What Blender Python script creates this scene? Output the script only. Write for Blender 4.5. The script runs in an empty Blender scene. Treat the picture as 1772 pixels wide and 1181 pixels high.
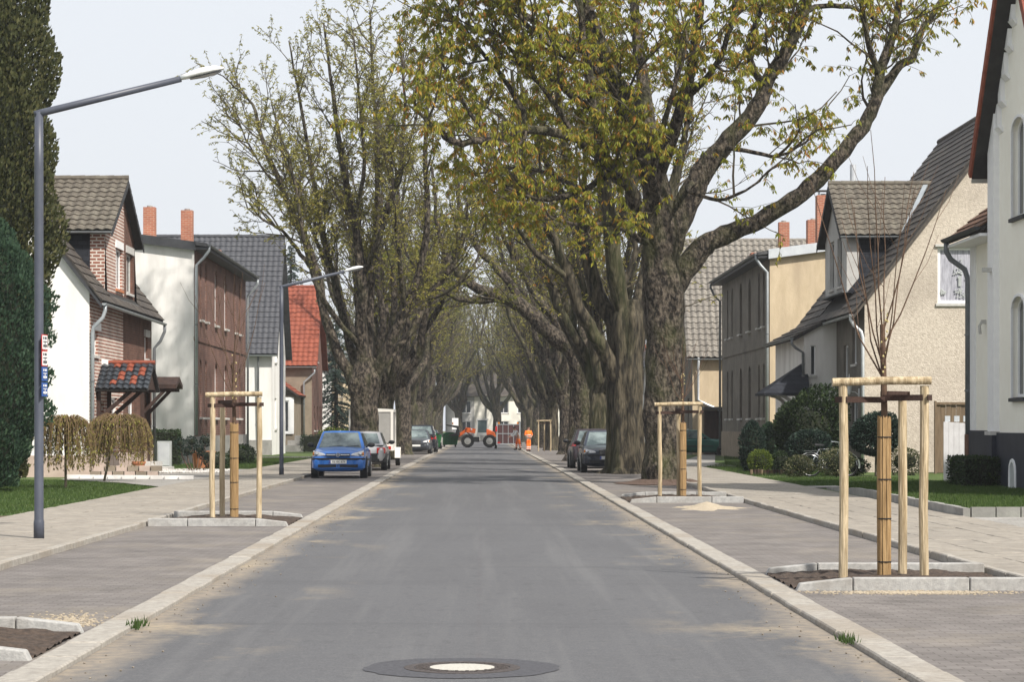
import bpy, bmesh, math, random
from mathutils import Vector, Matrix, geometry, noise
rnd = random.Random(11)
scene = bpy.context.scene
col = scene.collection
HAZE = 0.00032
EYE, VPX, VPY, FPX = 1.65, 833.0, 735.0, 4000.0

# ---------------------------------------------------------------- camera
cd = bpy.data.cameras.new('camera')
cam = bpy.data.objects.new('camera', cd)
col.objects.link(cam)
cam.location = (0, 0, EYE)
cam.rotation_euler = (math.radians(90), 0, 0)
cd.sensor_width = 36.0
cd.lens = 36.0 * FPX / 1772.0
cd.shift_x = (886 - VPX) / 1772.0
cd.shift_y = (VPY - 590.5) / 1772.0
cd.clip_start = 0.5
cd.clip_end = 3000
scene.camera = cam

# ---------------------------------------------------------------- sky and sun
SUN_AZ = math.radians(38)      # to the right of straight behind the viewer
SUN_EL = math.radians(46)
sun_dir = Vector((math.sin(SUN_AZ) * math.cos(SUN_EL), -math.cos(SUN_AZ) * math.cos(SUN_EL), math.sin(SUN_EL)))
w = bpy.data.worlds.new('World')
scene.world = w
w.use_nodes = True
nt = w.node_tree
bg = nt.nodes['Background']
sky = nt.nodes.new('ShaderNodeTexSky')
sky.sky_type = 'NISHITA'
sky.sun_disc = False
sky.sun_elevation = SUN_EL
sky.sun_rotation = math.atan2(sun_dir.x, sun_dir.y)
sky.dust_density = 6.0
sky.air_density = 1.2
hz = nt.nodes.new('ShaderNodeMixRGB')
hz.inputs[0].default_value = 0.88
hz.inputs[2].default_value = (7.35, 7.65, 8.1, 1)
nt.links.new(sky.outputs[0], hz.inputs[1])
nt.links.new(hz.outputs[0], bg.inputs[0])
bg.inputs[1].default_value = 0.10
sl = bpy.data.lights.new('sun', 'SUN')
sl.energy = 4.9
sl.angle = math.radians(1.5)
sl.color = (1.0, 0.945, 0.86)
so = bpy.data.objects.new('sun', sl)
col.objects.link(so)
so.rotation_euler = sun_dir.to_track_quat('Z', 'Y').to_euler()
so.location = (30, -30, 60)
scene.view_settings.view_transform = 'Standard'
scene.view_settings.look = 'None'
scene.view_settings.exposure = 0.32
scene.view_settings.gamma = 1.0
scene.render.engine = 'CYCLES'
scene.cycles.max_bounces = 6
scene.cycles.transparent_max_bounces = 8

# ---------------------------------------------------------------- helpers
def gz(y):
    return 0.0 if y < 80 else -0.002 * (y - 80)
def P(px, py, Y):                       # a point of the photograph at a known depth
    return Vector(((px - VPX) * Y / FPX, Y, EYE - (py - VPY) * Y / FPX))
ORG = {}
def tag(o, label=None, cat=None, group=None, kind=None):
    if label: o['label'] = label
    if cat: o['category'] = cat
    if group: o['group'] = group
    if kind: o['kind'] = kind
    return o
def thing(name, label, cat, loc=(0, 0, 0), rotz=0, group=None):
    o = bpy.data.objects.new(name, None)
    col.objects.link(o)
    o.empty_display_size = 0.2
    o.location = loc
    o.rotation_euler = (0, 0, rotz)
    ORG[o] = Vector(loc)
    return tag(o, label, cat, group)
def copy_tree(o, parent=None, loc=None, rotz=None, scale=None, label=None):
    c = o.copy()
    col.objects.link(c)
    c.parent = parent
    for ch in o.children:
        copy_tree(ch, c)
    if loc is not None: c.location = loc
    if rotz is not None: c.rotation_euler = (0, 0, rotz)
    if scale is not None: c.scale = (scale, scale, scale)
    if label: c['label'] = label
    return c

class MB:
    def __init__(self, T=None):
        self.v, self.f, self.tone, self.T = [], [], [], T
    def add(self, pts, faces):
        b = len(self.v)
        if self.T:
            pts = [self.T(*p) for p in pts]
        self.v.extend([tuple(p) for p in pts])
        self.f.extend([tuple(b + i for i in f) for f in faces])
    def box(self, x0, x1, y0, y1, z0, z1):
        self.add([(x0, y0, z0), (x1, y0, z0), (x1, y1, z0), (x0, y1, z0), (x0, y0, z1), (x1, y0, z1), (x1, y1, z1), (x0, y1, z1)],
                 [(0, 3, 2, 1), (4, 5, 6, 7), (0, 1, 5, 4), (1, 2, 6, 5), (2, 3, 7, 6), (3, 0, 4, 7)])
        return self
    def hexa(self, p):                  # 4 bottom + 4 top points
        self.add(p, [(0, 3, 2, 1), (4, 5, 6, 7), (0, 1, 5, 4), (1, 2, 6, 5), (2, 3, 7, 6), (3, 0, 4, 7)])
        return self
    def prism(self, poly, d):           # closed polygon swept along d
        n = len(poly)
        d = Vector(d)
        a = [Vector(p) for p in poly]
        self.add(a + [p + d for p in a], [tuple(range(n))[::-1], tuple(range(n, 2 * n))] + [(i, (i + 1) % n, n + (i + 1) % n, n + i) for i in range(n)])
        return self
    def quad(self, *p):
        self.add(p, [tuple(range(len(p)))])
        return self
    def bar(self, a, b, w, h):          # square bar from a to b
        a, b = Vector(a), Vector(b)
        d = (b - a).normalized()
        up = Vector((0, 0, 1)) if abs(d.z) < .95 else Vector((0, 1, 0))
        s = d.cross(up).normalized() * (w / 2)
        u = s.cross(d).normalized() * (h / 2)
        self.hexa([a - s - u, a + s - u, a + s + u, a - s + u, b - s - u, b + s - u, b + s + u, b - s + u])
        return self
    def tube(self, pts, rad, n=8, cap=True, lump=0.0, rg=None):
        pts = [Vector(p) for p in pts]
        m = len(pts)
        if not isinstance(rad, (list, tuple)): rad = [rad] * m
        ref = None
        V, F = [], []
        for i in range(m):
            d = (pts[min(i + 1, m - 1)] - pts[max(i - 1, 0)])
            d = d.normalized() if d.length > 1e-9 else Vector((0, 0, 1))
            if ref is None:
                ref = d.orthogonal().normalized()
            ref = (ref - d * ref.dot(d))
            ref = ref.normalized() if ref.length > 1e-6 else d.orthogonal().normalized()
            s = d.cross(ref)
            for k in range(n):
                a = 2 * math.pi * k / n
                r = rad[i]
                if lump: r *= 1 + lump * (rg.random() - .5)
                V.append(pts[i] + ref * (r * math.cos(a)) + s * (r * math.sin(a)))
        for i in range(m - 1):
            for k in range(n):
                k2 = (k + 1) % n
                F.append((i * n + k, i * n + k2, (i + 1) * n + k2, (i + 1) * n + k))
        if cap:
            F.append(tuple(range(n))[::-1])
            F.append(tuple((m - 1) * n + k for k in range(n)))
        self.add(V, F)
        return self
    def lathe(self, c, prof, n=16, axis='z'):
        V, F = [], []
        m = len(prof)
        for (r, h) in prof:
            for k in range(n):
                a = 2 * math.pi * k / n
                if axis == 'z': V.append((c[0] + r * math.cos(a), c[1] + r * math.sin(a), c[2] + h))
                elif axis == 'x': V.append((c[0] + h, c[1] + r * math.cos(a), c[2] + r * math.sin(a)))
                else: V.append((c[0] + r * math.cos(a), c[1] + h, c[2] + r * math.sin(a)))
        for i in range(m - 1):
            for k in range(n):
                k2 = (k + 1) % n
                F.append((i * n + k, i * n + k2, (i + 1) * n + k2, (i + 1) * n + k))
        F.append(tuple(range(n))[::-1])
        F.append(tuple((m - 1) * n + k for k in range(n)))
        self.add(V, F)
        return self
    def blob(self, c, r, n=10, m=7):
        prof = []
        V, F = [], []
        for i in range(m + 1):
            t = math.pi * i / m
            for k in range(n):
                a = 2 * math.pi * k / n
                V.append((c[0] + r[0] * math.sin(t) * math.cos(a), c[1] + r[1] * math.sin(t) * math.sin(a), c[2] - r[2] * math.cos(t)))
        for i in range(m):
            for k in range(n):
                k2 = (k + 1) % n
                F.append((i * n + k, i * n + k2, (i + 1) * n + k2, (i + 1) * n + k))
        self.add(V, F)
        return self
    def mesh(self, name, mat, off=None, smooth=False, recalc=True):
        me = bpy.data.meshes.new(name)
        v = self.v if off is None else [(p[0] - off[0], p[1] - off[1], p[2] - off[2]) for p in self.v]
        me.from_pydata(v, [], self.f)
        if recalc and len(self.f) < 60000:
            bm = bmesh.new()
            bm.from_mesh(me)
            bmesh.ops.recalc_face_normals(bm, faces=bm.faces)
            bm.to_mesh(me)
            bm.free()
        if smooth:
            me.polygons.foreach_set('use_smooth', [True] * len(me.polygons))
        if self.tone:
            at = me.attributes.new('tone', 'FLOAT', 'POINT')
            at.data.foreach_set('value', self.tone)
        if mat: me.materials.append(mat)
        return me
    def build(self, name, mat, parent=None, smooth=False, local=False, recalc=True, kind=None, bevel=0):
        off = None
        if parent is not None and not local:
            r = parent
            while r.parent: r = r.parent
            off = ORG.get(r)
        o = bpy.data.objects.new(name, self.mesh(name, mat, off, smooth, recalc))
        col.objects.link(o)
        if parent is not None: o.parent = parent
        if kind: o['kind'] = kind
        if bevel:
            md = o.modifiers.new('bevel', 'BEVEL')
            md.width = bevel
            md.segments = 2
            md.limit_method = 'ANGLE'
        return o

# ---------------------------------------------------------------- materials
def newmat(name):
    m = bpy.data.materials.new(name)
    m.use_nodes = True
    return m, m.node_tree, m.node_tree.nodes['Principled BSDF']
def N(nt, t, **k):
    n = nt.nodes.new(t)
    for a, b in k.items():
        setattr(n, a, b)
    return n
def pmat(name, c1, c2=None, scale=4.0, rough=.8, bump=0.0, bscale=None, detail=6, stretch=(1, 1, 1), spec=.3, metal=0.0, coat=0.0, big=None, lo=.35, hi=.65):
    """noise-varied principled material; big=(colour, scale, amount) adds large soft stains"""
    m, t, b = newmat(name)
    b.inputs['Roughness'].default_value = rough
    b.inputs['Specular IOR Level'].default_value = spec
    b.inputs['Metallic'].default_value = metal
    if coat:
        b.inputs['Coat Weight'].default_value = coat
        b.inputs['Coat Roughness'].default_value = .05
    geo = N(t, 'ShaderNodeNewGeometry')
    mp = N(t, 'ShaderNodeMapping')
    mp.inputs['Scale'].default_value = stretch
    t.links.new(geo.outputs['Position'], mp.inputs[0])
    if c2 is None:
        b.inputs['Base Color'].default_value = (*c1, 1)
        last = None
    else:
        no = N(t, 'ShaderNodeTexNoise')
        no.inputs['Scale'].default_value = scale
        no.inputs['Detail'].default_value = detail
        no.inputs['Roughness'].default_value = .65
        t.links.new(mp.outputs[0], no.inputs['Vector'])
        cr = N(t, 'ShaderNodeValToRGB')
        cr.color_ramp.elements[0].position = lo
        cr.color_ramp.elements[1].position = hi
        cr.color_ramp.elements[0].color = (*c1, 1)
        cr.color_ramp.elements[1].color = (*c2, 1)
        t.links.new(no.outputs['Fac'], cr.inputs[0])
        last = cr.outputs[0]
        if big:
            n2 = N(t, 'ShaderNodeTexNoise')
            n2.inputs['Scale'].default_value = big[1]
            n2.inputs['Detail'].default_value = 4
            t.links.new(mp.outputs[0], n2.inputs['Vector'])
            mr = N(t, 'ShaderNodeMapRange')
            mr.inputs[1].default_value = .48
            mr.inputs[2].default_value = .72
            mr.inputs[4].default_value = big[2]
            t.links.new(n2.outputs['Fac'], mr.inputs[0])
            mx = N(t, 'ShaderNodeMixRGB')
            mx.inputs[2].default_value = (*big[0], 1)
            t.links.new(mr.outputs[0], mx.inputs[0])
            t.links.new(last, mx.inputs[1])
            last = mx.outputs[0]
        t.links.new(last, b.inputs['Base Color'])
    if bump:
        nb = N(t, 'ShaderNodeTexNoise')
        nb.inputs['Scale'].default_value = bscale or scale * 4
        nb.inputs['Detail'].default_value = 5
        t.links.new(mp.outputs[0], nb.inputs['Vector'])
        bp = N(t, 'ShaderNodeBump')
        bp.inputs['Strength'].default_value = min(bump, 1)
        bp.inputs['Distance'].default_value = .02 * max(1, bump)
        t.links.new(nb.outputs['Fac'], bp.inputs['Height'])
        t.links.new(bp.outputs[0], b.inputs['Normal'])
    return m
def brickmat(name, a1, a2, mortar, bw=.25, bh=.077, ms=.012, plane='yz', bump=.5, wear=None, soot=0.0):
    m, t, b = newmat(name)
    b.inputs['Roughness'].default_value = .85
    b.inputs['Specular IOR Level'].default_value = .2
    geo = N(t, 'ShaderNodeNewGeometry')
    sep = N(t, 'ShaderNodeSeparateXYZ')
    t.links.new(geo.outputs['Position'], sep.inputs[0])
    com = N(t, 'ShaderNodeCombineXYZ')
    if plane == 'yz':
        ad = N(t, 'ShaderNodeMath', operation='ADD')
        t.links.new(sep.outputs[0], ad.inputs[0])
        t.links.new(sep.outputs[1], ad.inputs[1])
        t.links.new(ad.outputs[0], com.inputs[0])
        t.links.new(sep.outputs[2], com.inputs[1])
    else:
        t.links.new(sep.outputs[0], com.inputs[0])
        t.links.new(sep.outputs[1], com.inputs[1])
    br = N(t, 'ShaderNodeTexBrick')
    br.inputs['Scale'].default_value = 1.0
    br.inputs['Brick Width'].default_value = bw
    br.inputs['Row Height'].default_value = bh
    br.inputs['Mortar Size'].default_value = ms
    br.inputs['Mortar Smooth'].default_value = .2
    br.inputs['Color1'].default_value = (*a1, 1)
    br.inputs['Color2'].default_value = (*a2, 1)
    br.inputs['Mortar'].default_value = (*mortar, 1)
    t.links.new(com.outputs[0], br.inputs['Vector'])
    no = N(t, 'ShaderNodeTexNoise')
    no.inputs['Scale'].default_value = 1.3
    no.inputs['Detail'].default_value = 8
    t.links.new(geo.outputs['Position'], no.inputs['Vector'])
    mr = N(t, 'ShaderNodeMapRange')
    mr.inputs[1].default_value = .3
    mr.inputs[2].default_value = .7
    mr.inputs[3].default_value = 1 - soot
    mr.inputs[4].default_value = 1.12
    t.links.new(no.outputs['Fac'], mr.inputs[0])
    mu = N(t, 'ShaderNodeMixRGB', blend_type='MULTIPLY')
    mu.inputs[0].default_value = 1
    t.links.new(br.outputs['Color'], mu.inputs[1])
    t.links.new(mr.outputs[0], mu.inputs[2])
    last = mu.outputs[0]
    if wear:
        n2 = N(t, 'ShaderNodeTexNoise')
        n2.inputs['Scale'].default_value = wear[1]
        n2.inputs['Detail'].default_value = 9
        n2.inputs['Roughness'].default_value = .7
        mp = N(t, 'ShaderNodeMapping')
        mp.inputs['Scale'].default_value = wear[3] if len(wear) > 3 else (1, 1, 1)
        t.links.new(geo.outputs['Position'], mp.inputs[0])
        t.links.new(mp.outputs[0], n2.inputs['Vector'])
        m2 = N(t, 'ShaderNodeMapRange')
        m2.inputs[1].default_value = .5
        m2.inputs[2].default_value = .75
        m2.inputs[4].default_value = wear[2]
        t.links.new(n2.outputs['Fac'], m2.inputs[0])
        mx = N(t, 'ShaderNodeMixRGB')
        mx.inputs[2].default_value = (*wear[0], 1)
        t.links.new(m2.outputs[0], mx.inputs[0])
        t.links.new(last, mx.inputs[1])
        last = mx.outputs[0]
    t.links.new(last, b.inputs['Base Color'])
    bp = N(t, 'ShaderNodeBump')
    bp.inputs['Strength'].default_value = bump
    bp.inputs['Distance'].default_value = .01
    bp.invert = True
    t.links.new(br.outputs['Fac'], bp.inputs['Height'])
    t.links.new(bp.outputs[0], b.inputs['Normal'])
    return m
def leafmat(name, stops, rough=.6, trans=.25):
    m, t, b = newmat(name)
    at = N(t, 'ShaderNodeAttribute', attribute_name='tone')
    cr = N(t, 'ShaderNodeValToRGB')
    e = cr.color_ramp.elements
    while len(e) < len(stops): e.new(.5)
    for i, (p, c) in enumerate(stops):
        e[i].position = p
        e[i].color = (*c, 1)
    t.links.new(at.outputs['Fac'], cr.inputs[0])
    t.links.new(cr.outputs[0], b.inputs['Base Color'])
    b.inputs['Roughness'].default_value = rough
    b.inputs['Specular IOR Level'].default_value = .25
    if trans:
        out = t.nodes['Material Output']
        tr = N(t, 'ShaderNodeBsdfTranslucent')
        t.links.new(cr.outputs[0], tr.inputs[0])
        mx = N(t, 'ShaderNodeMixShader')
        mx.inputs[0].default_value = trans
        t.links.new(b.outputs[0], mx.inputs[1])
        t.links.new(tr.outputs[0], mx.inputs[2])
        t.links.new(mx.outputs[0], out.inputs[0])
    return m
def roadmat():
    m, t, b = newmat('asphalt')
    b.inputs['Roughness'].default_value = .85
    b.inputs['Specular IOR Level'].default_value = .25
    geo = N(t, 'ShaderNodeNewGeometry')
    sep = N(t, 'ShaderNodeSeparateXYZ')
    t.links.new(geo.outputs['Position'], sep.inputs[0])
    def noise(scale, stretch=(1, 1, 1), detail=6):
        mp = N(t, 'ShaderNodeMapping')
        mp.inputs['Scale'].default_value = stretch
        t.links.new(geo.outputs['Position'], mp.inputs[0])
        n = N(t, 'ShaderNodeTexNoise')
        n.inputs['Scale'].default_value = scale
        n.inputs['Detail'].default_value = detail
        n.inputs['Roughness'].default_value = .65
        t.links.new(mp.outputs[0], n.inputs['Vector'])
        return n.outputs['Fac']
    def rng(s, a, b_, c=0., d=1.):
        r = N(t, 'ShaderNodeMapRange')
        for i, v in enumerate((a, b_, c, d)): r.inputs[i + 1].default_value = v
        t.links.new(s, r.inputs[0])
        return r.outputs[0]
    def mul(a, b_):
        n = N(t, 'ShaderNodeMath', operation='MULTIPLY')
        t.links.new(a, n.inputs[0])
        if isinstance(b_, float): n.inputs[1].default_value = b_
        else: t.links.new(b_, n.inputs[1])
        return n.outputs[0]
    def mix(f, a, c):
        n = N(t, 'ShaderNodeMixRGB')
        t.links.new(f, n.inputs[0])
        if isinstance(a, tuple): n.inputs[1].default_value = (*a, 1)
        else: t.links.new(a, n.inputs[1])
        n.inputs[2].default_value = (*c, 1)
        return n.outputs[0]
    base = mix(rng(noise(60, (1, .35, 1)), .3, .7), (.078, .079, .085), (.128, .128, .133))
    base = mix(mul(rng(noise(.55, (1, .25, 1)), .42, .66), .55), base, (.082, .082, .087))
    base = mix(mul(rng(noise(.35, (.15, 1, 1)), .55, .72), .4), base, (.125, .124, .124))
    base = mix(mul(rng(noise(14, (1, 1, 1), 10), .5, .7), .35), base, (.175, .172, .168))
    base = mix(mul(rng(noise(5, (1, .6, 1), 8), .56, .7), .45), base, (.06, .06, .064))
    base = mix(mul(rng(noise(.9, (2.2, .06, 1), 5), .5, .66), .4), base, (.155, .154, .155))
    base = mix(mul(rng(noise(.5, (.05, 1.3, 1), 4), .56, .68), .5), base, (.072, .072, .077))
    # old paving seam down the middle, patched strip
    d = N(t, 'ShaderNodeMath', operation='SUBTRACT')
    t.links.new(sep.outputs[0], d.inputs[0])
    d.inputs[1].default_value = -.02
    a = N(t, 'ShaderNodeMath', operation='ABSOLUTE')
    t.links.new(d.outputs[0], a.inputs[0])
    base = mix(mul(rng(a.outputs[0], .035, .0), rng(noise(1.5), .45, .65, 0., .3)), base, (.075, .055, .058))
    # sand and dirt washed against the kerbs
    ax = N(t, 'ShaderNodeMath', operation='ABSOLUTE')
    t.links.new(sep.outputs[0], ax.inputs[0])
    wob = N(t, 'ShaderNodeMath', operation='MULTIPLY_ADD')
    t.links.new(noise(1.1, (1, .35, 1)), wob.inputs[0])
    wob.inputs[1].default_value = 1.0
    t.links.new(ax.outputs[0], wob.inputs[2])
    dirt = mul(rng(wob.outputs[0], 2.88, 3.2), rng(noise(7), .3, .6, .25, .95))
    base = mix(dirt, base, (.27, .228, .178))
    spill = mul(rng(noise(.5, (1, .6, 1), 8), .54, .66), rng(ax.outputs[0], 1.2, 2.3))
    base = mix(mul(spill, rng(noise(6), .3, .6, .0, .8)), base, (.38, .31, .21))
    base = mix(mul(rng(noise(26), .74, .78), .5), base, (.5, .48, .44))
    t.links.new(base, b.inputs['Base Color'])
    bp = N(t, 'ShaderNodeBump')
    bp.inputs['Strength'].default_value = .5
    bp.inputs['Distance'].default_value = .01
    t.links.new(noise(90), bp.inputs['Height'])
    t.links.new(bp.outputs[0], b.inputs['Normal'])
    return m

M = {}
M['asphalt'] = roadmat()
M['kerb'] = pmat('kerb_stone', (.25, .23, .205), (.37, .345, .305), 14, .85, .3, 60, big=((.24, .20, .155), .8, .7))
M['kerb_new'] = pmat('new_kerb', (.29, .288, .28), (.42, .412, .395), 18, .85, .3, 70, big=((.22, .20, .175), 2.0, .7))
M['pavers'] = brickmat('grey_pavers', (.145, .131, .124), (.195, .178, .168), (.105, .094, .085), .2, .1, .006, 'xy', .35, ((.27, .235, .185), .5, .6), .22)
M['slab'] = pmat('slab', (.21, .188, .162), (.315, .283, .24), 5, .85, .25, 50, big=((.20, .18, .155), .35, .65))
M['slab_far'] = brickmat('slab_paving', (.245, .222, .192), (.30, .273, .234), (.145, .128, .11), .5, .5, .008, 'xy', .3, ((.25, .225, .2), .3, .5), .12)
M['joint'] = pmat('joint_sand', (.15, .135, .11), (.22, .2, .16), 20, .9)
M['soil'] = pmat('soil', (.035, .026, .021), (.085, .062, .048), 16, .95, 1.0, 30)
M['mulch'] = pmat('mulch', (.05, .033, .026), (.15, .10, .075), 25, .95, 1.0, 40)
M['sand'] = pmat('sand', (.33, .275, .20), (.44, .375, .285), 20, .95, .4, 60)
M['turf'] = pmat('turf', (.035, .07, .015), (.085, .13, .03), 6, .9, .5, 40, big=((.13, .12, .05), .5, .5))
M['yard'] = pmat('yard', (.05, .08, .025), (.13, .12, .06), .8, .9, .4, 30)
M['drive'] = brickmat('drive_paving', (.25, .24, .225), (.31, .295, .275), (.17, .16, .145), .4, .2, .01, 'xy', .3, ((.2, .18, .15), .5, .5), .15)
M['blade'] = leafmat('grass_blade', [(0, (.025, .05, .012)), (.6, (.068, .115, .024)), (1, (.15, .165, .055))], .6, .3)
M['gravel'] = pmat('white_gravel', (.35, .33, .31), (.75, .73, .7), 40, .8, .8, 60)
M['brick_pale'] = brickmat('pointed_brick', (.235, .085, .055), (.30, .115, .075), (.66, .60, .54), .26, .105, .024, 'yz', .5, ((.15, .06, .045), .8, .5), .25)
M['brick_old'] = brickmat('old_brick', (.125, .055, .04), (.19, .085, .058), (.15, .115, .095), .26, .08, .012, 'yz', .5, ((.07, .04, .035), .7, .6), .35)
M['brick_dark'] = brickmat('dark_brick', (.13, .055, .043), (.20, .085, .062), (.22, .17, .145), .26, .085, .014, 'yz', .5, ((.085, .045, .038), .5, .6), .3)
M['brick_chimney'] = brickmat('chimney_brick', (.33, .105, .06), (.42, .15, .085), (.42, .29, .22), .25, .08, .012, 'yz', .4, ((.2, .08, .06), 1.5, .4), .15)
M['white_wall'] = pmat('white_render', (.73, .72, .70), (.82, .81, .79), 3, .9, .25, 60, stretch=(1, 1, .22), big=((.52, .50, .47), 1.1, .5))
M['white_wall2'] = pmat('greyed_white_render', (.64, .62, .60), (.78, .765, .745), 1.6, .9, .3, 60, stretch=(1, 1, .2), big=((.42, .405, .39), .9, .65))
M['cream_wall'] = pmat('cream_render', (.85, .82, .735), (.88, .86, .78), 3, .9, .2, 60, big=((.72, .69, .61), .5, .35))
M['beige_wall'] = pmat('beige_render', (.47, .375, .255), (.57, .465, .325), 3, .9, .5, 40, stretch=(1, 1, .3), big=((.35, .275, .20), 1.0, .55))
M['pebble_wall'] = pmat('pebbledash', (.42, .365, .305), (.60, .535, .455), 9, .95, 1.2, 22, big=((.30, .255, .215), .45, .55))
M['grey_wall'] = pmat('grey_render', (.13, .118, .10), (.18, .163, .14), 2, .92, .4, 40, big=((.085, .078, .068), .6, .65))
M['grey_light'] = pmat('pale_grey_render', (.40, .395, .385), (.5, .495, .48), 2, .92, .3, 40, big=((.3, .3, .29), .5, .5))
M['brown_wall'] = pmat('brown_render', (.20, .165, .125), (.28, .23, .175), 2, .92, .4, 40)
M['plinth_pink'] = pmat('pink_plinth', (.42, .33, .28), (.5, .4, .34), 4, .9, .3)
M['plinth_grey'] = pmat('grey_plinth', (.24, .235, .225), (.33, .32, .30), 4, .9, .3, big=((.16, .15, .14), .8, .6))
M['plinth_dark'] = pmat('navy_plinth', (.018, .021, .032), (.028, .032, .046), 3, .6, .1)
M['white_trim'] = pmat('white_paint', (.76, .76, .77), (.82, .82, .82), 6, .6)
M['stone_trim'] = pmat('stone_trim', (.42, .41, .39), (.55, .54, .52), 8, .85, .2)
M['tile_dark'] = pmat('brown_grey_tile', (.042, .036, .032), (.085, .073, .064), 6, .75, .3, 40, big=((.14, .12, .095), 1.2, .7))
M['tile_moss'] = pmat('weathered_tile', (.075, .065, .053), (.14, .122, .098), 7, .85, .4, 40, big=((.20, .185, .15), 2.5, .6))
M['tile_slate'] = pmat('slate_grey_tile', (.045, .047, .055), (.075, .077, .087), 5, .55, .2, 40)
M['tile_grey'] = pmat('lichen_tile', (.15, .135, .118), (.26, .24, .21), 5, .85, .3, 40, big=((.11, .10, .09), 1.0, .5))
M['tile_red'] = pmat('red_tile', (.19, .047, .026), (.27, .075, .042), 5, .7, .2, 40, big=((.17, .05, .035), .8, .5))
M['tile_brown'] = pmat('brown_tile', (.10, .052, .032), (.165, .088, .055), 6, .8, .3, 40)
M['tile_black'] = pmat('black_glaze_tile', (.018, .022, .028), (.04, .046, .055), 5, .35, .1, 40, spec=.5)
M['underlay'] = pmat('roof_underlay', (.03, .028, .027), (.045, .042, .04), 4, .9)
M['felt'] = pmat('roof_felt', (.055, .056, .06), (.09, .09, .095), 2, .8, .3, 30)
M['slate'] = brickmat('slate_shingle', (.017, .019, .025), (.03, .033, .042), (.008, .008, .01), .3, .16, .008, 'yz', .5)
M['zinc'] = pmat('zinc', (.30, .33, .35), (.40, .43, .45), 3, .45, spec=.5, metal=.35)
M['zinc_dark'] = pmat('dull_zinc', (.13, .14, .15), (.19, .2, .21), 3, .55, spec=.4, metal=.3)
M['zinc_pale'] = pmat('new_zinc', (.55, .58, .62), (.66, .69, .72), 3, .4, spec=.5, metal=.3)
M['red_pipe'] = pmat('red_standpipe', (.26, .05, .025), (.33, .07, .035), 5, .5)
M['fascia'] = pmat('dark_fascia', (.03, .032, .037), (.05, .052, .058), 3, .6)
M['timber_dark'] = pmat('dark_timber', (.03, .018, .015), (.062, .036, .028), 6, .7, .3, 40, stretch=(1, 1, .3))
M['post'] = pmat('pine_post', (.30, .225, .13), (.56, .455, .305), 14, .8, .8, 40, stretch=(2, 2, .16), big=((.20, .15, .09), 5.0, .75), lo=.38, hi=.58)
M['knot'] = pmat('post_end', (.40, .27, .15), (.5, .36, .21), 20, .8)
M['reed'] = pmat('reed_mat', (.22, .135, .06), (.47, .315, .155), 60, .8, .6, 90, stretch=(1.6, 1.6, .04))
M['strap'] = pmat('coir_strap', (.035, .02, .016), (.065, .038, .03), 40, .95, .4)
M['wood_fence'] = pmat('fence_board', (.12, .085, .055), (.2, .145, .095), 5, .85, .3, 50, stretch=(3, 3, .3))
M['bark'] = pmat('bark', (.014, .011, .009), (.125, .103, .08), 10, .95, 5.0, 14, detail=12, stretch=(1, 1, .55), big=((.06, .066, .022), 1.6, .6), lo=.43, hi=.60)
M['bark_moss'] = pmat('mossy_bark', (.013, .011, .008), (.105, .088, .06), 8, .95, 4.0, 11, detail=12, stretch=(1, 1, .2), big=((.055, .066, .018), 1.1, .6), lo=.42, hi=.62)
M['bark_twig'] = pmat('twig_bark', (.045, .036, .027), (.095, .078, .055), 5, .9, big=((.06, .06, .026), .7, .6))
M['bark_young'] = pmat('young_bark', (.065, .038, .026), (.125, .078, .05), 12, .8)
M['leaf_near'] = leafmat('bud_leaf_olive', [(0, (.10, .125, .012)), (.36, (.20, .22, .02)), (.64, (.29, .255, .03)), (.80, (.38, .21, .035)), (1, (.38, .125, .028))], .55, .35)
M['leaf_pale'] = leafmat('bud_leaf_pale', [(0, (.13, .14, .022)), (.5, (.27, .255, .05)), (.85, (.36, .31, .09)), (1, (.34, .20, .06))], .55, .35)
M['leaf_mid'] = leafmat('bud_leaf_mid', [(0, (.085, .105, .014)), (.5, (.185, .195, .025)), (.85, (.26, .22, .04)), (1, (.26, .135, .035))], .55, .35)
M['thuja'] = leafmat('thuja_spray', [(0, (.02, .027, .010)), (.5, (.055, .062, .020)), (1, (.105, .098, .038))], .7, .15)
M['cypress'] = leafmat('cypress_spray', [(0, (.012, .032, .018)), (.6, (.030, .062, .034)), (1, (.055, .092, .046))], .7, .15)
M['spruce'] = leafmat('spruce_needles', [(0, (.014, .026, .020)), (.7, (.032, .055, .042)), (1, (.05, .075, .055))], .7, .1)
M['yew'] = leafmat('yew_leaf', [(0, (.010, .020, .008)), (.7, (.026, .048, .014)), (1, (.06, .085, .022))], .6, .15)
M['pine'] = leafmat('dwarf_pine', [(0, (.008, .018, .013)), (.8, (.022, .043, .030)), (1, (.04, .065, .042))], .6, .1)
M['box'] = leafmat('box_leaf', [(0, (.035, .06, .008)), (.6, (.10, .14, .015)), (1, (.18, .21, .03))], .5, .25)
M['varieg'] = leafmat('variegated_leaf', [(0, (.025, .04, .012)), (.55, (.06, .07, .025)), (.8, (.2, .18, .1)), (1, (.35, .33, .22))], .5, .2)
M['willow'] = leafmat('weeping_leaf', [(0, (.12, .10, .03)), (.5, (.20, .15, .055)), (1, (.26, .26, .05))], .6, .3)
M['willow_stem'] = pmat('weeping_stem', (.12, .075, .04), (.2, .135, .075), 20, .8)
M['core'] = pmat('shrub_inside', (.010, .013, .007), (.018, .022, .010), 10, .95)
M['pole'] = pmat('lamp_post_paint', (.055, .062, .085), (.07, .078, .102), 4, .45, spec=.45)
M['lamp_white'] = pmat('lamp_housing', (.74, .75, .76), (.8, .8, .81), 4, .4)
M['lamp_glass'] = pmat('lamp_lens', (.25, .26, .27), None, rough=.15, spec=.5)
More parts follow.
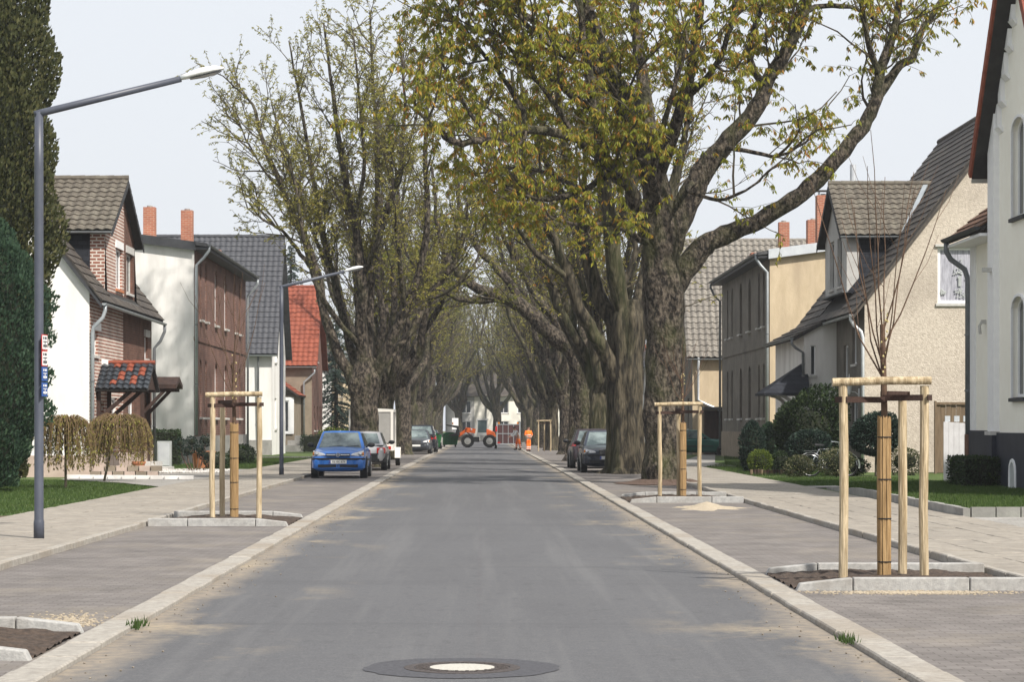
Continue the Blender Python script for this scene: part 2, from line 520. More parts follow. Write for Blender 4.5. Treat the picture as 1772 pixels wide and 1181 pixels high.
M['glass'] = pmat('window_glass', (.022, .026, .031), (.05, .056, .064), .6, .06, spec=.6)
M['curtain'] = pmat('net_curtain', (.22, .22, .26), (.46, .46, .52), 9, .5, stretch=(2.2, 2.2, .25), spec=.5)
M['carglass'] = pmat('car_glass', (.045, .065, .068), (.20, .245, .245), 2.2, .06, spec=.7)  # pale teal patches put sky reflection into the glass colour
M['paint_blue'] = pmat('blue_paint', (.022, .15, .52), None, rough=.3, coat=.6, spec=.4)
M['paint_silver'] = pmat('silver_paint', (.42, .42, .43), None, rough=.3, metal=.4, coat=.5)
M['paint_grey'] = pmat('dark_grey_paint', (.055, .062, .075), None, rough=.3, metal=.3, coat=.5)
M['paint_black'] = pmat('black_paint', (.012, .014, .020), None, rough=.25, coat=.6)
M['paint_navy'] = pmat('navy_paint', (.022, .028, .045), None, rough=.28, coat=.6)
M['paint_green'] = pmat('green_paint', (.008, .085, .068), None, rough=.3, coat=.5)
M['paint_plum'] = pmat('dark_plum_paint', (.03, .022, .028), None, rough=.28, coat=.6)
M['rubber'] = pmat('rubber', (.012, .012, .012), (.025, .025, .025), 20, .85)
M['plastic'] = pmat('black_plastic', (.018, .019, .022), None, rough=.5)
M['rim'] = pmat('rim', (.32, .33, .34), None, rough=.35, metal=.6)
M['chrome'] = pmat('chrome', (.62, .63, .65), None, rough=.15, metal=.9)
M['headlamp'] = pmat('headlamp_lens', (.70, .70, .70), (.5, .5, .52), 14, .08, spec=.8)
M['tail'] = pmat('tail_lens', (.42, .012, .01), None, rough=.12, spec=.7)
M['amber'] = pmat('amber_lens', (.6, .2, .02), None, rough=.15, spec=.6)
M['plate'] = pmat('number_plate', (.72, .72, .70), None, rough=.4)
M['ink'] = pmat('plate_ink', (.015, .015, .018), None, rough=.5)
M['eu_blue'] = pmat('plate_blue', (.02, .06, .35), None, rough=.4)
M['tarp'] = pmat('grey_tarpaulin', (.29, .285, .27), (.34, .33, .315), 3, .6)
M['trailer_white'] = pmat('trailer_white', (.70, .68, .63), (.76, .74, .69), 3, .5)
M['bin_green'] = pmat('bin_green', (.012, .13, .035), (.02, .17, .05), 4, .5)
M['loader_orange'] = pmat('loader_orange', (.72, .12, .018), (.8, .16, .03), 4, .45)
M['loader_grey'] = pmat('loader_grey', (.30, .30, .29), (.38, .38, .36), 4, .55)
M['loader_black'] = pmat('loader_black', (.03, .03, .032), (.05, .05, .05), 4, .6)
M['maroon'] = pmat('maroon_panel', (.055, .024, .024), (.075, .032, .031), 3, .6)
M['hivis'] = pmat('hivis_orange', (.92, .16, .012), (.98, .21, .02), 8, .8)
M['hivis_band'] = pmat('reflective_band', (.68, .68, .66), None, rough=.4)
M['shirt'] = pmat('pale_shirt', (.62, .63, .64), (.72, .72, .72), 8, .9)
M['skin'] = pmat('skin', (.48, .26, .18), (.52, .30, .21), 8, .6)
M['hair'] = pmat('hair', (.02, .014, .010), (.035, .026, .018), 30, .8)
M['boot'] = pmat('boot_leather', (.02, .016, .013), None, rough=.7)
M['sign_white'] = pmat('sign_white', (.76, .76, .76), None, rough=.45)
M['sign_red'] = pmat('sign_red', (.55, .03, .025), None, rough=.45)
M['sign_blue'] = pmat('sign_blue', (.03, .09, .30), None, rough=.45)
M['terracotta'] = pmat('terracotta', (.40, .15, .07), (.48, .2, .1), 8, .85)
M['cabinet'] = pmat('cabinet_grey', (.34, .36, .36), (.4, .42, .42), 4, .6)
M['gate_grey'] = pmat('painted_gate', (.52, .51, .52), (.6, .59, .6), 4, .7)
M['iron'] = pmat('cast_iron', (.05, .042, .04), (.10, .085, .08), 30, .7, .4, metal=.2)
M['disc'] = pmat('cover_concrete', (.38, .365, .325), (.5, .48, .43), 60, .9, .3, 90)
M['patch'] = pmat('patched_asphalt', (.05, .05, .058), (.088, .088, .096), 30, .9, .4, 80)
M['frame_brown'] = pmat('brown_frame', (.10, .07, .05), None, rough=.6)
M['bud'] = pmat('bud', (.5, .42, .2), None, rough=.7)

M['grit'] = pmat('grit', (.10, .085, .065), (.30, .26, .21), 30, .9)
M['cab_paint'] = pmat('cab_paint', (.50, .51, .50), (.56, .57, .56), 4, .5)
M['cab_glass'] = pmat('cab_glass', (.06, .10, .105), (.10, .15, .15), 2, .1, spec=.6)
# ================================================================ the ground
YST = [-10, 20, 50, 80, 110, 140, 170, 200, 240, 280, 330]
def strip(name, x0, x1, z, y0, y1, mat, kind='structure', parent=None):
    ys = [y0] + [y for y in YST if y0 + 1 < y < y1 - 1] + [y1]
    b = MB()
    f0 = x0 if callable(x0) else (lambda y: x0)
    f1 = x1 if callable(x1) else (lambda y: x1)
    pts = []
    for y in ys:
        pts += [(f0(y), y, gz(y) + z), (f1(y), y, gz(y) + z)]
    b.add(pts, [(2 * i, 2 * i + 1, 2 * i + 3, 2 * i + 2) for i in range(len(ys) - 1)])
    return tag(b.build(name, mat, parent), kind=kind)
YST_ALL = YST
YST = YST + [450, 700, 1100]
strip('ground', -700, 700, -.07, -30, 1600, M['yard'])
YST = YST_ALL
XL, XR = -2.79, 2.76            # road edges
strip('road', XL, XR, 0.0, -10, 335, M['asphalt'])
strip('parking_strip_left', -5.32, XL - .27, .030, -10, 330, M['pavers'])
strip('parking_strip_right', XR + .27, 5.44, .030, -10, 330, M['pavers'])
sw_l = strip('sidewalk_left', -8.02, -5.42, .088, -10, 330, M['joint'])
sw_r = strip('sidewalk_right', 5.54, 8.14, .088, -10, 330, M['joint'])
strip('yard_left', -90, -8.02, .07, -10, 400, M['turf'])
strip('yard_right', 8.14, 90, .07, -10, 400, M['turf'])

def shared_box(name, sx, sy, sz, mat, bev=0.0):
    b = MB()
    e = bev
    b.add([(-sx / 2, -sy / 2, 0), (sx / 2, -sy / 2, 0), (sx / 2, sy / 2, 0), (-sx / 2, sy / 2, 0),
           (-sx / 2 + e, -sy / 2 + e, sz), (sx / 2 - e, -sy / 2 + e, sz), (sx / 2 - e, sy / 2 - e, sz), (-sx / 2 + e, sy / 2 - e, sz),
           (-sx / 2, -sy / 2, sz - e), (sx / 2, -sy / 2, sz - e), (sx / 2, sy / 2, sz - e), (-sx / 2, sy / 2, sz - e)],
          [(0, 3, 2, 1), (0, 1, 9, 8), (1, 2, 10, 9), (2, 3, 11, 10), (3, 0, 8, 11), (8, 9, 5, 4), (9, 10, 6, 5), (10, 11, 7, 6), (11, 8, 4, 7), (4, 5, 6, 7)])
    return b.mesh(name, mat)
def place(name, me, parent, loc, rot=(0, 0, 0)):
    o = bpy.data.objects.new(name, me)
    col.objects.link(o)
    o.parent = parent
    o.location = loc
    o.rotation_euler = rot
    return o
# flat granite kerb along the road, and the low edging of the pavements
def kerb_line(name, xa, xb, top, y0, ynear, y1, mat, ln):
    base = strip(name, xa + .006, xb - .006, top - .022, y0, y1, M['joint'])
    me = shared_box('kerb_stone', xb - xa, ln - .012, .16, mat, .012)
    y = y0
    k = 0
    while y < ynear:
        yc = y + ln / 2
        place('kerb_stone', me, base, ((xa + xb) / 2 + rnd.uniform(-.006, .006), yc, gz(yc) + top - .16 + rnd.uniform(-.006, .006)),
              (rnd.uniform(-.004, .004), 0, rnd.uniform(-.003, .003)))
        y += ln
        k += 1
    b = MB()
    while y < y1:
        yc = y + ln / 2
        t = gz(yc) + top + rnd.uniform(-.006, .006)
        b.box(xa, xb, y, y + ln - .012, t - .16, t)
        y += ln
    b.build('far_kerb_stones', mat, base, kind='stuff')
kerb_line('kerb_left', XL - .27, XL, .045, 10, 110, 320, M['kerb'], 1.0)
kerb_line('kerb_right', XR, XR + .27, .045, 10, 110, 320, M['kerb'], 1.0)
kerb_line('pavement_edging_left', -5.42, -5.32, .112, 20, 100, 320, M['kerb'], 1.0)
kerb_line('pavement_edging_right', 5.44, 5.54, .112, 16, 100, 320, M['kerb'], 1.0)
# pavement slabs
def slabs(parent, x0, ncol, y0, nrow, s, yfar):
    me = shared_box('slab', s - .010, s - .010, .05, M['slab'], .006)
    for r in range(nrow):
        for c in range(ncol):
            yc = y0 + (r + .5) * s
            place('slab', me, parent, (x0 + (c + .5) * s, yc, .052 + rnd.uniform(-.004, .005)), (rnd.uniform(-.008, .008), rnd.uniform(-.008, .008), rnd.uniform(-.006, .006)))
    b = MB()
    ys = [y0 + nrow * s] + [y for y in YST if y > y0 + nrow * s + 1]
    pts = []
    for y in ys: pts += [(x0, y, gz(y) + .1), (x0 + ncol * s, y, gz(y) + .1)]
    b.add(pts, [(2 * i, 2 * i + 1, 2 * i + 3, 2 * i + 2) for i in range(len(ys) - 1)])
    b.build('far_slabs', M['slab_far'], parent, kind='stuff')
slabs(sw_l, -8.02, 5, 26, 58, .52, 330)
slabs(sw_r, 5.54, 5, 19, 58, .52, 330)

# paved drives and beds in the front gardens
def patch(name, poly, z, mat, th=.0):
    b = MB()
    b.quad(*[(x, y, gz(y) + z) for x, y in poly])
    return tag(b.build(name, mat), kind='structure')
patch('driveway_left', [(-8.02, 57.6), (-8.02, 80), (-11.6, 80), (-11.9, 65.2), (-9.6, 61.5)], .098, M['drive'])
patch('garden_path_left', [(-8.02, 112), (-8.02, 116), (-11.2, 116), (-11.2, 112)], .098, M['drive'])
patch('driveway_right', [(8.14, 24), (16, 24), (16, 38.6), (8.14, 38.6)], .098, M['drive'])
patch('garden_path_right', [(8.14, 56.6), (8.14, 58.2), (12.4, 60.5), (12.4, 59.2)], .098, M['drive'])
patch('driveway_right_far', [(8.14, 86), (8.14, 96), (12, 126), (18, 126), (18, 121.5), (12.3, 121.5), (9.6, 95), (9.6, 86)], .098, M['drive'])
patch('dirt_edge', [(-8.02, 33), (-8.02, 40), (-8.6, 39), (-9.6, 36), (-9.0, 33)], .078, M['mulch'])

# short grass blades on the near lawns
def inside(p, poly):
    c = False
    j = len(poly) - 1
    for i in range(len(poly)):
        (xi, yi), (xj, yj) = poly[i], poly[j]
        if (yi > p[1]) != (yj > p[1]) and p[0] < (xj - xi) * (p[1] - yi) / (yj - yi) + xi: c = not c
        j = i
    return c
def lawn(label, poly, z, n, h0=.03, h1=.08):
    b = MB()
    xs = [p[0] for p in poly]
    ys = [p[1] for p in poly]
    k = 0
    while k < n:
        x, y = rnd.uniform(min(xs), max(xs)), rnd.uniform(min(ys), max(ys))
        if not inside((x, y), poly): continue
        k += 1
        a = rnd.uniform(0, 6.28)
        h = rnd.uniform(h0, h1)
        wd = .007
        zz = gz(y) + z
        lx, ly = rnd.uniform(-.03, .03), rnd.uniform(-.03, .03)
        b.v += [(x - wd * math.cos(a), y - wd * math.sin(a), zz), (x + wd * math.cos(a), y + wd * math.sin(a), zz), (x + lx, y + ly, zz + h)]
        q = 3 * (k - 1)
        b.f.append((q, q + 1, q + 2))
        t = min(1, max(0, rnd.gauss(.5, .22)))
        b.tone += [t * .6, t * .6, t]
    o = b.build('lawn_grass', M['blade'], recalc=False)
    return tag(o, label, 'grass', kind='stuff')
LAWN_L = [(-8.08, 40), (-8.0, 57.2), (-9.6, 61.3), (-11.9, 65), (-16, 65), (-16, 36.5), (-9.7, 36.5)]
LAWN_R = [(8.22, 39.2), (8.42, 56.2), (12.0, 58.6), (12.0, 39.2)]
LAWN_R2 = [(8.2, 58.6), (12.4, 61), (12.4, 68), (8.2, 68)]
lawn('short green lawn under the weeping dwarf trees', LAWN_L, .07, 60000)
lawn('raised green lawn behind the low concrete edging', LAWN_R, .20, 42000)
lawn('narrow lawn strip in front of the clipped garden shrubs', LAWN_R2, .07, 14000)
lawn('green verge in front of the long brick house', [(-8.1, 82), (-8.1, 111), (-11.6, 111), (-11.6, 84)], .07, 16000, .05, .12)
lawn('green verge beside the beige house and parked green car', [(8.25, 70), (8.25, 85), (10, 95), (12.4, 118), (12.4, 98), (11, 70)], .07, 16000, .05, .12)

# raised lawn of the cream house, held by concrete edging blocks
lw = thing('lawn_edging', 'low grey concrete block edging holding the raised lawn', 'edging', (8.2, 39, .07))
b = MB()
b.add([(8.22, 39.1, .2), (12.0, 39.1, .2), (12.0, 58.6, .2), (8.42, 56.2, .2)], [(0, 1, 2, 3)])
tag(b.build('raised_lawn', M['turf']), kind='structure')
for i in range(22):
    a = Vector((8.13 + .27 * i / 22 * 1.0, 39.0 + i * .78, 0))
    bb = MB().box(a.x, a.x + .12, a.y, a.y + .76, .0, .24 - max(0, i - 15) * .02 + rnd.uniform(-.008, .008))
    bb.build('block', M['plinth_grey'], lw)
for i in range(9):
    MB().box(8.27 + i * .42, 8.27 + i * .42 + .40, 38.98, 39.1, .0, .25 + rnd.uniform(-.01, .01)).build('block', M['plinth_grey'], lw)

# ---------------------------------------------------------------- tree pits
def pit(label, xa, xb, ya, yb, roadside):
    t = thing('tree_pit', label, 'tree pit', ((xa + xb) / 2, (ya + yb) / 2, .03))
    cuts = [0, .24, .72, 1.0]
    for (y0, y1) in ((ya, ya + .12), (yb - .12, yb)):
        for k in range(3):
            f0, f1 = cuts[k], cuts[k + 1]
            if roadside > 0: f0, f1 = 1 - f1, 1 - f0
            x0, x1 = xa + (xb - xa) * f0, xa + (xb - xa) * f1
            # the stone next to the road slopes down at its end
            h = [.155, .155]
            if k == 0: h = [.10, .155] if roadside < 0 else [.155, .10]
            j = rnd.uniform(-.004, .004)
            sh = .05
            bb = MB()
            if k == 0 and roadside < 0: e0, e1 = sh, 0
            elif k == 0: e0, e1 = 0, sh
            else: e0 = e1 = 0
            bb.hexa([(x0 + .005, y0 + j, .0), (x1 - .005, y0 + j, .0), (x1 - .005, y1 + j, .0), (x0 + .005, y1 + j, .0),
                     (x0 + .005 + e0, y0 + j, h[0]), (x1 - .005 - e1, y0 + j, h[1]), (x1 - .005 - e1, y1 + j, h[1]), (x0 + .005 + e0, y1 + j, h[0])])
            bb.build('kerb_stone', M['kerb_new'], t, bevel=.012)
    b = MB()
    nx, ny = 26, 26
    pts = []
    for i in range(nx + 1):
        for j in range(ny + 1):
            x = xa + .02 + (xb - xa - .04) * i / nx
            y = ya + .122 + (yb - ya - .244) * j / ny
            e = min(i, nx - i, j * 1.5, (ny - j) * 1.5) / nx * 2
            pts.append((x, y, .045 + .07 * min(1, e * 1.6) + rnd.uniform(-.018, .018)))
    b.add(pts, [(i * (ny + 1) + j, (i + 1) * (ny + 1) + j, (i + 1) * (ny + 1) + j + 1, i * (ny + 1) + j + 1) for i in range(nx) for j in range(ny)])
    b.build('soil', M['soil'], t, kind='stuff')
    return t
pit('empty planting bed with pale kerb stones beside the manhole stretch of road', -5.3, -3.07, 15.8, 18.0, 1)
pit('kerbed planting bed of dark soil near the tall street lamp', -5.3, -3.05, 36.7, 39.9, 1)
pit('kerbed planting bed of dark soil in front of the cream house', 3.05, 5.42, 22.5, 25.0, -1)
pit('kerbed planting bed of dark soil at the foot of the thick chestnut', 3.05, 5.42, 47.7, 51.2, -1)

def stand(label, x, y, z, wd, rear, tree_at, h, rearh=None):
    t = thing('tree_stake_frame', label, 'tree support', (x, y, z))
    r = .046
    hr = .015
    A, B, C = Vector((x, y, z)), Vector((x + wd, y + .02, z)), Vector((x + rear, y + .55, z))
    for p in (A, B, C):
        n = 12
        pts = [p + Vector((0, 0, -.05)), p + Vector((rnd.uniform(-hr, hr), 0, h * .35)), p + Vector((rnd.uniform(-hr, hr), 0, h * .7)), p + Vector((0, 0, h - (.05 if p is not C else .10)))]
        MB().tube(pts, [r, r * .99, r * .97, r * .95], n).build('post', M['post'], t, smooth=False)
    o = MB().tube([A + Vector((-.11, -.02, h - .015)), A + Vector((wd / 2, -.02, h)), B + Vector((.06, -.03, h + .002))], .042, 12).build('crossbar', M['post'], t)
    T = Vector((x + tree_at, y + .25, z))
    for p, zz in ((A, h - .19), (B, h - .17), (C, h - .13)):
        q = Vector((T.x, T.y, z + zz))
        pp = Vector((p.x, p.y, z + zz))
        d = (pp - q).normalized()
        s = d.cross(Vector((0, 0, 1))) * .052
        b = MB()
        for sg in (1, -1):
            b.bar(q + s * sg * .8, pp + s * sg, .008, .06)
        b.bar(pp + d * .055 - s * 1.05, pp + d * .055 + s * 1.05, .012, .06)
        b.build('strap', M['strap'], t)
    return t
def young_tree(label, x, y, z, wrap_h, branches, top_h):
    t = thing('young_tree', label, 'tree', (x, y, z))
    g = random.Random(int(x * 100))
    MB().tube([(x, y, z - .03), (x + .01, y, z + 1.2), (x - .005, y, z + 2.0), (x - .02, y, z + 2.6)], [.042, .036, .032, .026], 8).build('trunk', M['bark_young'], t)
    b = MB()
    for k in range(34):
        a = 2 * math.pi * k / 34
        rr = .062 + g.uniform(-.004, .004)
        cx, cy = x + rr * math.cos(a), y + rr * math.sin(a)
        b.tube([(cx, cy, z - .02), (cx + g.uniform(-.006, .006), cy, z + wrap_h / 2), (cx, cy, z + wrap_h + g.uniform(-.02, .01))], .0075, 4)
    wr = b.build('reed_wrap', M['reed'], t)
    for hh in (.18, .62, 1.02, 1.45):
        if hh < wrap_h:
            MB().lathe((x, y, z + hh), [(.073, -.006), (.073, .006)], 16).build('wire_tie', M['ink'], wr)
    b = MB()
    base = Vector((x - .02, y, z + 2.55))
    for k in range(branches):
        a = 2 * math.pi * k / branches + g.uniform(-.3, .3)
        sp = g.uniform(.4, 1.45)
        s = base + Vector((0, 0, -g.uniform(0, .55)))
        L = (top_h - 2.4) * g.uniform(.75, 1.1)
        pts = [s]
        for i in range(1, 6):
            f = i / 5
            rr = sp * .55 * (f ** .75)
            pts.append(s + Vector((rr * math.cos(a) + g.uniform(-.02, .02), rr * math.sin(a) + g.uniform(-.02, .02), L * f)))
        b.tube(pts, [.0095, .008, .0066, .0054, .0042, .003], 5)
        for q in range(2):
            i = g.randint(1, 4)
            d = Vector((math.cos(a + g.uniform(-1.5, 1.5)), math.sin(a + g.uniform(-1.5, 1.5)), 1.3)).normalized()
            b.tube([pts[i], pts[i] + d * .3, pts[i] + d * .55 + Vector((0, 0, .12))], [.004, .0034, .0022], 4)
    b.build('branches', M['bark_young'], t)
    b = MB()
    for k in range(26):
        zz = z + g.uniform(2.0, 2.75)
        a = g.uniform(0, 6.28)
        b.blob((x + .034 * math.cos(a), y + .034 * math.sin(a), zz), (.011, .011, .014), 5, 4)
    b.build('bud', M['bud'], t, kind='stuff')
stand('new pine stake frame in the bed before the cream house', 3.645, 23.3, .07, .825, .70, .46, 2.02)
young_tree('bare young tree with reddish shoots wrapped in reed, before the cream house', 4.105, 23.55, .07, 1.66, 10, 4.3)
stand('new pine stake frame in the bed near the tall street lamp', -4.42, 38.0, .07, .76, .10, .33, 2.08)
young_tree('bare young tree wrapped in reed near the tall street lamp', -4.09, 38.25, .07, 1.60, 9, 4.1)
stand('new pine stake frame standing before the thick chestnut trunk', 3.81, 49.4, .07, .86, .45, .52, 2.02)
young_tree('bare young tree wrapped in reed before the thick chestnut trunk', 4.33, 49.65, .07, 1.62, 8, 3.6)
stand('distant pine stake frame beside the standing road worker', 3.75, 152, gz(152) + .04, .8, .4, .45, 2.0)

# sand heap and crumbs left by the works
def heap(label, x, y, rx, ry, h):
    b = MB()
    n, m = 40, 10
    ang = [1 + .28 * math.sin(3 * 2 * math.pi * k / n + x * 9) + .2 * math.sin(7 * 2 * math.pi * k / n + y) + rnd.uniform(-.16, .16) for k in range(n)]
    pts = [(x, y, .03 + h)]
    for i in range(1, m + 1):
        for k in range(n):
            a = 2 * math.pi * k / n
            f = i / m
            q_ = 1 + (ang[k] - 1) * f
            pts.append((x + rx * f * math.cos(a) * q_, y + ry * f * math.sin(a) * q_, .028 + max(0, h * (1 - f) ** 1.7 + rnd.uniform(-.014, .014) * (1 - f * .6))))
    F = [(0, 1 + k, 1 + (k + 1) % n) for k in range(n)]
    for i in range(m - 1):
        for k in range(n):
            F.append((1 + i * n + k, 1 + (i + 1) * n + k, 1 + (i + 1) * n + (k + 1) % n, 1 + i * n + (k + 1) % n))
    b.add(pts, F)
    return tag(b.build('sand_heap', M['sand'], smooth=True), label, 'sand')
heap('low heap of pale sand on the parking bay before the thick chestnut bed', 4.35, 44.6, .62, 1.1, .13)
def crumbs(label, x, y, sx, sy, n, seed):
    g = random.Random(seed)
    b = MB()
    for k in range(n):
        r = g.uniform(.003, .011)
        b.blob((x + g.gauss(0, sx), y + g.gauss(0, sy), .031 + r * .3), (r * 1.6, r * 1.6, r * .6), 5, 3)
    tag(b.build('spilled_sand', M['sand'], recalc=False), label, 'sand', kind='stuff')
crumbs('thin spill of pale sand against the bed before the cream house', 4.15, 22.2, .45, .12, 1500, 1)
crumbs('thin spill of pale sand beside the empty planting bed', -3.45, 18.7, .16, .45, 1100, 2)
heap('sand spill beside the far green containers', -3.9, 152, .9, 2.5, .3)
b = MB()
g = random.Random(5)
for k in range(520):
    s = g.choice((-1, 1))
    x = s * (2.74 - abs(g.gauss(0, .28)))
    y = g.uniform(14.5, 60)
    r = g.uniform(.003, .011)
    b.blob((x, y, r * .6), (r, r, r * .7), 5, 4)
tag(b.build('grit', M['grit'], recalc=False), 'loose grit and crumbs lying along both kerbs', 'grit', kind='stuff')

def weed(label, x, y, n, seed, s=.07):
    g = random.Random(seed)
    b = MB()
    for k in range(n):
        a = g.uniform(0, 6.28)
        px_, py_ = x + g.gauss(0, s * .5), y + g.gauss(0, s * 2.6)
        d = Vector((math.cos(a) * .6, math.sin(a) * .6, 1.0))
        i = len(b.v)
        L = g.uniform(.03, .09)
        b.v += [(px_ - .006, py_, .02), (px_ + .006, py_, .02), (px_ + d.x * L * .6, py_ + d.y * L * .6, .02 + L)]
        b.f.append((i, i + 1, i + 2))
        b.tone += [.1, .1, .15 + .5 * g.random()]
    tag(b.build('weed_tuft', M['blade'], recalc=False), label, 'weeds', kind='stuff')
weed('tuft of weeds in the kerb joint near the empty planting bed', -2.77, 18.6, 80, 1, .06)
weed('small tuft of weeds at the corner of the bed near the tall lamp', -5.36, 41.0, 120, 2)
weed('tiny weeds along the right hand kerb joint', 2.73, 17.3, 60, 3, .05)
# manhole cover
t = thing('manhole_cover', 'round cast iron manhole cover with pale concrete centre in the road', 'manhole cover', (-.13, 15.62, 0))
b = MB()
n = 40
pts = []
for k in range(n):
    a = 2 * math.pi * k / n
    rr = .66 + rnd.uniform(-.02, .02)
    pts.append((-.13 + rr * math.cos(a), 15.62 + rr * math.sin(a), .004))
b.quad(*pts)
b.build('asphalt_collar', M['patch'], t)
MB().lathe((-.13, 15.62, 0), [(.3925, -.05), (.3925, .007), (.325, .008), (.325, -.05)], 40).build('frame', M['iron'], t)
ring = MB().lathe((-.13, 15.62, 0), [(.318, -.05), (.318, .007), (.222, .007), (.222, -.05)], 40).build('cover_ring', M['iron'], t)
b = MB()
for rr, nn in ((.245, 22), (.272, 26), (.299, 30)):
    for k in range(nn):
        a = 2 * math.pi * (k + (.5 if rr == .272 else 0)) / nn
        b.box(-.13 + rr * math.cos(a) - .011, -.13 + rr * math.cos(a) + .011, 15.62 + rr * math.sin(a) - .011, 15.62 + rr * math.sin(a) + .011, .0071, .012)
b.build('stud', M['iron'], ring, kind='stuff')
MB().lathe((-.13, 15.62, 0), [(.219, -.05), (.219, .009), (.10, .011)], 40).build('concrete_disc', M['disc'], t)

# ---------------------------------------------------------------- street lamps
def street_lamp(label, x, y, sign=False):
    z = gz(y) + .10
    t = thing('street_lamp', label, 'street lamp', (x, y, z), group='street lamps on the left pavement')
    MB().lathe((x, y, z), [(.073, -.02), (.073, .22), (.070, .235), (.064, .26), (.062, 5.0), (.058, 5.80)], 16).build('pole', M['pole'], t, smooth=True)
    e = Vector((x, y, z + 5.78))
    f = Vector((x + 1.93, y, z + 6.25))
    MB().tube([e + Vector((-.055, 0, -.02)), e + Vector((.1, 0, .024)), f], [.055, .05, .043], 12).build('arm', M['pole'], t, smooth=True)
    d = (f - e).normalized()
    u = Vector((-d.z, 0, d.x))
    prof = [(0, .045, .05), (.10, .06, .09), (.30, .085, .14), (.48, .07, .13), (.60, .02, .05)]
    b = MB()
    pts = []
    for s, hh, ww in prof:
        c = f + d * s
        for a, q in ((-1, 0), (-.8, .75), (0, 1), (.8, .75), (1, 0), (.85, -.25), (0, -.3), (-.85, -.25)):
            pts.append(c + Vector((0, a * ww, 0)) + u * (q * hh))
    m = len(prof)
    b.add(pts, [tuple(range(8))[::-1], tuple(range((m - 1) * 8, m * 8))] + [(i * 8 + k, i * 8 + (k + 1) % 8, (i + 1) * 8 + (k + 1) % 8, (i + 1) * 8 + k) for i in range(m - 1) for k in range(8)])
    hd = b.build('lamp_head', M['lamp_white'], t, smooth=True)
    b = MB()
    pts = []
    for s, hh, ww in ((.12, -.03, .07), (.30, -.045, .11), (.48, -.04, .10), (.56, -.02, .05)):
        c = f + d * s
        for a, q in ((-1, 0), (0, -.5), (1, 0), (0, .1)):
            pts.append(c + Vector((0, a * ww, 0)) + u * (hh + q * .03))
    b.add(pts, [(0, 1, 2, 3), (12, 15, 14, 13)] + [(i * 4 + k, i * 4 + (k + 1) % 4, (i + 1) * 4 + (k + 1) % 4, (i + 1) * 4 + k) for i in range(3) for k in range(4)])
    b.build('lens', M['lamp_glass'], hd)
    return t
street_lamp('tall blue grey street lamp carrying small marker plates, beside the conifer', -6.01, 31.4)
street_lamp('tall blue grey street lamp standing before the white gabled house', -6.14, 71.0)
street_lamp('far street lamp half hidden among the chestnut trunks', -6.1, 146)
st = thing('marker_plate', 'small red bordered and blue marker plates strapped to the lamp post', 'sign', (-5.94, 31.36, 2.0))
def plate(z0, z1, border, face, name, marks):
    T = lambda u, v, ww: (-5.925 + u * .42 + ww * .9, 31.36 - u * .9 + ww * .42, v)
    b = MB(T).box(-.02, .16, z0, z1, -.006, 0) if False else MB()
    def q(u0, u1, v0, v1, d, mat, nm, par):
        bb = MB()
        pts = []
        for dd in (d - .004, d):
            for (u, v) in ((u0, v0), (u1, v0), (u1, v1), (u0, v1)):
                pts.append((-5.955 + .20 * u + .98 * dd, 31.37 + .98 * u - .20 * dd, v))
        bb.hexa(pts)
        return bb.build(nm, mat, par)
    pl = q(-.10, .10, z0, z1, .03, border, name, st)
    if face is not None: q(-.085, .085, z0 + .012, z1 - .012, .0345, face, 'face', pl)
    for (u0, u1, f0, f1) in marks:
        q(u0, u1, z0 + (z1 - z0) * f0, z0 + (z1 - z0) * f1, .039, M['ink'] if border is M['sign_red'] else M['sign_white'], 'print', pl)
TM = [(-.065, .065, .52, .57), (-.006, .006, .15, .52), (-.06, -.03, .7, .85), (.0, .05, .7, .85), (-.06, -.02, .2, .35), (.02, .06, .2, .35)]
plate(2.66, 2.87, M['sign_red'], M['sign_white'], 'hydrant_plate', TM)
plate(2.44, 2.65, M['sign_red'], M['sign_white'], 'hydrant_plate', TM)
plate(2.24, 2.43, M['sign_blue'], None, 'valve_plate', TM)
plate(2.03, 2.22, M['sign_blue'], None, 'valve_plate', TM)
# ================================================================ houses
def wall(name, mat, parent, outer, holes, fmap, dv):
    b = MB()
    polys = [[Vector((a, z, 0)) for a, z in outer]] + [[Vector((a, z, 0)) for a, z in h] for h in holes]
    flat = [p for q in polys for p in q]
    tris = geometry.tessellate_polygon(polys)
    b.add([fmap(p.x, p.y) for p in flat], [tuple(t) for t in tris])
    dv = Vector(dv)
    for h in holes:
        n = len(h)
        a = [Vector(fmap(*p)) for p in h]
        b.add(a + [p + dv for p in a], [(i, (i + 1) % n, n + (i + 1) % n, n + i) for i in range(n)])
    return b.build(name, mat, parent, recalc=False)
def rect(a0, a1, z0, z1):
    return [(a0, z0), (a1, z0), (a1, z1), (a0, z1)]
def arch(a0, a1, z0, z1, rise=None):
    r = (a1 - a0) / 2
    rise = r if rise is None else rise
    c = (a0 + a1) / 2
    p = [(a0, z0), (a1, z0)]
    for k in range(7):
        t = math.pi * k / 6
        p.append((c + r * math.cos(t), z1 - rise + rise * math.sin(t)))
    return p
